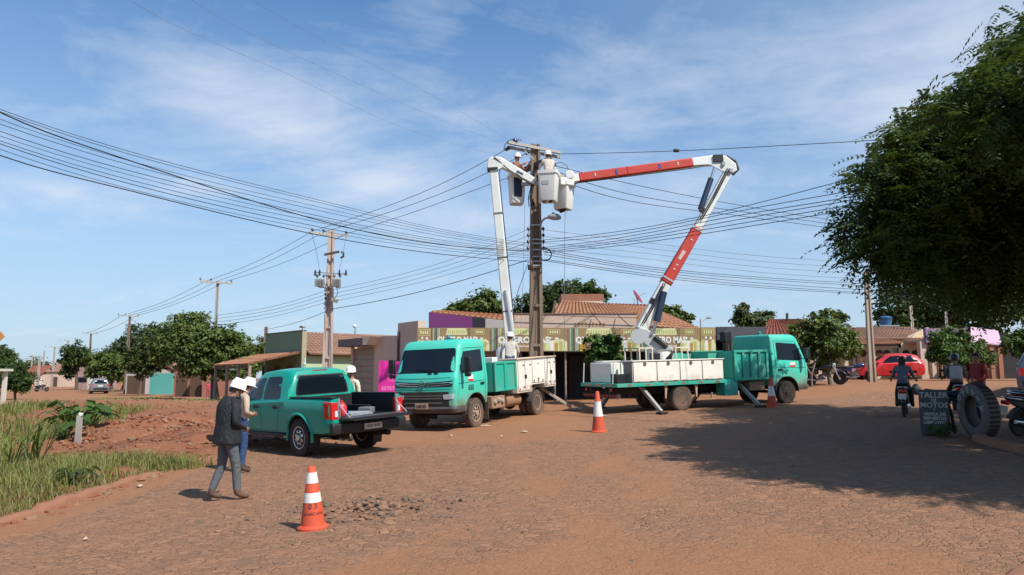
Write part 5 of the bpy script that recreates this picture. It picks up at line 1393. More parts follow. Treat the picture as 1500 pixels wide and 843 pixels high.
def roof_plane(parent, a, b, c, d, mat, name='roof', th=.06, pitch=.235, rows=.38, wave=.05):
    """tiled slope: a, b along the eave, c, d along the ridge (a under d); real rounded courses"""
    a, b, c, d = map(Vector, (a, b, c, d)); W_ = max((b - a).length, (c - d).length); H_ = max((d - a).length, (c - b).length)
    nrm = (b - a).cross(d - a).normalized()
    if nrm.z < 0: nrm = -nrm
    nu = max(2, int(W_ / pitch * 4)); nv = max(2, int(H_ / rows))
    vs, uv = [], []
    for j in range(nv + 1):
        for up_ in ((0,) if j in (0,) else (0, 1)) if j < nv else (0,):
            v = j / nv
            for i in range(nu + 1):
                u = i / nu; p = a.lerp(b, u).lerp(d.lerp(c, u), v)
                s_ = abs(math.sin(PI * u * W_ / pitch)) * wave + (.035 if up_ == 0 and j > 0 else 0) * 0 + (.03 if up_ == 1 else 0)
                vs.append(p + nrm * s_); uv.append((u * W_, v * H_))
    rowsn = len(vs) // (nu + 1)
    fs = [(r * (nu + 1) + i, r * (nu + 1) + i + 1, (r + 1) * (nu + 1) + i + 1, (r + 1) * (nu + 1) + i) for r in range(rowsn - 1) for i in range(nu)]
    # underside
    o_ = len(vs); vs += [q - nrm * th for q in (a, b, c, d)]; uv += [(0, 0)] * 4; fs.append((o_, o_ + 3, o_ + 2, o_ + 1))
    k = nu + 1; last = (rowsn - 1) * k
    fs += [(o_, o_ + 1) + tuple(range(nu, -1, -1)), (o_ + 2, o_ + 3) + tuple(range(last, last + k)), (o_ + 3, o_) + tuple(r * k for r in range(rowsn)), (o_ + 1, o_ + 2) + tuple(r * k + nu for r in range(rowsn - 1, -1, -1))]
    L = parent.matrix_basis.inverted() if parent is not None else Matrix()
    me = bpy.data.meshes.new(name); me.from_pydata([tuple(L @ v) for v in vs], [], fs)
    ul = me.uv_layers.new(name='UVMap')
    for lp in me.loops: ul.data[lp.index].uv = uv[lp.vertex_index]
    me.materials.append(mat); o = bpy.data.objects.new(name, me); COL.objects.link(o); o.parent = parent
    return o
class Bd:
    """a building: an Empty at its base, parts given in world space or in its own frame"""
    def __init__(s, name, label, cat, loc, rz=0.0, group=None):
        s.o = empty(name, loc, rz, label, cat, group); s.M = Matrix.Translation(Vector(loc)) @ Matrix.Rotation(rz, 4, 'Z'); s.I = s.M.inverted()
        s.o.matrix_basis = s.M
    def part(s, name, mat, fn, parent=None, world=False, **kw):
        m = MB()
        if world: m.M = s.I.copy()
        fn(m); return m.build(name, mat, parent or s.o, **kw)
    def box(s, name, mat, x0, x1, y0, y1, z0, z1, parent=None, world=False, **kw):
        return s.part(name, mat, lambda m: m.bx(x0, x1, y0, y1, z0, z1), parent, world, **kw)

# ---- ad boards of the corner shop
br_a = flat('board_brown', (.34, .225, .115), .5, var=.25, scale=1.5)
br_b = flat('board_dark_brown', (.16, .085, .045), .5, var=.3)
br_c = flat('board_olive', (.19, .17, .075), .5, var=.3)
br_p = flat('board_pale_yellow', (.68, .70, .38), .5, var=.25, scale=4)
br_w = flat('board_white', (.76, .76, .72), .5, var=.1)
br_g = flat('board_bottle_green', (.16, .24, .15), .4, var=.5, scale=5)
br_y = flat('board_lime', (.52, .50, .18), .5, var=.3)
br_s = flat('board_silver_green', (.42, .48, .42), .4, var=.4, scale=7)
br_o = flat('board_beer_amber', (.55, .30, .06), .4, var=.3)
def ad_board(sh, x0, x1, z0, z1, y, style, dirx=(1, 0)):
    """one printed board; printed areas are thin sheets a few millimetres proud of it"""
    H = z1 - z0; Wd = x1 - x0
    def q(u, v): return (x0 + u * Wd, z0 + v * H)
    bd = MB(); bd.M = sh.I.copy(); bd.bx(x0 + .01, x1 - .01, y, y + .05, z0, z1)
    b = bd.build('advertising_board', br_a if style != 'dark' else br_b, sh.o)
    pr = MB(); pr.M = sh.I.copy(); lay = [0]
    def poly(pts, mi, lift=1):
        pr.add([(p[0], y - .004 * lift, p[1]) for p in (q(u, v) for u, v in pts)], [tuple(range(len(pts)))], mi)
    def can(u, v0, v1, w, mi, lift=2):
        poly([(u - w * .36, v0), (u + w * .36, v0), (u + w * .5, v1), (u - w * .5, v1)], mi, lift)
    if style == 'main':
        poly([(.02, .0), (.155, .0), (.155, 1), (.02, 1)], 3)
        for u, mi in ((.035, 6), (.06, 3), (.085, 5), (.11, 6), (.135, 4)): can(u, .02, .98, .022, mi, 2)
        poly([(.16, .0), (.26, .0), (.22, .45), (.16, .70)], 8, 2); poly([(.60, .0), (.66, .0), (.66, .98), (.615, .98)], 7, 1)
        poly([(.24, .70), (.62, .70), (.585, .98), (.27, .98)], 1)
        for k in range(9):
            u = .275 + k * .036; poly([(u, .76), (u + .018, .76), (u + .021, .90), (u + .003, .90)], 4, 2)
        for k in range(14):
            u = .27 + k * .026; v = .18 + .02 * (k % 3 == 0); poly([(u, v), (u + .016, v), (u + .016, v + .06 + .03 * ((k * 7) % 4 == 0)), (u, v + .06)], 2, 1)
        poly([(.74, .70), (.90, .70), (.90, .93), (.74, .93)], 4, 1); poly([(.75, .73), (.89, .73), (.89, .90), (.75, .90)], 0, 2)
        for k in range(4): poly([(.765 + .03 * k, .76), (.785 + .03 * k, .76), (.785 + .03 * k, .87), (.765 + .03 * k, .87)], 1, 3)
        poly([(.65, .02), (.99, .02), (.99, .40), (.93, .52), (.65, .40)], 1, 1)
        for u, v1, mi in ((.69, .46, 4), (.74, .50, 1), (.79, .44, 2), (.85, .36, 8), (.91, .42, 4), (.955, .36, 1)): can(u, .03, v1, .05, mi, 2)
        poly([(.755, .52), (.785, .52), (.785, .60), (.755, .60)], 2, 2); poly([(.83, .50), (.88, .50), (.88, .58), (.83, .58)], 2, 2)
    else:
        poly([(.1, .66), (.9, .66), (.9, .94), (.1, .94)], 4, 1); poly([(.15, .70), (.85, .70), (.85, .90), (.15, .90)], 0, 2)
        for k in range(4): poly([(.22 + .15 * k, .73), (.31 + .15 * k, .73), (.31 + .15 * k, .87), (.22 + .15 * k, .87)], 1, 3)
        poly([(.02, .02), (.98, .02), (.98, .32), (.7, .42), (.3, .36), (.02, .44)], 1, 1)
        for u, v1, mi in ((.16, .5, 4), (.38, .46, 2), (.60, .40, 8), (.82, .48, 1)): can(u, .03, v1, .2, mi, 2)
        poly([(.3, .52), (.42, .52), (.42, .62), (.3, .62)], 2, 2); poly([(.6, .50), (.75, .50), (.75, .60), (.6, .60)], 2, 2)
    pr.build('board_print', [br_a, br_p, br_w, br_g, br_y, br_b, br_s, br_c, br_o], b)
    if style == 'main':
        c = sh.I @ Vector((x0 + .43 * Wd, y - .010, z0 + .47 * H))
        text('board_lettering', 'QUIERO MAS', .335 * H * 1.1, br_w, b, c, (PI / 2, 0, 0), ex=.002, sx=.98 * Wd / 3.2, bold=.016)
    return b
YF = 31.0
zb, zt = U(900, 515, YF).z, U(900, 480.5, YF).z
XF = lambda px, Y=YF: U(px, 500, Y).x
sh = Bd('corner_shop', 'low corner shop with brown beer advertising boards along its canopy', 'shop', (2.3, 33, gz(2.3, 33)))
sh.part('canopy_slab', char_w, lambda m: m.bx(XF(611), XF(1049), YF + .06, YF + 2.9, zb + .02, zb + .16), world=True)
sh.part('canopy_fascia', char_w, lambda m: m.bx(XF(611), XF(1049), YF + .06, YF + .16, zb + .16, zt - .02), world=True)
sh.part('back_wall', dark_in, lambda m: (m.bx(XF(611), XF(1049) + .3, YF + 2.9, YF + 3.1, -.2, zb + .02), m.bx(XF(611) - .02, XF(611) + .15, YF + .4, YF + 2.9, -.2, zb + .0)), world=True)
for k, px in enumerate((640, 700, 862, 935, 1005)):
    x = XF(px, YF + 2.9); d = sh.part('shop_shutter', flat('shade_dark_shutter', (.028, .024, .03), .6, dirt=.2, var=.3), lambda m: [m.bx(x - .9, x + .9, YF + 2.84 + .015 * (i % 2), YF + 2.9, gz(x, 33) - .1 + i * .1, gz(x, 33) + i * .1) for i in range(20)], world=True)  # near-black slats carry the shade of the deep shopfront in their colour
for px in (664, 718, 763, 812, 828, 905, 966, 1040):
    x = XF(px, YF + .25); sh.part('canopy_post', post_m if px in (828, 664, 966) else flat('post_grey', (.22, .22, .24), .6), lambda m: m.tube([(x, YF + .25, gz(x, YF) - .1), (x, YF + .25, zb + .05)], .045, 8), world=True, smooth=60)
edges = [632, 718, 832, 938, 1000, 1024, 1048]
for a, b in zip(edges[:3], edges[1:4]): ad_board(sh, XF(a), XF(b), zb, zt, YF, 'main')
ad_board(sh, XF(938), XF(1026), zb, zt, YF, 'main')
ad_board(sh, XF(1026), XF(1048.5), zb, zt + .02, YF, 'side')
ad_board(sh, XF(611), XF(632), zb, zt, YF, 'side')
sh.part('parapet', pink_w, lambda m: m.bx(XF(748), XF(940), YF + 1.2, YF + 1.4, zt - .3, U(830, 460.5, YF + 1.2).z), world=True)
sh.part('parapet_coping', flat('coping_brown', (.20, .13, .10), .9), lambda m: m.bx(XF(747), XF(941), YF + 1.17, YF + 1.43, U(830, 460.5, YF + 1.2).z, U(830, 459, YF + 1.2).z), world=True)
for a, b in ((870, 884), (905, 924), (800, 783)):
    sh.part('stay_rod', wood_d, lambda m: m.tube([U(a, 462, YF + 1.1), U(b, 479, YF + .2)], .02, 5), world=True)
sh.part('top_rail', wood_d, lambda m: m.tube([U(752, 461, YF + 1.0), U(936, 466, YF + 1.0)], .016, 5), world=True)
gold = flat('old_gold_lettering', (.42, .25, .07), .5)
sh.part('worn_gold_lettering', gold, lambda m: [m.bx(XF(842 + k * 5.2, YF + 1.2), XF(844.6 + k * 5.2, YF + 1.2), YF + 1.185, YF + 1.2, U(860, 478, YF + 1.2).z, U(860, 473.5 - 1.5 * (k % 2), YF + 1.2).z) for k in range(9)], world=True)

# purple fronted wing beside it
pb = Bd('purple_building', 'low building with a purple front wall and a shallow clay roof', 'building', (XF(665), YF + 1, gz(XF(665), 32)))
Yp = YF + .75
def slab_px(m, pts, Y0, Y1): m.prism([(U(a, b, Y0).x, U(a, b, Y0).z) for a, b in pts], Y0, Y1)
pb.part('purple_wall', purple_w, lambda m: slab_px(m, [(628, 484), (628, 457.5), (692, 464.5), (692, 484)], Yp, Yp + .2), world=True)
pb.part('black_wall', black_w, lambda m: slab_px(m, [(692, 484), (692, 464.5), (711, 466.6), (711, 484)], Yp, Yp + .2), world=True)
pb.part('grey_wall', grey_w, lambda m: slab_px(m, [(711, 484), (711, 466.6), (746, 470.4), (746, 484)], Yp, Yp + .2), world=True)
roof_plane(pb.o, U(630, 457.2, Yp + .02), U(746, 470, Yp + .02), U(746, 462, Yp + 3.5), U(650, 456.5, Yp + 4.0), tile_o)
pb.part('rear_wall', tan_w, lambda m: m.bx(XF(632), XF(744), Yp + .25, Yp + 6, 0, zt - .5), world=True)

# tiled house behind
Yh = 36.0
hx0, hx1 = U(815, 480, Yh).x, U(1030, 480, Yh).x
he = U(950, 481, Yh).z
hs = Bd('tiled_house', 'house with a big orange clay tile hip roof rising behind the shop canopy', 'house', (5, 38, gz(5, 38)))
hs.part('wall', brick_w, lambda m: m.bx(hx0 + .5, hx1 - .5, Yh + .5, Yh + 7.5, -.2, he - .05), world=True)
r0, r1 = U(822, 441, Yh + 4), U(952, 452, Yh + 4); r1.z = r0.z - .35
roof_plane(hs.o, (hx0 - .3, Yh, he + .45), (hx1, Yh, he - .1), r1, r0, tile_o)
roof_plane(hs.o, (hx1, Yh, he - .1), (hx1 + .2, Yh + 8, he - .1), (r1.x, r1.y, r1.z), (r1.x, r1.y - .02, r1.z), tile_b)
roof_plane(hs.o, (hx1 + .2, Yh + 8, he), (hx0 - .3, Yh + 8, he), r0, r1, tile_b)
hs.part('gable_wall', brick_w, lambda m: m.prism([(Yh + .3, he - .2), (Yh + 7.7, he - .2), (Yh + 7.7, he), (Yh + 4, r0.z - .12), (Yh + .3, he + .35)], hx0 + .1, hx0 + .3, 'yz'), world=True)
hs.part('verge_beam', wood_d, lambda m: m.beam((hx0 - .28, Yh + .0, he + .36), (r0.x - .3, r0.y, r0.z - .08), .08, .16), world=True)
hs.part('brick_parapet', brick_w, lambda m: m.bx(U(822, 440, Yh + 4.4).x, U(884, 440, Yh + 4.4).x, Yh + 4.3, Yh + 6.5, r0.z - .6, U(850, 431, Yh + 4.3).z), world=True)
hs.part('pale_ridge_patch', flat('mortar_patch', (.62, .52, .45), .9), lambda m: m.bx(U(850, 440, Yh + 4.2).x, U(883, 440, Yh + 4.2).x, Yh + 4.18, Yh + 4.3, r0.z - .5, U(860, 441.5, Yh + 4.2).z), world=True)
roof_plane(hs.o, U(884, 459, Yh + 5), U(958, 462, Yh + 5), U(952, 447, Yh + 8), U(890, 445, Yh + 8), tile_r)
for (a, b) in ((985, 464), (975, 475)):
    pass
dish = empty('satellite_dish', U(935, 448, Yh + 5), 0, 'dark red satellite dish on a tiled roof', 'satellite dish')
dL = Matrix.Translation(-Vector(dish.location))
m = MB(); m.M = dL; c = U(932.5, 436, Yh + 5); m2 = MB(); m2.lathe([(0, .0), (.3, .03), (.44, .08), (.45, .09), (.3, .045), (0, .015)], 20)
rr = Matrix.Translation(c) @ Vector((.78, -.35, .52)).to_track_quat('Z', 'Y').to_matrix().to_4x4(); m.M = dL @ rr; m.add(m2.v, m2.f)
m.build('reflector', flat('dish_red', (.25, .02, .04), .5), dish, smooth=50)
m = MB(); m.M = dL; m.tube([U(935, 449, Yh + 5), c], .03, 6); m.tube([U(929, 449, Yh + 5), U(929, 437, Yh + 5)], .015, 5); m.tube([c, c + Vector((.5, -.3, .25))], .012, 5); m.build('mast', galv, dish)

# shuttered tan building going back along the side street
dA = Vector((-.62, .785)).normalized(); angA = math.atan2(dA.y, dA.x); K0 = Vector((XF(612), YF))
tb = Bd('shuttered_building', 'tan plastered building with a closed brown roller shutter', 'building', (K0.x, K0.y, gz(K0.x, K0.y)), angA)
def tL(px, Y=None):     # distance along the tan building's street face at which a picture column crosses it
    k = (px - CX) / F_PX * cp if False else None
    r = ray(px, 520); s_ = r.x / r.y; return (s_ * K0.y - K0.x) / (dA.x - s_ * dA.y)
def zA(px, py): t = tL(px); return U(px, py, K0.y + dA.y * t).z - tb.o.location.z
t1, t2, t3 = tL(582), tL(552), tL(514)
tb.part('wall', tan_w, lambda m: m.prism([(.0, -.5), (t2, -.5), (t2, zA(552, 493)), (t1, zA(582, 492)), (t1, zA(582, 474)), (0, zA(612, 470))], -.35, 0), )
tb.part('shutter_bay', tan_w, lambda m: (m.bx(t2 + .02, t3, -3.5, -.25, -.5, zA(530, 503)), m.bx(t2 + .0, t2 + .25, -.25, .0, -.5, zA(548, 505)), m.bx(t3 - .2, t3, -.25, 0, -.5, zA(514, 506))))
tb.part('roller_shutter', shut_m, lambda m: [m.bx(t2 + .26, t3 - .21, -.22 + .025 * (i % 2), -.12 + .04 * (i % 2), -.2 + i * .28, .075 + i * .28) for i in range(10)])
fs_ = tb.part('shop_fascia', flat('fascia_plum', (.10, .065, .075), .5), lambda m: m.bx(t2 + .35, t3 + .3, -.1, .55, zA(530, 508), zA(530, 497)))
tb.part('fascia_end', flat('fascia_cream', (.72, .58, .42), .6), lambda m: m.prism([(t2 - .05, zA(545, 506.5)), (t2 + .34, zA(543, 506.5)), (t2 + .34, zA(543, 494.5)), (t2 - .35, zA(550, 494.5))], .0, .56))
for u in (.7, 1.0): tb.part('meter_box', wood_d, lambda m: m.bx(t1 * u - .1 - .2, t1 * u + .12 - .2, .0, .12, 1.5, 1.95))
tb.part('downpipe', flat('pipe_dark', (.07, .05, .045), .6), lambda m: m.tube([(t1 * .9, .06, -.2), (t1 * .9, .06, zA(585, 486))], .05, 8))
# bright pink board in front of it
pkm = flat('magenta_board', (.62, .018, .28), .45, var=.05)
q = U(573, 593, 30.2); q.z = gz(q.x, q.y)
pk = empty('sign_board', q, R(8), 'bright magenta shop sign board with pale line lettering', 'sign')
pk.location = q; Wp, Hp = 38 / 1080 * 30.2, U(570, 529, 30.2).z - q.z
m = MB(); m.bx(-Wp * .5, Wp * .5, -.05, .05, .05, Hp); m.build('panel', pkm, pk, bev=.01)
pl_ = flat('pale_pink_print', (.75, .40, .55), .5)
m = MB(); m.M = Matrix.Translation((.03, -.056, Hp * .68)); m.lathe([(.20, 0), (.215, 0), (.215, .004), (.20, .004)], 24, axis='y', closed=True); m.beam((0, -.002, -.15), (0, -.002, .15), .02, .004, up=(0, 1, 0)); m.beam((-.1, -.002, -.03), (.08, -.002, .10), .02, .004, up=(0, 1, 0)); m.beam((-.08, -.002, -.1), (.1, -.002, .03), .02, .004, up=(0, 1, 0)); m.build('round_emblem', pl_, pk)
text('sign_lettering', 'ESTETICA', .20, pl_, pk, (.03, -.054, Hp * .42), ex=.003)
text('sign_lettering', 'Y BELLEZA', .12, pl_, pk, (.03, -.054, Hp * .33), ex=.003)
for s_ in (-1, 1):
    m = MB(); m.bx(s_ * Wp * .4 - .03, s_ * Wp * .4 + .03, .06, .12, 0, Hp); m.build('post', galv, pk)

# green house with a street awning
Kg = Vector((U(443, 500, 41).x, 41.0)); zg = gz(Kg.x, Kg.y)
gh = Bd('green_house', 'sage green house with a tall blank front wall and a clay tiled street awning', 'house', (Kg.x, Kg.y, zg), angA)
def tG(px): r = ray(px, 520); s_ = r.x / r.y; return (s_ * Kg.y - Kg.x) / (dA.x - s_ * dA.y)
def zG(px, py): return U(px, py, Kg.y + dA.y * tG(px)).z - zg
tg = tG(388)
gh.part('front_wall', green_w, lambda m: m.prism([(0, -.4), (tg, -.4), (tg, zG(388, 490.5)), (0, zG(443, 485))], -.2, .0))
gh.part('wall_coping', flat('coping_dark_green', (.05, .08, .05), .8), lambda m: m.beam((0, -.1, zG(443, 485) + .03), (tg, -.1, zG(388, 490.5) + .03), .26, .06))
gh.part('corner_pillar', flat('pillar_pale', (.36, .32, .22), .8, dirt=.2), lambda m: m.bx(-.13, .0, -.2, .06, -.4, zG(443, 486)))
ze = zG(443, 517)
gh.part('side_wall', green_l, lambda m: m.bx(.0, .2, -8.5, -.2, -.4, ze - .15))
gh.part('side_band', flat('dark_green_band', (.03, .07, .05), .7), lambda m: m.bx(-.012, .0, -8.5, -.2, -.4, ze - 1.15))
gh.part('rear_wall', green_w, lambda m: m.bx(.2, tg, -8.6, -8.4, -.4, ze))
gh.part('side_window', glass, lambda m: m.bx(-.03, .0, -3.1, -2.0, ze - 1.9, ze - 1.2))
L2W = gh.M
zr = zG(443, 489)
roof_plane(gh.o, L2W @ Vector((-.45, -.25, ze - .05)), L2W @ Vector((-.45, -8.7, ze - .05)), L2W @ Vector((tg * .5, -8.7, zr + .25)), L2W @ Vector((tg * .5, -.25, zr + .25)), tile_b)
roof_plane(gh.o, L2W @ Vector((tg + .3, -8.7, ze - .05)), L2W @ Vector((tg + .3, -.25, ze - .05)), L2W @ Vector((tg * .5, -.25, zr + .25)), L2W @ Vector((tg * .5, -8.7, zr + .25)), tile_b)
za = zG(440, 517.5)
roof_plane(gh.o, L2W @ Vector((tg + .5, 2.9, za - .62)), L2W @ Vector((.15, 2.9, za - .62)), L2W @ Vector((.05, .05, za + .05)), L2W @ Vector((tg + .5, .05, za + .05)), tile_o, name='awning_roof')
gh.part('awning_beam', wood_d, lambda m: m.bx(.15, tg + .5, 2.75, 2.85, za - .86, za - .72))
for u in (.2, tg * .35, tg * .68, tg + .3): gh.part('awning_post', post_m, lambda m: m.bx(u - .06, u + .06, 2.72, 2.86, -.3, za - .72))
for u in (.28, .62):
    d = gh.part('door', wood_d, lambda m: m.bx(tg * u - .45, tg * u + .45, .0, .04, -.2, 1.95)); gh.part('handle', chrome, lambda m: m.bx(tg * u + .3, tg * u + .36, .04, .08, .85, .97), d)
gh.part('front_window', wood_d, lambda m: m.bx(tg * .82 - .5, tg * .82 + .5, .0, .04, .8, 1.8))
lm_ = gh.part('wall_lamp_arm', galv, lambda m: m.tube([(-.05, .0, zG(443, 486) - .1), (-.15, .1, zG(443, 481)), (-.42, .2, zG(443, 480))], .03, 6))
gh.part('wall_lamp', lampgrey, lambda m: m.box((-.55, .25, zG(443, 480)), (.45, .2, .12)), lm_, bev=.03)

# charcoal fronted building and the orange roofed house past it
Yc = 33.0
cbx0, cbx1 = U(1049, 490, Yc).x, U(1123, 490, Yc).x
cb_ = Bd('charcoal_shop', 'flat roofed shop with a plain charcoal fascia and a pink pillar', 'shop', ((cbx0 + cbx1) / 2, Yc + 2, gz(9, 35)))
cb_.part('fascia', char_w, lambda m: m.bx(cbx0 + .05, cbx1, Yc, Yc + .25, U(1080, 498, Yc).z, U(1080, 479, Yc).z), world=True)
cb_.part('roof_slab', char_w, lambda m: m.bx(cbx0 + .05, cbx1, Yc + .25, Yc + 5, U(1080, 497, Yc).z, U(1080, 492, Yc).z), world=True)
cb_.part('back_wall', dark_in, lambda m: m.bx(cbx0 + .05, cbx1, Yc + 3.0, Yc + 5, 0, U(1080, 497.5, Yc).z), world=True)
cb_.part('pink_pillar', pink_w, lambda m: m.bx(U(1067, 490, Yc + .3).x, U(1080, 490, Yc + .3).x, Yc + .3, Yc + .8, .4, U(1080, 498.5, Yc).z), world=True)
cb_.part('side_pillar', tan_w, lambda m: m.bx(U(1112, 490, Yc + .3).x, U(1122, 490, Yc + .3).x, Yc + .3, Yc + 4.5, .4, U(1080, 498.5, Yc).z), world=True)
Yo = 41.0
ob = Bd('brown_roof_house', 'house with a brown tiled roof and pale eaves behind the leafy street tree', 'house', (U(1190, 500, Yo).x, Yo + 3, gz(15, 44)))
ox0, ox1 = U(1112, 500, Yo).x, U(1256, 500, Yo).x; oe = U(1150, 493, Yo).z
ob.part('wall', tan_w, lambda m: m.bx(ox0 + .5, ox1 - .3, Yo + .6, Yo + 7, .5, oe - .05), world=True)
ob.part('eave_board', flat('eave_cream', (.66, .50, .38), .7), lambda m: m.bx(ox0, ox1, Yo - .02, Yo + .06, oe - .22, oe), world=True)
roof_plane(ob.o, (ox0, Yo, oe), (ox1, Yo, oe), (ox1 - 1.5, Yo + 4, oe + 1.25), (ox0 + 2.0, Yo + 4, oe + 1.25), tile_r)
ob.part('door', wood_d, lambda m: m.bx(U(1180, 540, Yo).x - .5, U(1180, 540, Yo).x + .5, Yo + .54, Yo + .6, 1.3, 3.2), world=True)
ob.part('window', wood_d, lambda m: m.bx(U(1228, 540, Yo).x - .6, U(1228, 540, Yo).x + .6, Yo + .54, Yo + .6, 2.0, 3.1), world=True)
ob.part('chimney_pipe', flat('pipe_dark', (.07, .05, .045), .6), lambda m: m.tube([U(1153, 470, Yo + 3), U(1153, 459, Yo + 3)], .08, 8), world=True)

# yellow house with round windows
Yy = 49.0
yx0, yx1 = U(1252, 520, Yy).x, U(1353, 520, Yy).x; ye = U(1300, 497, Yy).z; yz = gz(26, Yy)
yh = Bd('cream_house', 'cream house with round wall openings behind the red car', 'house', ((yx0 + yx1) / 2, Yy, yz))
yh.part('wall', cream_w, lambda m: m.bx(yx0, yx1, Yy, Yy + .25, yz - .4, ye + .1), world=True)
yh.part('rear_wall', cream_w, lambda m: m.bx(yx0, yx1, Yy + 6, Yy + 6.3, yz - .4, ye), world=True)
yh.part('gable_end', cream_w, lambda m: m.prism([(U(1322, 545, Yy - .4).x, yz - .3), (yx1 + .2, yz - .3), (yx1 + .2, ye + .75), (U(1322, 545, Yy - .4).x, ye - .1)], Yy - .45, Yy - .12), world=True)
for px in (1264, 1288, 1299, 1327, 1341):
    c = U(px, 518, Yy - (.45 if px > 1320 else 0)); w = yh.part('round_window', flat('grille_brown', (.16, .06, .035), .8), lambda m: m.lathe([(.23, -.05), (.23, .02), (.19, .02), (.19, -.03)], 24, c=tuple(c - Vector((0, .0, 0))), axis='y', closed=True), world=True, smooth=40)
    yh.part('opening', flat('opening_dark', (.05, .03, .02), .9), lambda m: m.lathe([(.19, -.02), (.19, .012)], 24, c=tuple(c - Vector((0, .03, 0))), axis='y'), w, world=True)
    yh.part('bars', flat('grille_brown', (.16, .06, .035), .8), lambda m: [m.beam(c + Vector((math.cos(a) * .19, -.05, math.sin(a) * .19)), c - Vector((math.cos(a) * .19, .05, math.sin(a) * .19)), .025, .025) for a in (0, PI / 3, 2 * PI / 3)], w, world=True)
roof_plane(yh.o, (yx0 - .3, Yy - .6, ye), (yx1 + 1.0, Yy - .6, ye), (yx1 + 1.0, Yy + 3.2, ye + 1.0), (yx0 + .4, Yy + 3.2, ye + .95), tile_b)
roof_plane(yh.o, (yx1 + 1, Yy + 6.6, ye), (yx0 - .3, Yy + 6.6, ye), (yx0 + .4, Yy + 3.2, ye + .95), (yx1 + 1, Yy + 3.2, ye + 1.0), tile_b)
Ya = 44.5
ax0, ax1 = U(1240, 520, Ya).x, U(1322, 520, Ya).x; ae = U(1280, 503, Ya).z
roof_plane(yh.o, (ax0, Ya, ae), (ax1, Ya, ae + .05), (ax1 + 1.2, Yy - .02, ae + .5), (ax0 + 1, Yy - .02, ae + .45), tile_o, name='porch_roof')
yh.part('porch_beam', wood_d, lambda m: m.bx(ax0, ax1, Ya + .1, Ya + .25, ae - .28, ae - .06), world=True)
for px in (1243, 1258, 1320): 
    x = U(px, 520, Ya).x; yh.part('porch_post', wood_d, lambda m: m.bx(x - .08, x + .08, Ya + .1, Ya + .26, gz(x, Ya) - .2, ae - .05), world=True)
yh.part('door', flat('grey_green_door', (.30, .34, .29), .7), lambda m: m.bx(U(1309, 520, Yy).x, U(1318, 520, Yy).x, Yy - .05, Yy, yz, yz + 2.0), world=True)
# blue water tank on a stand behind that roof
tk = U(1298, 487, 54); wt = empty('water_tank', tk, 0, 'blue round water tank standing on a roof', 'water tank')
m = MB(); m.lathe([(.36, 0), (.43, .28), (.46, .56), (.48, .58), (.46, .61), (.25, .70), (0, .73)], 20); m.build('tank', flat('tank_blue', (.03, .12, .25), .5), wt, smooth=40, loc=(0, 0, U(1298, 477.5, 54).z - tk.z))
m = MB(); [m.bx(sx_ * .45 - .04, sx_ * .45 + .04, sy_ * .4 - .04, sy_ * .4 + .04, -.9, U(1298, 477.5, 54).z - tk.z) for sx_ in (-1, 1) for sy_ in (-1, 1)]; m.bx(-.7, .7, -.6, .6, U(1298, 477.5, 54).z - tk.z - .08, U(1298, 477.5, 54).z - tk.z); m.build('stand_frame', galv, wt)
# mauve canopy shops further along
Ym = 46.0
mx0, mx1, mx2, mx3 = (U(p, 500, Ym).x for p in (1350, 1421, 1423, 1472)); mz = gz(30, Ym)
ms = Bd('mauve_shop', 'street shop with a long mauve fascia behind the small street tree', 'shop', ((mx0 + mx1) / 2, Ym + 2, mz))
ms.part('fascia', plum_w, lambda m: m.bx(mx0 + .3, mx1, Ym, Ym + .3, U(1380, 503, Ym).z, U(1380, 481, Ym).z), world=True)
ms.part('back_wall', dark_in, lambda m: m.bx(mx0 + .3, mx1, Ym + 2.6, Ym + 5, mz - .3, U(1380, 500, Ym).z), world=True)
ms.part('roof_slab', tan_w, lambda m: m.bx(mx0 + .3, mx1, Ym + .3, Ym + 5, U(1380, 500, Ym).z, U(1380, 497, Ym).z), world=True)
for px in (1356, 1372, 1400): ms.part('pillar', tan_w, lambda m: m.bx(U(px, 520, Ym).x - .2, U(px, 520, Ym).x + .2, Ym + .2, Ym + .6, mz - .3, U(1380, 500, Ym).z), world=True)
ms2 = Bd('pink_awning_shop', 'shop with a pale pink printed awning on brick posts', 'shop', ((mx2 + mx3) / 2, Ym + 2, gz(33, Ym)))
pinkaw = flat('awning_pink', (.58, .38, .48), .6, var=.3, scale=2.5)
ms2.part('awning', pinkaw, lambda m: m.add([U(1422, 499, Ym - 2), U(1468, 505, Ym - 2), U(1462, 485, Ym), U(1422, 479, Ym), U(1422, 501, Ym - 2), U(1468, 507, Ym - 2), U(1462, 487, Ym), U(1422, 481, Ym)], [(0, 1, 2, 3), (4, 7, 6, 5), (0, 4, 5, 1), (1, 5, 6, 2), (2, 6, 7, 3), (3, 7, 4, 0)]), world=True)
ms2.part('back_wall', dark_in, lambda m: m.bx(mx2, mx3 + 4, Ym + 1.5, Ym + 4, gz(33, Ym) - .3, U(1440, 488, Ym).z), world=True)
for px in (1428, 1452, 1464): ms2.part('post', brick_w, lambda m: m.bx(U(px, 520, Ym - 1.8).x - .12, U(px, 520, Ym - 1.8).x + .12, Ym - 1.9, Ym - 1.66, mz - .3, U(px, 502, Ym - 1.9).z), world=True)

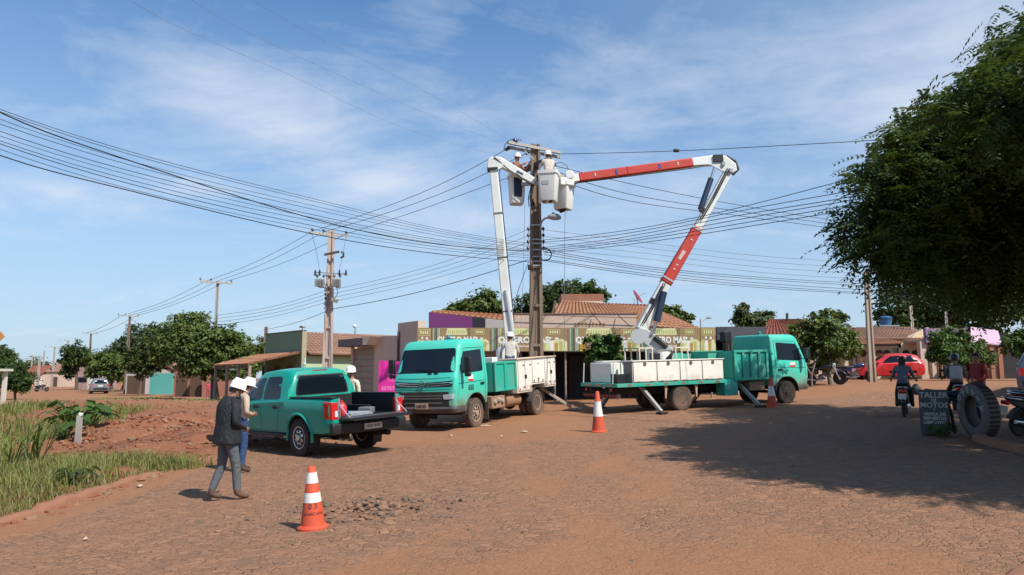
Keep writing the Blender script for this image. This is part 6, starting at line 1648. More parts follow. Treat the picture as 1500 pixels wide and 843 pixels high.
# ---- the far side street: each house and wall its own thing
def street_box(name, label, px0, px1, pyt, pyb, Y, depth, mat, cat='house', roof=None, door=None, win=None, group=None, over=.3):
    a, b = U(px0, pyb, Y), U(px1, pyb, Y); zb_ = min(gz(a.x, Y), a.z) - .3; zt_ = U((px0 + px1) / 2, pyt, Y).z
    h = Bd(name, label, cat, ((a.x + b.x) / 2, Y, zb_), 0, group)
    h.part('wall', mat, lambda m: m.bx(a.x, b.x, Y, Y + depth, zb_, zt_), world=True)
    if roof is not None:
        rh = roof[1]; roof_plane(h.o, (a.x - over, Y - over, zt_), (b.x + over, Y - over, zt_), (b.x + over, Y + depth / 2, zt_ + rh), (a.x - over, Y + depth / 2, zt_ + rh), roof[0], pitch=.5, rows=.8)
        roof_plane(h.o, (b.x + over, Y + depth + over, zt_), (a.x - over, Y + depth + over, zt_), (a.x - over, Y + depth / 2, zt_ + rh), (b.x + over, Y + depth / 2, zt_ + rh), roof[0], pitch=.5, rows=.8)
    for f, mt in ((door, wood_d), (win, glass)):
        if f:
            for px in f:
                c = U(px, pyb, Y); h.part('door' if f is door else 'window', mt, lambda m: m.bx(c.x - .5, c.x + .5, Y - .04, Y, zb_ + .3 if f is door else zb_ + 1.4, zb_ + 2.3 if f is door else zb_ + 2.2), world=True)
    return h
G_ = 'houses and walls along the far side street'
street_box('brick_house', 'small brick red house under the big street tree', 254, 277, 536, 566, 66, 7, brick_w, roof=(tile_b, 1.0), door=(266,), group=G_)
street_box('blue_grey_house', 'small blue grey house with a plain gate beside the brick house', 278, 296, 540, 567, 64, 6, wall_mat('blue_grey_plaster', (.20, .22, .27), (.2, .15, .12), .4), door=(287,), group=G_)
street_box('red_brick_wall', 'low red brick wall beyond the tree trunk', 296, 338, 545, 568, 63, .3, brick_w, 'wall', group=G_)
street_box('turquoise_wall', 'long turquoise garden wall seen between the tree trunks', 219, 252, 547, 565, 78, .3, teal_w, 'wall', group=G_)
street_box('grey_gate_house', 'grey house front with dark vertical bars beside the road pole', 184, 213, 541, 564, 82, 6, grey_w, roof=(tile_b, .8), door=(193, 206), group=G_)
street_box('white_wall', 'white garden wall behind the parked far car', 128, 161, 548, 563, 112, .3, white_w, 'wall', group=G_)
street_box('pink_block', 'tall narrow pinkish building by the dark round tree', 110, 127, 538, 564, 120, 9, wall_mat('dusty_pink_plaster', (.34, .23, .21), (.25, .15, .1), .4), win=(114, 122), group=G_)
street_box('brown_house', 'brown house with a pitched roof far down the road', 66, 96, 545, 563, 150, 10, tan_w, roof=(tile_b, 2.0), door=(80,), group=G_)
street_box('brick_house', 'far red roofed house just before the woods', 30, 58, 549, 562, 175, 10, pink_w, roof=(tile_r, 2.2), door=(44,), group=G_)
# white framed kiosk cut by the picture's edge
kq = U(-8, 576, 36); kz = gz(kq.x, kq.y)
ks = Bd('roadside_kiosk', 'pale framed roadside kiosk with a flat roof beside the bushes', 'kiosk', (kq.x, kq.y, kz))
kr = U(-3, 541, 36); kfr = flat('kiosk_frame', (.60, .57, .50), .6, dirt=.2)
for x in (kr.x - .1, kr.x - 2.4):
    for y in (36, 36.7): ks.part('post', kfr, lambda m: m.bx(x - .08, x + .08, y - .08, y + .08, kz - .3, kr.z - .1), world=True)
ks.part('roof', kfr, lambda m: m.bx(kr.x - 2.7, kr.x + .15, 35.8, 36.9, kr.z - .1, kr.z + .02), world=True)
ks.part('counter_panel', flat('kiosk_panel', (.30, .27, .22), .7, dirt=.3), lambda m: m.bx(kr.x - 2.4, kr.x - .3, 35.98, 36.04, kz, kz + 1.0), world=True)
# orange road sign on a post just outside the frame, seen edge on
sq = U(-3, 493, 27); sg = empty('road_sign', (sq.x, sq.y, gz(sq.x, sq.y)), 0, 'orange diamond road sign on a thin post', 'sign')
m = MB(); m.box((0, 0, sq.z - gz(sq.x, sq.y)), (.36, .02, .36), rot=(0, PI / 4, 0)); m.build('sign_plate', flat('sign_orange', (.50, .22, .07), .5), sg)
m = MB(); m.tube([(0, .04, 0), (0, .04, sq.z - gz(sq.x, sq.y) + .1)], .03, 6); m.build('post', galv, sg)
# ------------------------------------------------------------------ vehicles in place
def attach(o, root, m4): o.parent = root; o.matrix_parent_inverse = m4.inverted()
pk_ = make_pickup(); PK_ANG = math.atan2(.69, -.72)
rl = G(445, 668)      # where the nearer rear tyre stands
ca, sa = math.cos(PK_ANG), math.sin(PK_ANG); lf_ = Vector((-sa, ca))
cpos = Vector((rl.x, rl.y)) - lf_ * .80
PKM = seat(pk_, cpos.x, cpos.y, PK_ANG, 1.5)
def pk_at(x, y, z): return PKM @ Vector((x, y, z))
# things lying in the bed
def local_thing(name, label, cat, m4, x, y, z, ang=0.0, group=None):
    m = m4 @ Matrix.Translation((x, y, z)) @ Matrix.Rotation(ang, 4, 'Z'); o = empty(name, (0, 0, 0), 0, label, cat, group); o.matrix_basis = m; return o
t = local_thing('metal_sheet_stack', 'flat bright metal sheets lying in the pickup bed', 'metal sheets', PKM, -1.0, .25, .845, .2)
for k in range(3):
    m = MB(); m.box((.02 * k, .015 * k, .012 + .02 * k), (.62, .70, .012), rot=(0, 0, .08 * k)); m.build('metal_sheet', alu, t)
t = local_thing('tool_box', 'small grey tool box in the pickup bed', 'tool box', PKM, -.85, -.25, .845, .4)
m = MB(); m.bx(-.16, .16, -.1, .1, 0, .13); m.build('case', flat('toolbox_grey', (.16, .17, .18), .5), t, bev=.02); m = MB(); m.tube([(-.08, 0, .13), (-.06, 0, .17), (.06, 0, .17), (.08, 0, .13)], .01, 6); m.build('handle', black, t)
t = local_thing('plastic_jug', 'red plastic jug behind the pickup tail lamp', 'jug', PKM, -1.12, .56, .845)
m = MB(); m.lathe([(.09, 0), (.11, .03), (.11, .20), (.07, .27), (.035, .29), (.035, .33), (0, .33)], 14); m.build('jug_body', flat('jug_red', (.50, .03, .05), .4), t, smooth=40); m = MB(); m.bx(-.09, .09, -.115, -.1, .03, .12); m.build('blue_sticker', flat('sticker_blue', (.02, .06, .3), .4), t)

T1_ANG = math.atan2(-.885, -.465)
t1_ = make_truck_near(); fl = G(696, 626); ca, sa = math.cos(T1_ANG), math.sin(T1_ANG); lf_ = Vector((-sa, ca)); cpos = Vector((fl.x, fl.y)) - lf_ * .95
T1M = seat(t1_, cpos.x, cpos.y, T1_ANG, 2.0)
def slope_pos(root_M, x, y, z): return root_M @ Vector((x, y, z))
T2_ANG = math.atan2(.438, .899)
t2_ = make_truck_far(); rr_ = G(998, 601.5); ca, sa = math.cos(T2_ANG), math.sin(T2_ANG); hd = Vector((ca, sa)); lf_ = Vector((-sa, ca))
cpos = Vector((rr_.x, rr_.y)) + lf_ * .95 + hd * 4.75
T2M = seat(t2_, cpos.x, cpos.y, T2_ANG, 2.5)
print('truck poses', T1M.translation, T2M.translation, PKM.translation)

# ---- booms (in world space, then tied to their trucks)
def wpart(root, m4, name, mat, fn, smooth=None, bev=0, parent=None):
    m = MB(); m.M = m4.inverted(); fn(m); return m.build(name, mat, parent or root, smooth=smooth, bev=bev)
def bucket(root, m4, c_top, w, d, h, ang, pad=False, sticker=False):
    """open fibreglass bucket hanging with its rim at c_top"""
    m = MB(); L = Matrix.Translation(c_top) @ Matrix.Rotation(ang, 4, 'Z'); m.M = m4.inverted() @ L
    def rr(z, w_, d_, r=.07):
        out = []
        for cx, cy, a0 in ((w_ / 2 - r, d_ / 2 - r, 0), (-w_ / 2 + r, d_ / 2 - r, 90), (-w_ / 2 + r, -d_ / 2 + r, 180), (w_ / 2 - r, -d_ / 2 + r, 270)):
            for k in range(5): a = R(a0 + 22.5 * k); out.append((cx + r * math.cos(a), cy + r * math.sin(a), z))
        return out
    f = .84
    m.loft([rr(-.1, .2, .2, .05) if False else rr(-h + .12, w * f * .9, d * f * .9, .06), rr(-h + .10, w * f * .6, d * f * .6), rr(-h + .02, w * f * .86, d * f * .86), rr(-h, w * f * .9, d * f * .9), rr(-h + .05, w * f * .97, d * f * .97), rr(-.12, w * .97, d * .97), rr(-.11, w * 1.06, d * 1.06), rr(0, w * 1.06, d * 1.06), rr(0, w * .95, d * .95), rr(-.10, w * .93, d * .93), rr(-h + .12, w * f * .9, d * f * .9, .06)], caps=False)
    b = m.build('bucket', bucket_m, root, smooth=40)
    if pad:
        p = MB(); p.M = m4.inverted() @ L; y0 = -d * .5 * .96
        p.add([(-w * .30, y0 - .02, -.16), (w * .24, y0 - .02, -.16), (w * .23, y0 * f - .035, -h + .22), (-w * .27, y0 * f - .035, -h + .22), (-w * .30, y0 + .03, -.16), (w * .24, y0 + .03, -.16), (w * .23, y0 * f + .02, -h + .22), (-w * .27, y0 * f + .02, -h + .22)], [(0, 1, 2, 3), (4, 7, 6, 5), (0, 4, 5, 1), (1, 5, 6, 2), (2, 6, 7, 3), (3, 7, 4, 0)])
        p.build('tool_apron', navy, b, bev=.015)
    if sticker:
        p = MB(); p.M = m4.inverted() @ L; p.box((-.05, -d * .5 * .93 - .006, -.42), (.22, .012, .12), rot=(R(4), 0, 0)); p.build('faded_sticker', flat('sticker_grey', (.42, .42, .42), .6), b)
    return b
# near truck: an all white boom
tu = T1M @ Vector((-3.72, 0, .95))
wpart(t1_, T1M, 'turret', white_p, lambda m: (m.lathe([(.42, 0), (.42, .3), (.34, .36), (.34, 1.2), (.28, 1.3)], 20, c=tuple(tu)),), smooth=40)
B0, B1, B2 = U(747, 497, tu.y), U(722, 238, tu.y - .25), U(783.5, 267, tu.y - .15)
lb = wpart(t1_, T1M, 'lower_boom', white_p, lambda m: m.beam(B0, B1.lerp(B0, .02), .34, .36, up=(0, -1, 0), w2=.27, h2=.28), bev=.03)
for t_ in (.15, .45, .70): wpart(t1_, T1M, 'boom_band', flat('boom_band_dark', (.12, .11, .11), .6), lambda m: m.beam(B0.lerp(B1, t_), B0.lerp(B1, t_ + .008), .355 - .07 * t_, .375 - .07 * t_, up=(0, -1, 0)), parent=lb)
wpart(t1_, T1M, 'boom_cylinder', alu, lambda m: m.tube([B0 + Vector((.1, -.22, .1)), B0.lerp(B1, .27) + Vector((.02, -.2, 0))], .055, 10), smooth=50)
wpart(t1_, T1M, 'boom_hose', hose_m, lambda m: m.tube([B0.lerp(B1, .1) + Vector((.2, -.1, 0)), B0.lerp(B1, .5) + Vector((.18, -.12, 0)), B0.lerp(B1, .93) + Vector((.17, -.1, 0)), B1 + Vector((.3, -.05, -.1))], .018, 6), smooth=60)
eb = wpart(t1_, T1M, 'elbow', white_p, lambda m: (m.loft([[U(px, py, tu.y - .25 + s_) for px, py in ((713.5, 247), (714.5, 235), (719, 230), (730, 229.5), (741, 236), (735, 247), (729, 249))] for s_ in (-.18, .18)])), bev=.02)
wpart(t1_, T1M, 'elbow_collar', black_d, lambda m: m.beam(U(721.5, 247.5, tu.y - .25), U(721.7, 250.5, tu.y - .25), .36, .38, up=(0, -1, 0)), parent=eb)
ub = wpart(t1_, T1M, 'upper_boom', white_p, lambda m: m.beam(U(729, 236.5, tu.y - .25), B2, .26, .31, w2=.20, h2=.22), bev=.025)
a_, b_ = U(757, 251, tu.y - .36), U(766, 256, tu.y - .36)
wpart(t1_, T1M, 'boom_marking', flat('marking_dark', (.05, .05, .05), .7), lambda m: m.beam(a_, b_, .02, .07), parent=ub)
sx0 = B2 + Vector((-.45, .12, -.05)); sx1 = B2 + Vector((.28, -.05, -.05))
wpart(t1_, T1M, 'bucket_shaft', galv, lambda m: m.tube([sx0, sx1], .07, 10), smooth=50)
bkA = bucket(t1_, T1M, U(757, 257, tu.y + .3), .56, .58, 1.04, R(12), pad=True)
bkB = bucket(t1_, T1M, U(803.5, 252.5, tu.y - .35), .66, .62, 1.03, R(-14), sticker=True)
wpart(t1_, T1M, 'control_hoses', hose_m, lambda m: [m.tube([B2 + Vector((-.12 + .04 * k, -.02, -.1)), B2 + Vector((-.22 + .05 * k, 0, -.55)), B2 + Vector((-.20 + .08 * k, 0, -.85)), B2 + Vector((-.08 + .02 * k, 0, -.72))], .02, 6) for k in range(3)], smooth=60)
# far truck: red and white boom
tv = T2M @ Vector((-4.75 - .12, 0, .955))
wpart(t2_, T2M, 'turret', white_p, lambda m: (m.lathe([(.50, 0), (.50, .35), (.40, .42), (.40, 1.02), (.46, 1.06)], 22, c=tuple(tv))), smooth=40)
wpart(t2_, T2M, 'control_panel', black, lambda m: m.box(tv + Vector((-.22, -.42, .78)), (.36, .06, .30)), bev=.01)
wpart(t2_, T2M, 'turret_hoses', hose_m, lambda m: [m.tube([tv + Vector((.15, -.35, .5 + .1 * k)), tv + Vector((.32, -.48, .75 + .08 * k)), tv + Vector((.40, -.36, 1.0))], .03, 6) for k in range(3)], smooth=60)
YB = tv.y
def pt(px, py, dy=0.0): return U(px, py, YB + dy)
wpart(t2_, T2M, 'boom_base', grey_p, lambda m: m.loft([[pt(px, py, s_) for px, py in ((930, 485), (938, 480.5), (948, 482), (986, 511), (979, 517), (958, 516), (936, 497), (930, 492))] for s_ in (-.28, .28)]), bev=.03)
wpart(t2_, T2M, 'base_cylinder', black, lambda m: m.tube([pt(958, 494, -.32), pt(977, 509, -.32)], .10, 12), smooth=50)
wpart(t2_, T2M, 'pivot_guard', grey_p, lambda m: m.lathe([(.26, 0), (.26, .08)], 20, c=tuple(pt(935, 493, -.36)), axis='y'), smooth=40)
E = pt(1071, 244, .35)
P0, P1, P2_, P3_ = pt(938.5, 484), pt(975.5, 414), pt(1021.5, 335, .15), pt(1069.5, 246, .33)
lb2 = wpart(t2_, T2M, 'lower_boom', white_p, lambda m: m.beam(P0, P1, .40, .44, w2=.34, h2=.36, up=(0, -1, 0)), bev=.03)
wpart(t2_, T2M, 'red_boom_section', red_b, lambda m: m.beam(P1.lerp(P0, .03), P2_, .40, .42, w2=.35, h2=.37, up=(0, -1, 0)), bev=.035, parent=lb2)
wpart(t2_, T2M, 'boom_tip_section', white_p, lambda m: m.beam(P2_.lerp(P1, .02), P3_, .30, .33, up=(0, -1, 0), w2=.29, h2=.31), bev=.03, parent=lb2)
rp = flat('faded_print', (.55, .45, .42), .6)
def side_mark(parent, a, b, h, dy): wpart(t2_, T2M, 'boom_marking', rp, lambda m: m.beam(a + Vector((0, dy, 0)), b + Vector((0, dy, 0)), .01, h, up=(0, 0, 1)), parent=parent)
a_, b_ = P1.lerp(P2_, .40), P1.lerp(P2_, .56); side_mark(lb2, a_, b_, .17, -.195)
for t_ in (.22, .30, .76): side_mark(lb2, P1.lerp(P2_, t_), P1.lerp(P2_, t_ + .02), .09, -.20)
for a, b in ((1041, 308), (961, 441)): wpart(t2_, T2M, 'inspection_hatch', black, lambda m: m.box(pt(a - (6 if a < 1000 else 13), b, -.2), (.16, .03, .2), rot=(0, R(28), 0)), parent=lb2)
wpart(t2_, T2M, 'lift_cylinder', flat('cylinder_navy', (.02, .035, .07), .4), lambda m: m.tube([pt(962, 471, -.3), pt(972.5, 428, -.25)], .12, 12), smooth=50)
wpart(t2_, T2M, 'lift_rod', chrome, lambda m: m.tube([pt(954, 491, -.3), pt(962, 471, -.3)], .05, 8), smooth=50)
wpart(t2_, T2M, 'fold_cylinder', flat('cylinder_navy', (.02, .035, .07), .4), lambda m: m.tube([pt(1026, 307, -.1), pt(1041.5, 262, 0)], .10, 12), smooth=50)
wpart(t2_, T2M, 'fold_rod', chrome, lambda m: m.tube([pt(1041.5, 262, 0), pt(1047, 245, .05)], .05, 8), smooth=50)
eb2 = wpart(t2_, T2M, 'elbow', white_p, lambda m: m.loft([[pt(px, py, .33 + s_) for px, py in ((1031, 232), (1052, 227), (1064, 229), (1078, 240), (1080, 250), (1072, 255), (1058, 252), (1042, 243), (1031, 241))] for s_ in (-.2, .2)]), bev=.03)
wpart(t2_, T2M, 'elbow_cover', black, lambda m: m.box(pt(1052, 232, .1), (.36, .05, .26), rot=(0, R(-3), 0)), parent=eb2, bev=.01)
wpart(t2_, T2M, 'elbow_hoses', hose_m, lambda m: m.tube([pt(1064, 229, .2), pt(1077, 237, .2), pt(1081, 248, .2), pt(1073, 256, .2)], .06, 8), smooth=60)
Q0, Q1, Q2, Q3 = pt(1046, 235.5, .33), pt(1012, 239, .15), pt(847, 261, -.55), pt(833, 263.5, -.6)
ub2 = wpart(t2_, T2M, 'upper_boom', white_p, lambda m: m.beam(Q0, Q1, .30, .34, w2=.27, h2=.30), bev=.03)
wpart(t2_, T2M, 'red_boom_section', red_b, lambda m: m.beam(Q1.lerp(Q2, -.004), Q2, .29, .31, w2=.27, h2=.30), bev=.035, parent=ub2)
wpart(t2_, T2M, 'boom_tip_section', bucket_m, lambda m: m.beam(Q2.lerp(Q1, .01), Q3, .23, .26), bev=.02, parent=ub2)
bl_ = flat('marking_blue', (.03, .05, .25), .5)
for t_ in (.28, .66): wpart(t2_, T2M, 'blue_mark', bl_, lambda m: m.beam(Q1.lerp(Q2, t_) + Vector((0, -.15, 0)), Q1.lerp(Q2, t_ + .02) + Vector((0, -.15, 0)), .01, .18), parent=ub2)
for t_ in (.12, .85): wpart(t2_, T2M, 'white_mark', rp, lambda m: m.beam(Q1.lerp(Q2, t_) + Vector((0, -.15, 0)), Q1.lerp(Q2, t_ + .012) + Vector((0, -.15, 0)), .01, .12), parent=ub2)
bkC = bucket(t2_, T2M, U(825, 270, 25.1), .66, .60, .92, R(-32))
wpart(t2_, T2M, 'bucket_mount', bucket_m, lambda m: (m.box(U(829, 268, 24.9), (.50, .40, .28), rot=(0, 0, R(10))), m.lathe([(.16, -.2), (.16, .2)], 14, c=tuple(U(834, 258, 24.9)), axis='y')), bev=.03)

# ------------------------------------------------------------------ pole things
GP = 'utility poles'
def pole_root(px, Y, label, top_py, wb, wt, mat, panels=(), ang=0.0, group=GP):
    x = U(px[0], 540, Y).x if isinstance(px, tuple) else U(px, 540, Y).x
    z = gz(x, Y); o = empty('utility_pole', (x, Y, z), 0, label, 'utility pole', group)
    h = U((px[1] if isinstance(px, tuple) else px), top_py, Y).z - z
    o_ = hpole(o, h + .3, wb, wt, mat, ang, panels=panels); o_.location.z = -.3
    return o, x, z, h
main, mx, mz_, mh = pole_root((785.5, 784), 26.0, 'thick stained concrete pole that the workers in buckets surround', 212, .52, .32, conc_b, panels=(1.2, 2.6, 4.0, 5.4), ang=R(6))
ML = Matrix.Translation(-Vector(main.location))
def mpart(name, mat, fn, smooth=None, parent=None, root=None, L=None, bev=0):
    m = MB(); m.M = L or ML; fn(m); return m.build(name, mat, parent or root or main, smooth=smooth, bev=bev)
for s_ in (0, 1):
    dy = .12 * (1 if s_ else -1)
    a, b = U(744, 211.5, 25.3) + Vector((0, dy - .1, -.10 * s_)), U(820, 226.5, 26.75) + Vector((0, dy - .1, -.10 * s_))
    mpart('crossarm', timber, lambda m: m.beam(a, b, .09, .10))
a, b = U(766, 252.5, 27.0), U(806, 236, 25.2)
mpart('lower_crossarm', flat('dark_timber', (.07, .06, .055), .8), lambda m: (m.beam(a + Vector((0, -.2, 0)), b + Vector((0, -.2, 0)), .10, .2)))
mpart('crossarm_brace', galv, lambda m: (m.beam(U(765, 218, 25.6), U(782, 234, 25.75), .03, .03), m.beam(U(806, 226, 26.3), U(789, 240, 25.8), .03, .03)))
ins = insulator(main, ML @ U(754.5, 214, 25.3), 1.5)
for px, py, Y in ((748, 212, 25.4), (772, 219, 25.9), (812, 225, 26.5)): insulator(main, ML @ (U(px, py, Y) + Vector((0, 0, -.02))), .8)
for (a, b) in ((U(740, 220, 25.2), U(747, 216.5, 25.3)), (U(770, 226, 25.9), U(775, 223.5, 25.9)), (U(814, 243, 26.4), U(806, 238.5, 26)), (U(816, 252, 26.4), U(808, 246, 26))):
    mpart('strain_insulator', insul, lambda m: m.tube([a, a.lerp(b, .2), a.lerp(b, .35), a.lerp(b, .5), a.lerp(b, .65), a.lerp(b, .8), b], [.03, .07, .035, .07, .035, .07, .03], 10), smooth=50)
mpart('jumper_wire', wire_m, lambda m: m.tube([U(738, 221, 25.3), U(739, 213, 25.3), U(744, 207, 25.3), U(752, 204, 25.3), U(764, 206, 25.5)], .014, 5), smooth=60)
mpart('jumper_wire', wire_m, lambda m: m.tube([U(812, 240, 26.2), U(822, 238, 26.3), U(830, 243, 26.4), U(833, 249, 26.5)], .012, 5), smooth=60)
for sx_, px in ((-1, 774.5), (1, 795.2)):
    rk = mpart('insulator_rack', galv, lambda m: m.beam(U(px + sx_ * .6, 332, 25.75), U(px + sx_ * 1.0, 368, 25.75), .02, .05))
    for k in range(4):
        c = U(px + sx_ * (.5 + .15 * k), 336 + k * 9.4, 25.7); insulator(main, ML @ c + Vector((0, 0, -.09)), .9, 'spool_insulator')
mpart('steel_band', galv, lambda m: [m.box(ML.inverted() @ Vector((0, 0, U(785, py, 26).z - mz_)), (.42 + .004 * k, .30, .045)) for k, py in enumerate((331, 352, 358, 367, 377, 384, 390))])
arm = mpart('lamp_arm', galv, lambda m: m.tube([U(792, 338, 25.8), U(792, 330, 25.7), U(794, 324, 25.6), U(798, 320.5, 25.4), U(804, 319, 25.2)], .035, 8), smooth=60)
mpart('street_lamp_head', lampgrey, lambda m: m.loft([[U(802, 318, 25.2) + Vector((x, w * math.cos(q), zc + h * math.sin(q))) for q in np.linspace(0, 2 * PI, 12, endpoint=False)] for x, w, h, zc in ((0, .05, .05, 0), (.08, .10, .09, .0), (.2, .17, .12, .0), (.36, .17, .11, -.01), (.47, .08, .05, -.03))]), smooth=60, parent=arm)
mpart('photocell', lampgrey, lambda m: m.lathe([(.04, 0), (.04, .08), (0, .09)], 10, c=tuple(U(810.5, 315, 25.2))), parent=arm)
mpart('cable_coil', wire_m, lambda m: m.lathe([(.20, -.02), (.24, -.02), (.24, .02), (.20, .02)], 20, c=tuple(U(798.5, 373, 25.6)), axis='y', closed=True), smooth=50)
mpart('splice_box', black, lambda m: m.box(U(776, 392, 25.7), (.14, .14, .18)), bev=.03)

p2, x2, z2, h2_ = pole_root((479.5, 482), 34.0, 'pale concrete pole carrying transformers in front of the green house', 338, .46, .26, conc_l, panels=(1.0, 2.4, 3.8, 5.2))
L2 = Matrix.Translation(-Vector(p2.location))
def p2p(name, mat, fn, smooth=None, parent=None, bev=0): return mpart(name, mat, fn, smooth, parent, p2, L2, bev)
p2p('crossarm', timber, lambda m: m.beam(U(454, 341.5, 33.2), U(510, 346, 34.8), .09, .11))
for px, py, Y in ((457.5, 341, 33.3), (474, 342, 33.8), (507, 345, 34.7)): insulator(p2, L2 @ U(px, py, Y) + Vector((0, 0, .03)), 1.0)
p2p('switch_arm', flat('dark_timber', (.07, .06, .055), .8), lambda m: (m.beam(U(475, 373.5, 33.7), U(497, 369, 33.7), .08, .1)))
p2p('fuse_switch', insul, lambda m: m.tube([U(500, 369, 33.7), U(503, 371, 33.7), U(503, 376, 33.7), U(499, 378, 33.7)], .05, 8), smooth=50)
for k, (x0, x1) in enumerate(((462.5, 477), (487.5, 501))):
    c = U((x0 + x1) / 2, 415, 33.6)
    tr = p2p('transformer', flat('transformer_grey', (.42, .41, .38), .5, dirt=.25), lambda m: (m.box(c, ((x1 - x0) / 1080 * 33.6 * .55, .42, .40)),), bev=.03)
    p2p('cooling_fin_pack', flat('transformer_grey_dark', (.28, .27, .25), .5), lambda m: [m.box(c + Vector(((x1 - x0) / 1080 * 33.6 * (-.42 + .14 * i), -.24, -.02)), (.025, .1, .34)) for i in range(7)], parent=tr)
    for px in (x0 + 2, x1 - 3): insulator(p2, L2 @ U(px, 408, 33.6), 1.0, 'bushing')
for px in (461.5, 468, 497, 506.5):
    p2p('fuse_cutout', insul, lambda m: m.tube([U(px, 404, 33.5), U(px + .4, 396, 33.5)], [.05, .035], 8), smooth=50)
p2p('fuse_rail', galv, lambda m: m.beam(U(460, 399, 33.6), U(507, 402, 33.6), .04, .05))
p2p('meter_box', flat('meter_grey', (.33, .30, .27), .6), lambda m: m.box(U(490, 440, 33.7), (.28, .28, .18), rot=(0, R(18), 0)), bev=.02)
p2p('transformer_lead', wire_m, lambda m: [m.tube([U(474, 410, 33.5), U(478, 425, 33.6), U(482, 436, 33.7)], .015, 5), m.tube([U(493, 420, 33.5), U(495, 430, 33.6), U(490, 438, 33.6)], .015, 5), m.tube([U(457, 342, 33.3), U(464, 372, 33.5), U(468, 396, 33.5)], .008, 5), m.tube([U(507, 346, 34.7), U(502, 375, 34), U(497, 396, 33.5)], .008, 5)], smooth=60)
for k in range(4): insulator(p2, L2 @ U(476.5, 425 + k * 6, 33.7) + Vector((0, 0, -.09)), .8, 'spool_insulator')
p2p('steel_band', galv, lambda m: [m.box(U(480.5, py, 34.0), (.36, .26, .04)) for py in (404, 422, 446, 452)])

def small_pole(px, Y, top, label, arm=True, mat=None, wd=.34, lamp=None, arm_py=None, aw=1.1):
    o, x, z, h = pole_root(px, Y, label, top, wd, wd * .6, mat or conc_g)
    L = Matrix.Translation(-Vector(o.location)); tp = Vector((x + 0, Y, z + h))
    if arm:
        zz_ = h - .12; dvec = Vector((.82, .57, 0)); m = MB(); m.beam(dvec * -aw + Vector((0, -.2, zz_)), dvec * aw + Vector((0, -.2, zz_)), .1, .12); m.build('crossarm', timber, o)
        for k in (-1, -.35, .9): insulator(o, dvec * aw * k + Vector((0, -.2, zz_ + .05)), 1.1)
    if lamp:
        m = MB(); m.tube([(0, -.15, lamp - .6), (.3, -.6, lamp - .1), (1.2 * (1 if True else -1), -1.2, lamp)], .04, 6); a = m.build('lamp_arm', galv, o, smooth=60)
        m = MB(); m.box((1.4, -1.35, lamp), (.6, .22, .12)); m.build('street_lamp_head', white_p, a, bev=.04)
    return o
P3 = small_pole((313, 317), 52, 412, 'concrete pole rising out of the big round street tree', wd=.27)
P4 = small_pole((185.5, 187), 86, 462, 'pole with a street lamp arm by the grey gate house', lamp=5.2, mat=conc_b)
P5 = small_pole((130, 131), 122, 488, 'dark pole beside the pinkish block', mat=conc_b, wd=.4)
for px, Y, top, lb_ in ((97, 165, 499, 'distant pole just past the dark round tree'), (78, 150, 508, 'bare distant pole over the brown house'), (63, 180, 514, 'bare slim pole far down the road'), (46, 210, 520, 'tiny pole near the end of the road'), (57, 120, 525, 'short grey pole before the far woods')):
    small_pole(px, Y, top, lb_, arm=px in (97, 78), wd=.42, aw=1.6)
# right hand poles
rp_ = small_pole((1277, 1269), 36.5, 398, 'plain pole in front of the cream house porch', arm=False, mat=wall_mat('pole_brown_foot', (.40, .33, .25), (.20, .10, .055), .8, 1.0, foot=3.2), wd=.34)
sp_ = small_pole((1340, 1336), 51, 448, 'thin tan pole sticking up behind the cream house roof', arm=False, mat=conc_l, wd=.26)
sp2 = small_pole((1391, 1388), 52, 456, 'thin pole behind the mauve shop roof', arm=False, mat=conc_l, wd=.24)
sp3 = small_pole((387.5, 388), 46, 479, 'short brown pole at the corner of the green house', arm=False, mat=conc_b, wd=.3)
lp = U(520, 500, 50); lq = empty('lamp_post', (lp.x, 50, gz(lp.x, 50)), 0, 'thin lamp post with one white globe above the shuttered building', 'lamp post')
m = MB(); m.tube([(0, 0, 0), (0, 0, U(520, 480, 50).z - gz(lp.x, 50))], .05, 6); m.build('post', galv, lq, smooth=60); m = MB(); m.ball((-.05, 0, U(519, 478, 50).z - gz(lp.x, 50)), .13); m.build('globe', white_p, lq, smooth=60)
lp = U(1027, 500, 60); lq = empty('lamp_post', (lp.x, 60, gz(lp.x, 60)), 0, 'thin twin lamp post far behind the charcoal shop', 'lamp post')
m = MB(); zz_ = U(1027, 468, 60).z - gz(lp.x, 60); m.tube([(0, 0, 0), (0, 0, zz_)], .05, 6); m.tube([(-.6, 0, zz_ + .1), (0, 0, zz_ - .2), (.6, 0, zz_ + .1)], .03, 5); m.build('post', galv, lq, smooth=60); m = MB(); m.ball((.7, 0, zz_ + .12), .15, sc=(1.4, 1, .6)); m.ball((-.7, 0, zz_ + .12), .15, sc=(1.4, 1, .6)); m.build('lamp_head', lampgrey, lq, smooth=60)

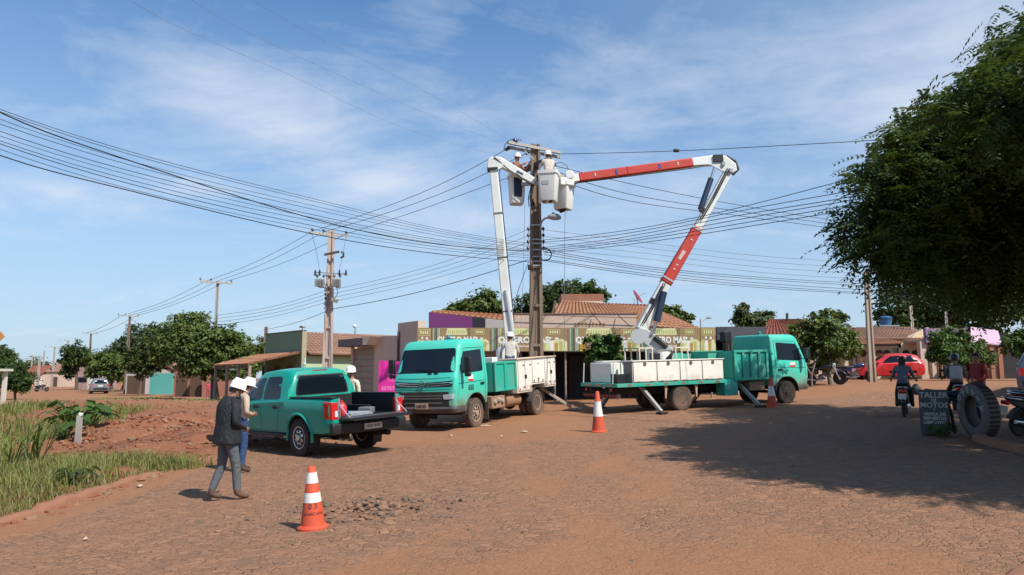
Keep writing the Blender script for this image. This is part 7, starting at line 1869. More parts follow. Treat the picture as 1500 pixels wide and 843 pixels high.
# ------------------------------------------------------------------ overhead cables
g1 = 'black cable bundle from the main pole over the side street'
l1 = 'thin black cable of the sagging bundle that spreads from the main pole over the street'
for pts_, r in (([(-60, 138), (0, 160.5), (250, 239), (500, 301.5), (640, 335), (775, 357)], .008), ([(-60, 141), (0, 164), (250, 243), (500, 305), (640, 338), (775, 360)], .008), ([(-60, 160), (0, 182), (250, 258), (500, 316), (640, 345), (775, 366)], .008),
                ([(-60, 170), (0, 192.5), (250, 266), (500, 324), (640, 351), (775, 367)], .009), ([(-60, 152), (0, 175), (250, 252), (500, 311), (640, 341), (775, 362)], .007), ([(-60, 178), (0, 199.5), (250, 272), (500, 328), (640, 354), (775, 370)], .007), ([(-60, 197), (0, 219), (250, 292), (500, 344), (640, 366), (775, 378)], .007), ([(-60, 185), (0, 206.5), (250, 279), (500, 332.5), (640, 357), (775, 373)], .008), ([(-60, 189), (0, 211), (250, 285), (500, 339), (640, 362), (775, 375)], .010)):
    cable(pts_, 11.0, 25.9, r * .72, l1, g1)
cable([(-60, 134), (0, 165), (167, 228), (333, 283), (500, 331.5), (640, 358), (775, 368)], 11.0, 25.9, .012, 'thickest black cable crossing through the sagging street bundle', None)
cable([(-60, 205), (0, 228), (167, 274), (333, 315), (500, 351), (640, 372), (775, 384)], 11.0, 25.9, .0105, 'thick black cable lowest in the sagging street bundle', None)
g2 = 'power lines between the main pole and the transformer pole'
for pts_, Yb in (([(457.5, 339), (560, 305), (650, 268), (741, 219.5)], 25.3), ([(474, 340), (580, 308), (660, 278), (770, 225.5)], 25.9), ([(507, 343), (600, 313), (700, 277), (768, 252)], 26.6)):
    cable(pts_, 34, Yb, .011, 'power line running from the upper arms of the main pole to the transformer pole', g2)
g3 = 'power lines from the transformer pole down the far street'
for a, b in (((457.5, 339), (300, 413)), ((474, 340), (316, 413)), ((507, 343), (333, 412))):
    cable([b, ((a[0] + b[0]) / 2, (a[1] + b[1]) / 2 + 6), a], 52, 33.6, .011, 'power line sagging from the transformer pole to the next pole down the street', g3)
g4 = 'power lines between the far poles'
for a, b in (((300, 413), (177, 463)), ((316, 413), (188, 463)), ((333, 412), (199, 463))):
    cable([b, ((a[0] + b[0]) / 2, (a[1] + b[1]) / 2 + 5), a], 86, 52, .012, 'far power line reaching past the big round tree between street poles', g4, wire_g)
for a, b in (((177, 463), (124, 489)), ((199, 463), (138, 489))):
    cable([b, ((a[0] + b[0]) / 2, (a[1] + b[1]) / 2 + 3), a], 122, 86, .014, 'farthest power line between the two last clear street poles', 'farthest power lines', wire_g)
g5 = 'house wires between the transformer pole and the main pole'
for k in range(4):
    cable([(477, 427 + k * 5.6), (560, 409 + k * 6), (680, 374 + k * 7.2), (774.5, 336 + k * 9.4)], 33.8, 25.8, .006, 'thin house wire strung from the spools of the transformer pole to the main pole', g5, wire_g)
cable([(486, 453), (560, 440), (660, 416), (774, 381)], 33.8, 25.8, .014, 'thick black service cable from the transformer pole to the main pole', None)
for k in range(4):
    cable([(318, 462 + k * 5), (400, 449 + k * 5), (476, 427 + k * 5.6)], 52, 33.8, .006, 'thin house wire from the transformer pole spools past the green house', 'house wires past the green house', wire_g)
cable([(385, 484), (440, 471), (486, 453)], 46, 33.8, .012, 'black service cable from the transformer pole to the short brown pole', None)
g6 = 'faint lines high overhead'
for pts_ in ([(120, -50), (190, 0), (420, 108), (560, 175), (744, 232)], [(210, -50), (280, 0), (470, 98), (620, 165), (744, 214)], [(300, -50), (370, 0), (540, 92), (660, 155), (750, 209)]):
    cable(pts_, 6.5, 25.4, .0022, 'faint grey line running high overhead from the top arm of the main pole', g6, flat('wire_pale', (.22, .28, .36), .6, var=0), k=.00013)
cable([(818, 226), (990, 221.5), (1120, 215), (1245, 208), (1420, 196)], 26.7, 19, .011, 'single power line from the top arm of the main pole into the tree', None)
sp_c = U(990.5, 221, 24.1); m = MB(); m.box((0, 0, 0), (.19, .08, .11)); tag(m.build('line_splice', black, bev=.02, loc=sp_c), 'small black splice clamp on the single power line', 'splice clamp')
g7 = 'power lines falling away behind the raised red boom'
for pts_ in ([(812, 243), (890, 262), (1050, 295), (1222, 323), (1400, 345)], [(816, 252), (860, 268), (1040, 304), (1222, 329), (1400, 352)], [(806, 257), (850, 275), (1030, 310), (1222, 335), (1400, 358)]):
    cable(pts_, 26.3, 44, .013, 'power line falling away from the main pole behind the raised red boom', g7)
g8 = 'telephone wires rising into the big tree'
for pts_ in ([(796, 352), (880, 343), (1015, 320), (1235, 265), (1330, 240)], [(796, 363), (900, 350), (1060, 320), (1240, 290), (1340, 272)], [(796, 366), (900, 354), (1060, 326), (1240, 295), (1340, 278)], [(796, 369), (900, 357), (1060, 332), (1240, 302), (1340, 286)], [(797, 371), (900, 361), (1060, 338), (1240, 309), (1340, 294)], [(797, 355), (900, 345), (1060, 314), (1240, 281), (1340, 262)]):
    cable(pts_, 25.8, 16, .010, 'telephone wire rising from the main pole into the big shade tree', g8)
g9 = 'black cables from the main pole to the plain pole'
for k, pts_ in enumerate(([(797, 366), (900, 384), (1080, 404), (1268, 416)], [(797, 369), (900, 387), (1080, 407), (1268, 419)], [(797, 373), (900, 390), (1080, 412), (1268, 425)], [(797, 380), (900, 395), (1080, 416), (1268, 429)], [(797, 382), (900, 398), (1080, 419), (1268, 431)])):
    cable(pts_, 25.8, 36.4, .011, 'black cable sagging from the main pole to the plain pole by the cream house', g9)
ga = 'thin wires behind the far truck boom'
for k in range(4):
    cable([(795.5, 337 + k * 9.4), (950, 356 + k * 8), (1100, 374 + k * 8), (1270, 385 + k * 8)], 25.8, 36.4, .005, 'thin pale house wire from the main pole spools to the plain pole', ga, wire_g)
gb = 'cables past the plain pole'
for k in range(3): cable([(1270, 416 + 6 * k), (1340, 436 + 4 * k), (1400, 452 + 3 * k)], 36.4, 52, .012, 'black cable running from the plain pole back over the cream house roof', gb)
cable([(752, 448), (764, 412), (777, 378)], 25.0, 25.8, .012, 'dark guy cable slanting down from the main pole beside the white boom', None, name='guy_cable')
cable([(766.5, 480), (767, 400), (769, 300)] if False else [(763, 480), (766.5, 400), (769, 300)], 24.4, 24.6, .007, 'thin hand line hanging from the bucket with the navy apron', None, wire_g, name='hand_line')
cable([(826.6, 512), (827.0, 400), (828, 305)], 25.0, 25.1, .009, 'hand line hanging from the bucket of the red boom', None, wire_g, name='hand_line')

for (A_, B_, o_, nm) in ((P0, P1, -.26, 'boom_hose'), (P2_, P3_, -.22, 'boom_hose')):
    for k in range(2):
        d_ = Vector((-.10 + .07 * k, o_, .02)); wpart(t2_, T2M, nm, hose_m, lambda m: m.tube([A_.lerp(B_, .12) + d_, A_.lerp(B_, .5) + d_ + Vector((.03, -.03, 0)), A_.lerp(B_, .95) + d_], .022, 6), smooth=60, parent=lb2)
wpart(t2_, T2M, 'boom_hose', hose_m, lambda m: m.tube([Q0.lerp(Q1, .5) + Vector((0, -.1, -.19)), Q1 + Vector((0, -.1, -.22)), Q1.lerp(Q2, .5) + Vector((0, -.08, -.20)), Q2 + Vector((0, -.05, -.18)), Q3 + Vector((-.1, 0, -.25))], .022, 6), smooth=60, parent=ub2)
wpart(t1_, T1M, 'boom_hose', hose_m, lambda m: m.tube([B1 + Vector((.05, -.2, .12)), B1.lerp(B2, .4) + Vector((0, -.17, -.06)), B2 + Vector((-.1, -.13, -.12))], .02, 6), smooth=60, parent=ub)
for t_ in (.04, .96): wpart(t2_, T2M, 'boom_collar', grey_p, lambda m: m.beam(P1.lerp(P2_, t_ - .012), P1.lerp(P2_, t_ + .012), .43 - .05 * t_, .45 - .05 * t_, up=(0, -1, 0)), parent=lb2)
for p_ in (pt(1060, 240, .1), pt(1071, 250, .1)): wpart(t2_, T2M, 'pivot_pin', galv, lambda m: m.lathe([(.07, -.04), (.07, .04)], 12, c=tuple(p_), axis='y'), parent=eb2)
# ------------------------------------------------------------------ trees
def B(px, py, Y, r): p = U(px, py, Y); return (p.x, p.y, p.z, r)
# the great shade tree: drooping sprays of feathery leaves
def spray_crown(blobs, n, seed, leaflet=.088, pairs=9, inner_n=5200):
    rg = np.random.default_rng(seed); bl = np.array(blobs, float); wt = bl[:, 3] ** 1.75; wt /= wt.sum()
    nc = n // 22; bi = rg.choice(len(bl), nc, p=wt); d = unit(rg.normal(size=(nc, 3)) + np.array([0, 0, .12]))
    lump = .86 + .15 * np.sin(d[:, 0] * 5 + bi) * np.cos(d[:, 1] * 4 + bi * 2) + .11 * np.sin(d[:, 2] * 8 + bi)
    C = bl[bi, :3] + d * (bl[bi, 3] * lump * rg.uniform(.75, 1.0, nc))[:, None]
    ci = rg.integers(0, nc, n); out = unit(C[ci] - bl[bi[ci], :3])
    P = C[ci] + np.clip(rg.normal(size=(n, 3)), -1.5, 1.5) * np.array([.35, .35, .15])
    ax = unit(out * np.array([1, 1, .35]) + rg.normal(size=(n, 3)) * .55); L = rg.uniform(.42, .80, n)
    tint0 = np.clip(rg.uniform(0, 1, nc)[ci] * .55 + rg.uniform(0, .3, n), 0, 1)
    Vs, ts = [], []
    side = unit(np.cross(ax, np.array([0, 0, 1.0]))); up = np.cross(side, ax)
    for k in range(pairs):
        t = (k + .6) / pairs; c = P + ax * (L * (t - .3))[:, None] - np.array([0, 0, 1.0]) * (L * .45 * t * t)[:, None]
        s_ = leaflet * (1.15 - .6 * abs(t - .45)) * rg.uniform(.8, 1.2, n)
        for sg in (-1, 1):
            T = unit(side * sg + ax * .45 - np.array([0, 0, .28]) + rg.normal(size=(n, 3)) * .12); cc = c + T * (s_ * .62)[:, None]
            Nn = unit(up + side * sg * .3 + rg.normal(size=(n, 3)) * .15); V, _ = leaf_quads(cc, Nn, T, s_ * 1.25, s_ * .50, .08); Vs.append(V); ts.append(np.repeat(tint0, 4))
    # broad inner leaves block the sky; dark tint paints the crown's inner shade
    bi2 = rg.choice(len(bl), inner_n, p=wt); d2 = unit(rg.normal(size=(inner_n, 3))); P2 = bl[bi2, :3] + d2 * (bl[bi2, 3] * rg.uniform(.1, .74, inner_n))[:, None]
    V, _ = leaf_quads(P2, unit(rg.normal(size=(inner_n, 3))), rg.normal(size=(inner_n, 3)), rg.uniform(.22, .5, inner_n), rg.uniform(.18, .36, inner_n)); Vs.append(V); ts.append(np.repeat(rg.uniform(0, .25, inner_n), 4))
    V = np.concatenate(Vs); return V, np.arange(len(V)).reshape(-1, 4), np.concatenate(ts)
big = [B(1337, 236, 13.2, .36), B(1355, 270, 13.2, .75), B(1318, 258, 13, .22), B(1326, 345, 12.8, .50), B(1312, 368, 12.8, .34), B(1342, 385, 13, .5), B(1340, 330, 13.5, 1.0), B(1365, 245, 13.5, .9), B(1378, 195, 13.2, .5), B(1345, 220, 13.2, .42),
       B(1412, 190, 13.5, .75), B(1380, 290, 14, 1.6), B(1350, 380, 14, .7), B(1435, 225, 14, 1.3), B(1468, 158, 13.6, .62), B(1440, 312, 14.5, 1.55), B(1420, 405, 14.5, .55), B(1512, 130, 13.4, .7), B(1522, 215, 14, 1.7), B(1522, 312, 14.5, 1.65), B(1490, 400, 14.5, .55),
       B(1605, 200, 13.5, 2.4), B(1625, 310, 14, 2.0), B(1720, 200, 14, 2.6), B(1800, 300, 13.5, 2.4), (7.7, 10.1, 5.6, 1.15), (9.6, 10.4, 6.2, 1.5), (8.3, 8.4, 5.6, 1.3), (9.9, 8.4, 6.0, 1.5), (9.4, 7.2, 5.4, 1.2), (10.4, 6.2, 5.5, 1.2), (11.5, 8.0, 6.3, 1.8), (12.5, 6.5, 6, 1.6), B(1306, 236, 12.8, .36), B(1300, 246, 13, .28), B(1318, 300, 13, .55), B(1302, 345, 12.8, .34), B(1298, 384, 13, .26), B(1300, 270, 13.2, .5), B(1318, 222, 13.2, .45), B(1520, 105, 13.4, .9), B(1545, 62, 14, 1.0), B(1400, 215, 13.6, .9), B(1455, 180, 13.6, .8), (13.5, 9.5, 7.5, 2.3), (16, 12, 7.6, 2.6), (12.0, 17.5, 6.9, 1.9), (11.2, 19.6, 6.9, 1.3), (13, 21.0, 7.2, 1.9), (15.5, 18, 7, 2.5), (10.0, 17.0, 5.6, .9), (11.6, 22.0, 6.6, 1.0)]
bt = empty('shade_tree', (13.4, 13.6, gz(13.4, 13.6)), 0, 'huge dark feathery leaved tree that shades the repair shop and the street', 'tree')
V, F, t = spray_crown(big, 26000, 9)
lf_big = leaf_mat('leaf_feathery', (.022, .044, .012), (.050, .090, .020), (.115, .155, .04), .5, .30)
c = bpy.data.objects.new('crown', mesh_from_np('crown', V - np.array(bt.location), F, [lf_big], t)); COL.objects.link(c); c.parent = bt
m = MB(); m.tube([(0, 0, -.2), (0, 0, .5), (-.1, .1, 1.8), (0, 0, 3.0)], [.62, .46, .40, .36], 14); m.build('trunk', bk_brown, bt, smooth=60)
for k, q in enumerate([b for b in big[11:] if b[2] > 5.8][::2]):
    e = Vector(q[:3]) - bt.location; m = MB(); s0 = Vector((0, 0, 2.2 + .12 * (k % 6))); mid = s0.lerp(e, .5) + Vector((0, 0, .5)); m.tube([s0, mid, e], [.17, .09, .02], 8); m.build('limb', bk_brown, bt, smooth=60)

tree('street_tree', 'broad leathery leaved street tree beside the far truck cab', (U(1217, 562, 33.5).x, 33.5, gz(U(1217, 562, 33.5).x, 33.5)), [B(1178, 487, 33.5, .62), B(1205, 478, 33.2, .72), B(1235, 490, 33.5, .62), B(1215, 505, 33.2, .85), B(1182, 512, 33.8, .65), B(1245, 508, 33.6, .45), B(1160, 500, 34, .42), B(1230, 465, 34, .40), B(1205, 530, 33.8, .5)], 3600, .20, lf_mid, bk_grey, .11, 21, group='small street trees', clump=.32)
tree('street_tree', 'small round street tree before the mauve shop', (U(1408, 548, 38).x, 38, gz(U(1408, 548, 38).x, 38)), [B(1378, 497, 38, .55), B(1400, 490, 38, .5), B(1390, 515, 38, .75), B(1415, 508, 38, .55), B(1372, 520, 38, .5), B(1410, 527, 38, .45)], 2600, .19, lf_fresh, bk_brown, .07, 22, group='small street trees', clump=.32)
tree('conical_shrub', 'slim pointed shrub beside the pink awning shop', (U(1440, 548, 40).x, 40, gz(U(1440, 548, 40).x, 40)), [B(1437, 500, 40, .28), B(1436, 515, 40, .42), B(1440, 530, 40, .55), B(1448, 522, 40, .4)], 1300, .15, lf_mid, bk_brown, .05, 23, cat='shrub')
tree('young_tree', 'young leafy tree right behind the far truck tail', (U(884, 600, 28.7).x, 28.7, gz(U(884, 600, 28.7).x, 28.7)), [B(872, 502, 28.7, .38), B(895, 507, 28.7, .42), B(880, 520, 28.7, .5), B(900, 526, 28.7, .34), B(865, 524, 28.7, .3)], 1500, .20, lf_fresh, bk_grey, .06, 24, cat='tree', clump=.35)
G3 = 'trees behind the shop roofs'
tree('bushy_tree', 'bushy green tree behind the purple building roof', (U(700, 470, 50).x, 50, gz(0, 50)), [B(690, 452, 50, 1.0), B(712, 447, 50, 1.1), B(728, 458, 50, .9), B(668, 458, 50, .75), B(650, 460, 50, .4), B(705, 462, 50, 1.2)], 3800, .30, lf_mid, bk_brown, .2, 25, group=G3, clump=.3)
tree('dark_tree', 'wide dark tree behind the main pole and the brick parapet', (U(800, 480, 52).x, 52, gz(0, 52)), [B(775, 450, 52, 1.1), B(800, 437, 52, 1.2), B(825, 434, 52, 1.2), B(855, 432, 52, 1.2), B(875, 440, 52, 1.0), B(790, 462, 52, 1.2), B(830, 452, 52, 1.4), B(760, 458, 52, .6)], 5200, .30, lf_dark, bk_brown, .3, 26, group=G3, clump=.3)
tree('round_tree', 'round tree showing past the lower end of the hip roof', (U(985, 490, 49).x, 49, gz(10, 49)), [B(972, 468, 49, .8), B(990, 464, 49, .75), B(1004, 468, 49, .5), B(985, 475, 49, .9)], 2400, .26, lf_mid, bk_brown, .2, 27, group=G3)
tree('wispy_tree', 'slender wispy tree above the charcoal fascia', (U(1087, 490, 40).x, 40, gz(12, 40)), [B(1087, 458, 40, .42), B(1080, 470, 40, .38), B(1094, 470, 40, .38), B(1088, 478, 40, .45), B(1091, 450, 40, .2)], 1100, .19, lf_olive, bk_grey, .07, 28, group=G3, clump=.4)
tree('far_tree', 'low rounded tree far behind the charcoal fascia', (U(1112, 490, 70).x, 70, gz(20, 70)), [B(1108, 474, 70, 1.2), B(1122, 471, 70, 1.0), B(1098, 475, 70, .9)], 1600, .4, lf_haze, bk_brown, .25, 29, group=G3)
tree('dark_tree', 'very large dark tree mass behind the cream house', (U(1340, 480, 68).x, 68, gz(30, 68)), [B(1310, 455, 68, 1.9), B(1335, 442, 68, 2.2), B(1365, 440, 68, 2.4), B(1395, 450, 68, 2.4), B(1350, 462, 68, 2.2), B(1425, 448, 66, 2.5), B(1300, 470, 68, 1.3), B(1460, 455, 64, 2.4), B(1480, 440, 64, 2.6)], 7000, .42, lf_dark, bk_brown, .45, 30, clump=.3)
tree('hedge_shrub', 'sunlit round yellow green shrub behind the dark SUV', (U(1492, 530, 37).x, 37, gz(24, 37)), [B(1485, 505, 37, .6), B(1500, 502, 37, .7), B(1515, 506, 37, .7)], 1600, .2, lf_fresh, bk_brown, .06, 31, cat='shrub')
m = None
# a forked dead branch propped in the dirt beside the parked bikes
fb = G(1189, 567); db = empty('forked_branch', fb, 0, 'pale forked dead branch stuck upright by the parked motorbikes', 'branch')
m = MB(); m.tube([(0, 0, -.1), (.02, 0, .5), (.22, .05, 1.05), (.40, .1, 1.35)], [.05, .045, .035, .02], 7); m.tube([(.02, 0, .5), (-.15, .05, .85), (-.38, .1, 1.05)], [.04, .03, .02], 7); m.build('limb', bk_grey, db, smooth=60)
# trees along the far side street
G4 = 'trees along the far side street'
tree('street_tree', 'big round street tree with several trunks by the brick house', (U(317, 568, 50).x, 50, gz(U(317, 568, 50).x, 50)), [B(258, 487, 50.5, 1.2), B(285, 483, 50.5, 1.3), B(245, 505, 50.5, 1.1), B(275, 508, 49.5, 1.6), B(305, 500, 49.5, 1.3), B(330, 515, 49.5, 1.3), B(300, 525, 49.5, 1.3), B(345, 510, 50.5, 1.0), B(358, 525, 50.5, .8), B(330, 495, 50.5, .9), B(240, 520, 50.5, .7), B(322, 540, 49.5, .8), B(345, 540, 49.5, .85), B(280, 538, 50, .7), B(302, 548, 49.5, .5), B(372, 540, 50, .7)], 9500, .27, lf_mid, bk_brown, .22, 40, group=G4, clump=.28, limbs=8)
tree('street_tree', 'olive street tree standing by the turquoise wall', (U(205, 562, 74).x, 74, gz(U(205, 562, 74).x, 74)), [B(205, 520, 74, 1.2), B(222, 512, 74, 1.2), B(195, 533, 74, .9), B(215, 532, 74, 1.2), B(233, 526, 74, .9), B(205, 543, 74, .8), B(226, 542, 74, .7)], 3200, .34, lf_olive, bk_brown, .16, 41, group=G4)
tree('street_tree', 'tall haze-tinted tree behind the pole with the street lamp', (U(205, 562, 100).x, 100, gz(-40, 100)), [B(185, 508, 100, 1.6), B(205, 497, 100, 2.2), B(225, 494, 100, 1.9), B(170, 520, 100, 1.3), B(238, 505, 100, 1.6)], 3600, .45, lf_haze, bk_brown, .3, 42, group=G4)
tree('street_tree', 'pair of low green street trees above the white wall', (U(165, 562, 95).x, 95, gz(-45, 95)), [B(140, 533, 95, 1.4), B(158, 530, 95, 1.5), B(175, 535, 95, 1.4), B(148, 543, 95, 1.1), B(168, 548, 95, 1.0), B(185, 545, 95, 1.0), B(133, 548, 95, .8)], 3200, .4, lf_mid, bk_brown, .2, 43, group=G4)
tree('street_tree', 'wide pale green tree filling the gap between the street trees', (U(180, 562, 108).x, 108, gz(-60, 108)), [B(150, 528, 108, 1.7), B(172, 522, 108, 1.9), B(195, 526, 108, 2.0), B(218, 530, 108, 1.9), B(240, 534, 106, 1.8), B(160, 545, 108, 1.4), B(228, 548, 106, 1.4), B(188, 545, 108, 1.5)], 4200, .45, lf_haze, bk_brown, .25, 48, group=G4)
tree('street_tree', 'dark rounded tree over the brown far houses', (U(113, 562, 112).x, 112, gz(-60, 112)), [B(112, 520, 112, 1.9), B(105, 527, 112, 1.6), B(122, 524, 112, 1.4), B(102, 543, 112, 1.2)], 2800, .45, lf_dark, bk_brown, .25, 44, group=G4)
tree('street_tree', 'green tree mass behind the green house', (U(372, 540, 70).x, 70, gz(-24, 70)), [B(350, 510, 70, 1.4), B(372, 512, 70, 1.3), B(392, 520, 70, 1.3), B(365, 528, 70, 1.4), B(410, 530, 70, 1)], 3000, .34, lf_mid, bk_brown, .2, 45, group=G4)
tree('dense_bush', 'dense dark bush beside the roadside kiosk', (U(24, 572, 42).x, 42, gz(U(24, 572, 42).x, 42)), [B(22, 556, 42, .62), B(35, 563, 42, .42), B(12, 560, 42, .5), B(28, 547, 43, .55), B(8, 545, 44, .7), B(2, 530, 46, .8)], 3400, .20, lf_dark, bk_brown, .08, 46, cat='bush', clump=.35)
tree('roadside_tree', 'pale green tree rising behind the dense roadside bush', (U(4, 560, 60).x, 60, gz(-40, 60)), [B(2, 520, 60, .9), B(12, 540, 60, 1.0), B(-10, 530, 60, 1.4), B(30, 550, 62, 1.0)], 2200, .3, lf_haze, bk_brown, .14, 47)
# far woods as one mass
wb = []
for k in range(90):
    Y = random.uniform(230, 420); x = -Y * random.uniform(.36, .78); wb.append((x, Y, gz(x, Y) + random.uniform(1, 4.0), random.uniform(3, 6.5)))
for k in range(40):
    Y = random.uniform(120, 170); x = random.uniform(-.2, 1.0) * Y; wb.append((x, Y, 2.0, random.uniform(2, 3.6)))
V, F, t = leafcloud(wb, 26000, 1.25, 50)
o = bpy.data.objects.new('far_woods', mesh_from_np('far_woods', V, F, [lf_haze], t)); COL.objects.link(o); o['kind'] = 'stuff'
# weeds
leafy_plant('broad_leaf_plant', 'clump of big broad fresh green leaves on the crest of the mound', 0, 0, 0, .80, 46, .24, leaf_mat('broad_leaf', (.05, .11, .02), (.10, .19, .04), (.18, .28, .07), 2), 61, spread=.95, base=U(118, 590, 21.0))
leafy_plant('broad_leaf_plant', 'smaller broad leaved clump leaning over the dug up street', 0, 0, 0, .62, 18, .28, lf_fresh, 62, spread=.7, base=U(133, 594, 20.6))
leafy_plant('low_weed', 'bushy low weed left of the marker post', 0, 0, 0, .62, 22, .30, lf_fresh, 63, spread=.5, base=U(96, 604, 19.0))
leafy_plant('reed_clump', 'tall clump of pale arching reed blades on the verge', 0, 0, 0, 1.0, 30, .3, lf_grass, 64, spread=.75, reed=True, base=U(56, 640, 15.0))
leafy_plant('reed_clump', 'second reed clump beside the weeds, lower and greener', 0, 0, 0, .7, 20, .3, lf_grass, 65, spread=.6, reed=True, base=U(20, 640, 14.5))
leafy_plant('low_weed', 'small pale weed at the foot of the kerb', 0, 0, 0, .30, 14, .16, lf_olive, 66, spread=.28, base=U(112, 700, 12.6))
leafy_plant('low_weed', 'leafy weed behind the painted tyre and the sign', 0, 0, 0, .30, 14, .18, lf_fresh, 67, spread=.2, base=G(1379, 640), group='weeds by the repair shop')
mp_ = G(114, 648); mk = empty('marker_post', mp_, 0, 'grey concrete marker post with a white top among the weeds', 'post')
hh = U(114, 606, mp_.y).z - mp_.z
m = MB(); m.loft([[(sx_ * .05 * f, sy_ * .05 * f, z) for sx_, sy_ in ((-1, -1), (1, -1), (1, 1), (-1, 1))] for z, f in ((-.1, 1.2), (hh * .9, 1.0), (hh * .94, .9))]); m.build('shaft', conc_g, mk); m = MB(); m.box((.03, 0, hh * .97), (.09, .09, .07), rot=(0, .2, .3)); m.build('white_cap', white_p, mk, bev=.01)

# ------------------------------------------------------------------ cones
cone(458.5, 774, .72, ((.40, .56), (.72, .90)), 'nearest faded orange cone with two white bands', .185, .045)
c1 = [o for o in COL.objects if o.name == 'traffic_cone'][0]
def on_cone(root, s_, h, size, z, base_r, tip):
    b = base_r * .78; t_ = (z - .035) / (h - .035); r = b + (tip - b) * t_; slope = math.atan2(b - tip, h - .035)
    for i, ch in enumerate(s_):
        if ch == ' ': continue
        a = -PI / 2 - root.rotation_euler.z + .30 + (i - (len(s_) - 1) / 2) * size * .75 / r
        text('stencil', ch, size, flat('stencil_black', (.07, .03, .03), .7), root, (math.cos(a) * (r + .004), math.sin(a) * (r + .004), z), (PI / 2 - slope, 0, a + PI / 2), ex=.001)
on_cone(c1, '03', .72, .085, .27, .185, .045); on_cone(c1, 'AVANZADA', .72, .042, .185, .185, .045)
cone(877, 633, 1.0, ((.36, .74),), 'orange cone with one tall white band standing alone mid street', .21, .045)
cone(1131, 597, 1.0, ((.36, .70),), 'orange cone with one white band beside the far truck front wheel', .21, .045)

# ------------------------------------------------------------------ people
def face_to(dx, dy): return math.atan2(dy, dx)
HOLD = dict(eL=(-.01, .27, 1.12), wL=(.21, .13, 1.04), eR=(-.01, -.27, 1.12), wR=(.21, -.11, 1.04))
pos = G(318, 737); pos2 = G(340, 729); q = (pos + pos2) / 2; q.z = gz(q.x, q.y)
# black jacket: legs apart, reading a phone held at the waist
person(q, face_to(.72, .69), 'person in a black jacket, grey jeans and white hard hat looking down', jacket_b, jeans_g, dict(HOLD, spi=(.0, 0, 1.12), che=(.02, 0, 1.32), nkb=(.035, 0, 1.465), nek=(.065, 0, 1.51), hed=(.10, 0, 1.57), crn=(.115, 0, 1.655), sL=(.02, .19, 1.41), sR=(.02, -.19, 1.41),
       hL=(0, .09, .91), kL=(-.02, .11, .49), aL=(-.17, .12, .09), tL=(0, .10, .035), hR=(0, -.09, .91), kR=(.10, -.11, .49), aR=(.13, -.12, .09), tR=(.31, -.13, .035), face=(.9, -.35, -.38)),
       shoe=flat('brown_shoe', (.10, .055, .035), .7, dirt=.3), helmet=helmet_m, beard=True, glasses=True, jacket=jacket_b, scale=1.01, fat=1.16)
ph = U(352, 622, q.y + .12)
pos = G(352, 692)
person((pos.x, pos.y, gz(pos.x, pos.y)), face_to(.80, .60), 'person in a tan shirt, blue jeans and white hard hat beside the black jacket', tan_s, jeans_b, dict(HOLD, wL=(.17, .05, 1.10), wR=(.17, -.04, 1.08), nek=(.05, 0, 1.52), hed=(.08, 0, 1.585), crn=(.085, 0, 1.67), face=(.9, 0, -.3), aR=(-.03, -.12, .09), tR=(.15, -.15, .035), aL=(.05, .12, .09), tL=(.23, .14, .035)), helmet=helmet_m, scale=.985)
pp = U(515, 570, 18.9)
person((pp.x, pp.y, gz(pp.x, pp.y)), face_to(-.5, -.8), 'person in an off white shirt and white hard hat behind the pickup', white_s, jeans_g, dict(face=(.8, .5, -.1)), helmet=helmet_m, scale=1.04)
# worker on the bed of the near truck, seen from behind
wq = T1M @ Vector((-2.78, -.05, .955))
wz = U(745, 528, wq.y)
person((U(747, 528, wq.y).x, wq.y, wq.z), face_to(-.12, .99), 'person in a pale grey shirt and jeans standing on the near truck bed', grey_s, jeans_b, dict(eL=(.12, .28, 1.16), wL=(.28, .26, 1.0), eR=(.1, -.29, 1.16), wR=(.25, -.28, .98)), fore=skin_m, helmet=helmet_m, scale=1.0, fat=1.06)
RE = dict(eL=(.18, .24, 1.22), wL=(.40, .16, 1.38), eR=(.16, -.25, 1.2), wR=(.38, -.18, 1.30))
def in_bucket(ct, h, label, top, ang, up, pose, **kw):
    person((ct.x, ct.y, ct.z - h + .03 + up), ang, label, top, jeans_g, pose, helmet=helmet_m, **kw)
in_bucket(U(757, 257, tu.y + .3), 1.04, 'person in a brown orange vest in the bucket with the navy apron', cloth('vest_brown_orange', (.30, .13, .07)), face_to(.75, -.5), 0.0, RE)
in_bucket(U(803.5, 252.5, tu.y - .35), 1.03, 'person in a whitish patterned shirt in the largest white bucket', cloth('patterned_shirt', (.66, .57, .50), .85, 22, .6), face_to(-.35, .92), -.04, RE, fat=1.1)
in_bucket(U(825, 270, 25.1), .92, 'person in a tan yellow jacket leaning in the bucket of the red boom', cloth('tan_yellow_jacket', (.52, .36, .13)), face_to(-.9, .3), -.12, dict(RE, spi=(.06, 0, 1.1), che=(.16, 0, 1.27), nkb=(.24, 0, 1.40), nek=(.28, 0, 1.44), hed=(.33, 0, 1.49), crn=(.35, 0, 1.57), sL=(.18, .18, 1.36), sR=(.18, -.18, 1.36)), hair='short')

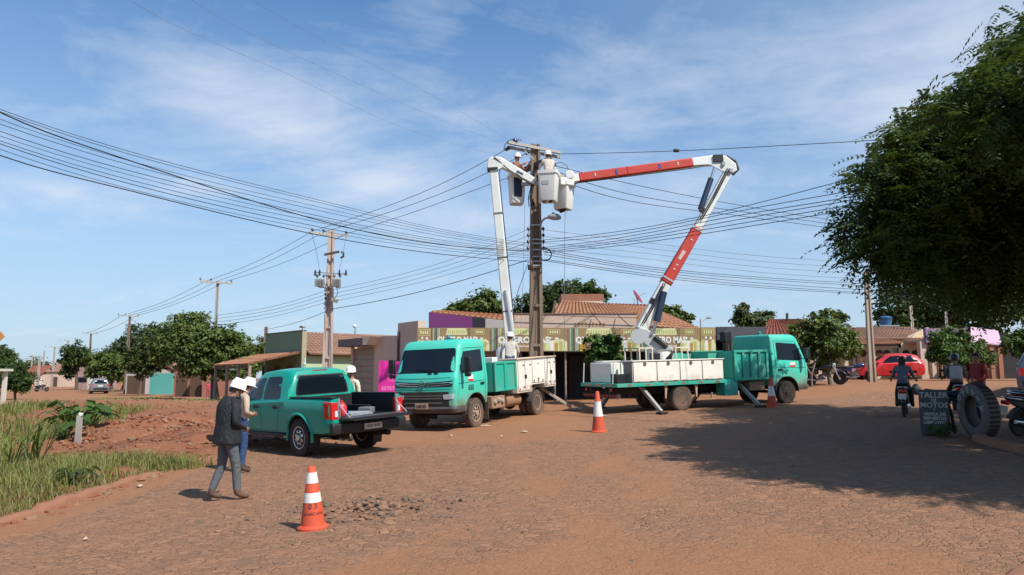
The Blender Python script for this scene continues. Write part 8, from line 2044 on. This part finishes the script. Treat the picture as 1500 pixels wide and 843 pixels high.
# ------------------------------------------------------------------ motorbikes and riders
SIT = dict(pel=(0, 0, .88), spi=(-.02, 0, 1.05), che=(.05, 0, 1.25), nkb=(.09, 0, 1.40), nek=(.12, 0, 1.455), hed=(.145, 0, 1.525), crn=(.135, 0, 1.60), sL=(.07, .17, 1.34), eL=(.20, .25, 1.12), wL=(.42, .31, 1.03), sR=(.07, -.17, 1.34), eR=(.20, -.25, 1.12), wR=(.42, -.31, 1.03),
           hL=(.06, .10, .84), kL=(.42, .17, .68), aL=(.30, .19, .33), tL=(.45, .21, .27), hR=(.06, -.10, .84), kR=(.42, -.17, .68), aR=(.30, -.19, .33), tR=(.45, -.21, .27))
blk_paint = flat('bike_black', (.012, .012, .014), .3, coat=.5); blue_paint = flat('bike_blue', (.02, .04, .14), .3, coat=.5); red_paint = flat('bike_red', (.30, .02, .02), .3, coat=.5)
def ride(m4, label, top, legs, xs=.38, dz=0.0, **kw):
    w = m4 @ Vector((xs - .05, 0, -.06 + dz)); return person(w, math.atan2(m4[1][0], m4[0][0]), label, top, legs, SIT, **kw)
rw = G(1325, 611); ra = face_to(.50, .86)
mb, M_ = motorbike(rw.x, rw.y, ra, 'dark scooter ridden away from the camera in the tree shade', blk_paint, scooter=True)
ride(M_, 'person with long dark hair in a grey blue top riding the scooter', cloth('grey_blue_top', (.12, .15, .20)), cloth('dark_trousers', (.012, .014, .022)), fore=skin_m, hair='long', dz=.05)
hm = local_thing('rider_bag', 'pale floral bag hanging on the scooter handlebar', 'bag', M_, 1.02, -.30, .70)
m = MB(); m.ball((0, 0, 0), .15, 12, 8, (1.0, .8, 1.1)); m.build('bag_body', flat('bag_floral', (.38, .36, .30), .7, var=.9, scale=12), hm, smooth=60)
a = G(1236, 560)
mb2, _ = motorbike(a.x, a.y, face_to(.93, -.35), 'blue motorbike parked on the dirt before the plain pole', blue_paint, lean=.12)
a = G(1207, 566)
mb3, _ = motorbike(a.x - .35, a.y + .6, face_to(.85, -.5), 'black motorbike parked half behind the forked branch', blk_paint, lean=.1)
a = G(1447, 612)
mb4, M4 = motorbike(a.x, a.y + 1.2, face_to(.42, .9), 'motorbike with a red tail lamp carrying the backpack rider', blk_paint)
ride(M4, 'person in an olive shirt and dark helmet sitting on a motorbike', cloth('olive_shirt', (.14, .14, .10)), cloth('dark_trousers', (.012, .014, .022)), helmet=flat('helmet_dark', (.02, .025, .03), .25, coat=.4), dz=.03)
bpk = local_thing('backpack', 'light grey backpack on the back of the motorbike rider', 'backpack', M4, .12, .02, 1.15)
m = MB(); m.box((0, 0, 0), (.17, .30, .40)); m.build('main_pocket', cloth('backpack_grey', (.50, .53, .56)), bpk, bev=.05); m = MB(); m.box((-.10, 0, -.06), (.06, .22, .2)); m.build('front_pocket', cloth('backpack_grey', (.50, .53, .56)), bpk, bev=.02)
for s_ in (-1, 1):
    m = MB(); m.tube([(.07, s_ * .1, .18), (.18, s_ * .12, .22), (.30, s_ * .12, .05), (.24, s_ * .12, -.15), (.08, s_ * .12, -.17)], .018, 6); m.build('strap', black, bpk, smooth=60)
rd = G(1487, 628); 
person((rd.x + .25, rd.y + 1.6, gz(rd.x + .25, rd.y + 1.6)), face_to(-.93, -.3), 'person in a dark red shirt standing among the parked motorbikes', cloth('dark_red_shirt', (.30, .035, .03)), jeans_b, dict(HOLD), scale=.99, fat=1.08)
a = G(1470, 640)
mb5, _ = motorbike(a.x + .35, a.y, face_to(.95, .25), 'dark grey motorbike parked beside the painted tyre', flat('bike_grey', (.06, .062, .066), .4, dirt=.15), lean=.12)
a = G(1518, 628)
mb6, _ = motorbike(a.x + .2, a.y + .4, face_to(.75, -.5), 'dark red motorbike parked at the edge under the shade tree', red_paint, lean=.12)
# far little figures
a = U(305, 566, 58); person((a.x, a.y, gz(a.x, a.y)), face_to(.3, -.9), 'small far person in a pink top by the tree trunks', cloth('pink_top', (.55, .06, .12)), cloth('red_trousers', (.35, .05, .08)), scale=.72)
a = U(54, 570, 98); mb7, M7 = motorbike(a.x, a.y, face_to(.5, .85), 'tiny far motorbike coming over the red mound', blk_paint); ride(M7, 'far person in white riding over the red mound', white_s, jeans_b, helmet=helmet_m)
a = U(1377, 545, 43.5); person((a.x, a.y, gz(a.x, a.y)), face_to(-.6, -.7), 'person in a red shirt in the shade before the mauve shop', cloth('red_shirt', (.42, .05, .04)), cloth('tan_trousers', (.34, .22, .15)))
a = U(1388, 545, 43.8); person((a.x, a.y, gz(a.x, a.y)), face_to(-.2, -.9), 'person in a light blue shirt before the mauve shop', cloth('light_blue_shirt', (.22, .38, .48)), jeans_b, scale=.97)

# ------------------------------------------------------------------ cars
car_red = flat('car_red', (.52, .018, .022), .25, coat=.8, var=.05, dirt=.08)
car_grey = flat('car_grey', (.22, .23, .25), .3, coat=.5, metal=.3); car_silver = flat('car_silver', (.10, .12, .15), .3, coat=.4)
#          x     zl   zb   zt   wl   wb   wt
hst = [(-.66, .38, .70, .74, .66, .74, .6), (-.60, .26, .90, .98, .74, .80, .62), (-.50, .22, .96, 1.18, .77, .83, .60), (-.28, .20, .98, 1.40, .78, .84, .58), (.1, .20, .97, 1.465, .79, .84, .57), (.6, .20, .94, 1.49, .79, .84, .57), (1.05, .20, .92, 1.47, .79, .84, .57), (1.35, .20, .91, 1.38, .79, .84, .57), (2.0, .20, .90, 1.02, .79, .83, .66), (2.15, .2, .88, .96, .79, .83, .7), (2.75, .22, .78, .86, .77, .80, .7), (2.98, .30, .62, .68, .70, .72, .6), (3.04, .36, .52, .56, .6, .62, .5)]
gpan = [('rear_side_window', [(-.30, 1.02), (.52, .985), (.52, 1.36), (.05, 1.38), (-.16, 1.30)], ('+y', '-y'), glass), ('front_side_window', [(.60, .985), (1.62, .95), (1.40, 1.16), (1.12, 1.34), (.60, 1.37)], ('+y', '-y'), glass),
        ('windscreen', [(-.62, .98), (.62, .98), (.50, 1.36), (-.50, 1.36)], ('+x',), glass), ('rear_window', [(-.58, 1.02), (.58, 1.02), (.48, 1.36), (-.48, 1.36)], ('-x',), glass),
        ('tail_lamp', [(.60, .80), (.78, .80), (.72, 1.05), (.62, 1.05)], ('-x',), redlens), ('tail_lamp', [(-.60, .80), (-.78, .80), (-.72, 1.05), (-.62, 1.05)], ('-x',), redlens), ('headlamp', [(.45, .64), (.70, .66), (.68, .78), (.46, .76)], ('+x',), clearlens), ('headlamp', [(-.45, .64), (-.70, .66), (-.68, .78), (-.46, .76)], ('+x',), clearlens), ('number_plate', [(-.24, .5), (.24, .5), (.24, .61), (-.24, .61)], ('-x',), plate_m)]
ra_ = U(1344, 558, 42.2)
rc, rbv = car(ra_.x - .1, ra_.y + .7, face_to(-.985, .17), 'bright red hatchback parked before the cream house', car_red, hst, (0, 2.38), .30, .79, gpan)
for ax in ('+y', '-y'):
    d = strip(rbv, [(.52, .32), (.56, .9), (.56, 1.38)], ax, .014); e = strip(rbv, [(1.62, .32), (1.66, .9)], ax, .014); d.add(e.v, e.f); d.build('door_seam', black, rc)
    h = MB(); yy_ = .84 if ax == '+y' else -.84; h.bx(.62, .80, yy_ - .01, yy_ + .012 * (1 if yy_ > 0 else -1) + .012, .82, .86); h.build('door_handle', car_red, rc)
sst = [(-.90, .42, .80, .86, .72, .82, .7), (-.86, .34, 1.02, 1.10, .84, .89, .72), (-.78, .30, 1.08, 1.45, .86, .90, .68), (-.60, .30, 1.08, 1.66, .87, .91, .66), (-.2, .30, 1.07, 1.72, .87, .91, .66), (.6, .30, 1.05, 1.74, .87, .91, .66), (1.3, .30, 1.03, 1.68, .87, .91, .65), (1.6, .30, 1.02, 1.55, .87, .91, .65), (2.25, .30, 1.0, 1.10, .87, .90, .74), (3.2, .32, .9, .98, .85, .88, .74), (3.45, .4, .7, .76, .75, .78, .6)]
span = [('rear_side_window', [(-.6, 1.13), (.6, 1.10), (.6, 1.58), (-.45, 1.58)], ('+y', '-y'), glass), ('front_side_window', [(.68, 1.10), (1.8, 1.08), (1.4, 1.5), (.68, 1.58)], ('+y', '-y'), glass), ('rear_window', [(-.64, 1.14), (.64, 1.14), (.55, 1.58), (-.55, 1.58)], ('-x',), glass),
        ('windscreen', [(-.66, 1.10), (.66, 1.10), (.55, 1.58), (-.55, 1.58)], ('+x',), glass), ('tail_lamp', [(.66, .84), (.86, .84), (.80, 1.12), (.68, 1.12)], ('-x',), redlens), ('tail_lamp', [(-.66, .84), (-.86, .84), (-.80, 1.12), (-.68, 1.12)], ('-x',), redlens), ('number_plate', [(-.26, .82), (.26, .82), (.26, .95), (-.26, .95)], ('-x',), plate_m), ('rear_bumper', [(-.7, .44), (.7, .44), (.72, .66), (-.72, .66)], ('-x',), black)]
a = U(146, 571, 85); car(a.x, a.y, face_to(-.55, .83), 'grey car far away on the dug up side street', car_grey, sst, (0, 2.6), .34, .87, span)
a = U(1500, 570, 27.5); car(a.x + .85, a.y, face_to(.60, .80), 'dark silver SUV seen from behind under the shade tree', car_silver, sst, (0, 2.6), .34, .87, span)

# ------------------------------------------------------------------ repair shop sign and painted tyre
sq_ = G(1371, 638); ang_s = face_to(1, .0) - R(20); sb_ = empty('shop_sign', sq_, R(-26), 'weathered hand lettered sheet metal sign for a motorbike workshop', 'sign'); Hs = U(1371, 571, sq_.y).z - sq_.z; Ws = .56
sm_ = wall_mat('sign_sheet', (.075, .085, .092), (.20, .12, .075), .9, 1.6, foot=.5)
m = MB(); m.bx(-Ws / 2, Ws / 2, -.02, .0, .02, Hs); m.build('panel', sm_, sb_, bev=.004)
m = MB(); m.bx(-Ws / 2 + .02, Ws / 2 - .0, .0, .34, .02, Hs - .06); m.build('box_body', flat('sign_box_dark', (.02, .018, .018), .8, dirt=.2), sb_, bev=.01)
sw = flat('chalk_white_paint', (.55, .54, .50), .8, var=.3, scale=14)
for s_, z_, sz, sxx in (('TALLER', .875, .155, .98), ('DE', .765, .075, 1.0), ('MOTOS', .655, .145, .98), ('Y', .555, .06, 1.0), ('VENTA DE', .46, .085, .98), ('REPUESTOS', .37, .085, .92), ('LUBRICANTES', .28, .08, .84)):
    text('lettering', s_, sz * Hs / .92, sw, sb_, (.0, -.024, z_ * Hs), (PI / 2, 0, 0), ex=.002, sx=sxx, bold=.003)
tq = G(1421, 644); tR = (U(1421, 562, tq.y).z - tq.z) / 2
ty = empty('painted_tyre', (tq.x + .30, tq.y + .08, tq.z), 0, 'big old lorry tyre standing upright with painted lettering', 'tyre'); ty.rotation_euler = (0, R(-4), R(-3))
k = .145; m = MB(); m.lathe([(tR * .56, -k * .85), (tR * .60, -k * 1.0), (tR * .78, -k * 1.08), (tR * .93, -k * 1.0), (tR * .985, -k * .8), (tR, -k * .5), (tR, k * .5), (tR * .985, k * .8), (tR * .93, k), (tR * .78, k * 1.08), (tR * .60, k), (tR * .56, k * .85), (tR * .62, k * .5), (tR * .9, 0), (tR * .62, -k * .5)], 44, c=(0, 0, tR), axis='x', closed=True)
tyre_p = wall_mat('painted_tyre_wall', (.115, .108, .10), (.21, .115, .065), .95, 1.4, foot=.7, rough=.85)
tb_ = m.build('tyre_body', tyre_p, ty, smooth=45)
m = MB()
for j in range(38):
    a = 2 * PI * j / 38; m.box((.0, math.cos(a) * tR * 1.0, tR + math.sin(a) * tR * 1.0), (k * 1.2, .05, .03), rot=(a - PI / 2, 0, 0))
m.build('tread_pattern', rubber, ty)
for i, ch in enumerate('GOMERIA'):
    a = R(168 - i * 26); rr = tR * .775
    # seen from -x: screen right is -y
    text('tyre_letter', ch, .17, flat('tyre_paint_grey', (.34, .34, .33), .8, var=.4, scale=12), ty, (-k * 1.085, -math.cos(a) * rr, tR + math.sin(a) * rr), Matrix(((0, 0, -1), (-math.sin(a), -math.cos(a), 0), (-math.cos(a), math.sin(a), 0))).to_euler() if False else (PI / 2, (a - PI / 2) * 1.0, -PI / 2), ex=.003, bold=.006)
# an old drum and handlebar junk by the tyre
a = G(1386, 640); jk = empty('scrap_bike_frame', (a.x + .25, a.y + .5, gz(a.x + .25, a.y + .5)), 0, 'dark scrap motorbike frame leaning behind the workshop sign', 'scrap')
m = MB(); m.tube([(-.35, 0, .95), (.1, .05, .9), (.45, 0, .85)], .025, 8); m.build('handlebar', black, jk, smooth=60); m = MB(); m.tube([(.1, .05, .9), (.25, .1, .4), (.3, .1, 0)], .035, 8); m.tube([(.2, .05, .75), (.9, .2, .55), (1.0, .2, 0)], .03, 8); m.build('frame', black, jk, smooth=60)
m = MB(); m.loft([[(x, w * math.cos(q_), z_ + h * math.sin(q_)) for q_ in np.linspace(0, 2 * PI, 10, endpoint=False)] for x, w, h, z_ in ((.15, .05, .04, .86), (.3, .13, .1, .84), (.55, .12, .1, .80), (.7, .05, .05, .78))]); m.build('fuel_tank', navy, jk, smooth=60)
# litter on the road
lit = flat('litter_pale', (.46, .36, .28), .8)
for k, (px, py, s_) in enumerate(((768, 634, .16), (884, 610, .2), (712, 625, .18), (396, 658, .08), (126, 792, .04), (205, 714, .1), (735, 641, .06), (660, 640, .07))):
    a = G(px, py); o = empty('litter_scrap', a, random.uniform(0, 3), 'small pale scrap of litter lying on the street dirt', 'litter', 'litter on the street')
    m = MB(); n_ = 7; m.add([(math.cos(2 * PI * i / n_) * s_ * random.uniform(.6, 1), math.sin(2 * PI * i / n_) * s_ * random.uniform(.35, .7), .012 + .03 * random.random()) for i in range(n_)] + [(0, 0, .05)], [(i, (i + 1) % n_, n_) for i in range(n_)]); m.build('paper', lit, o)
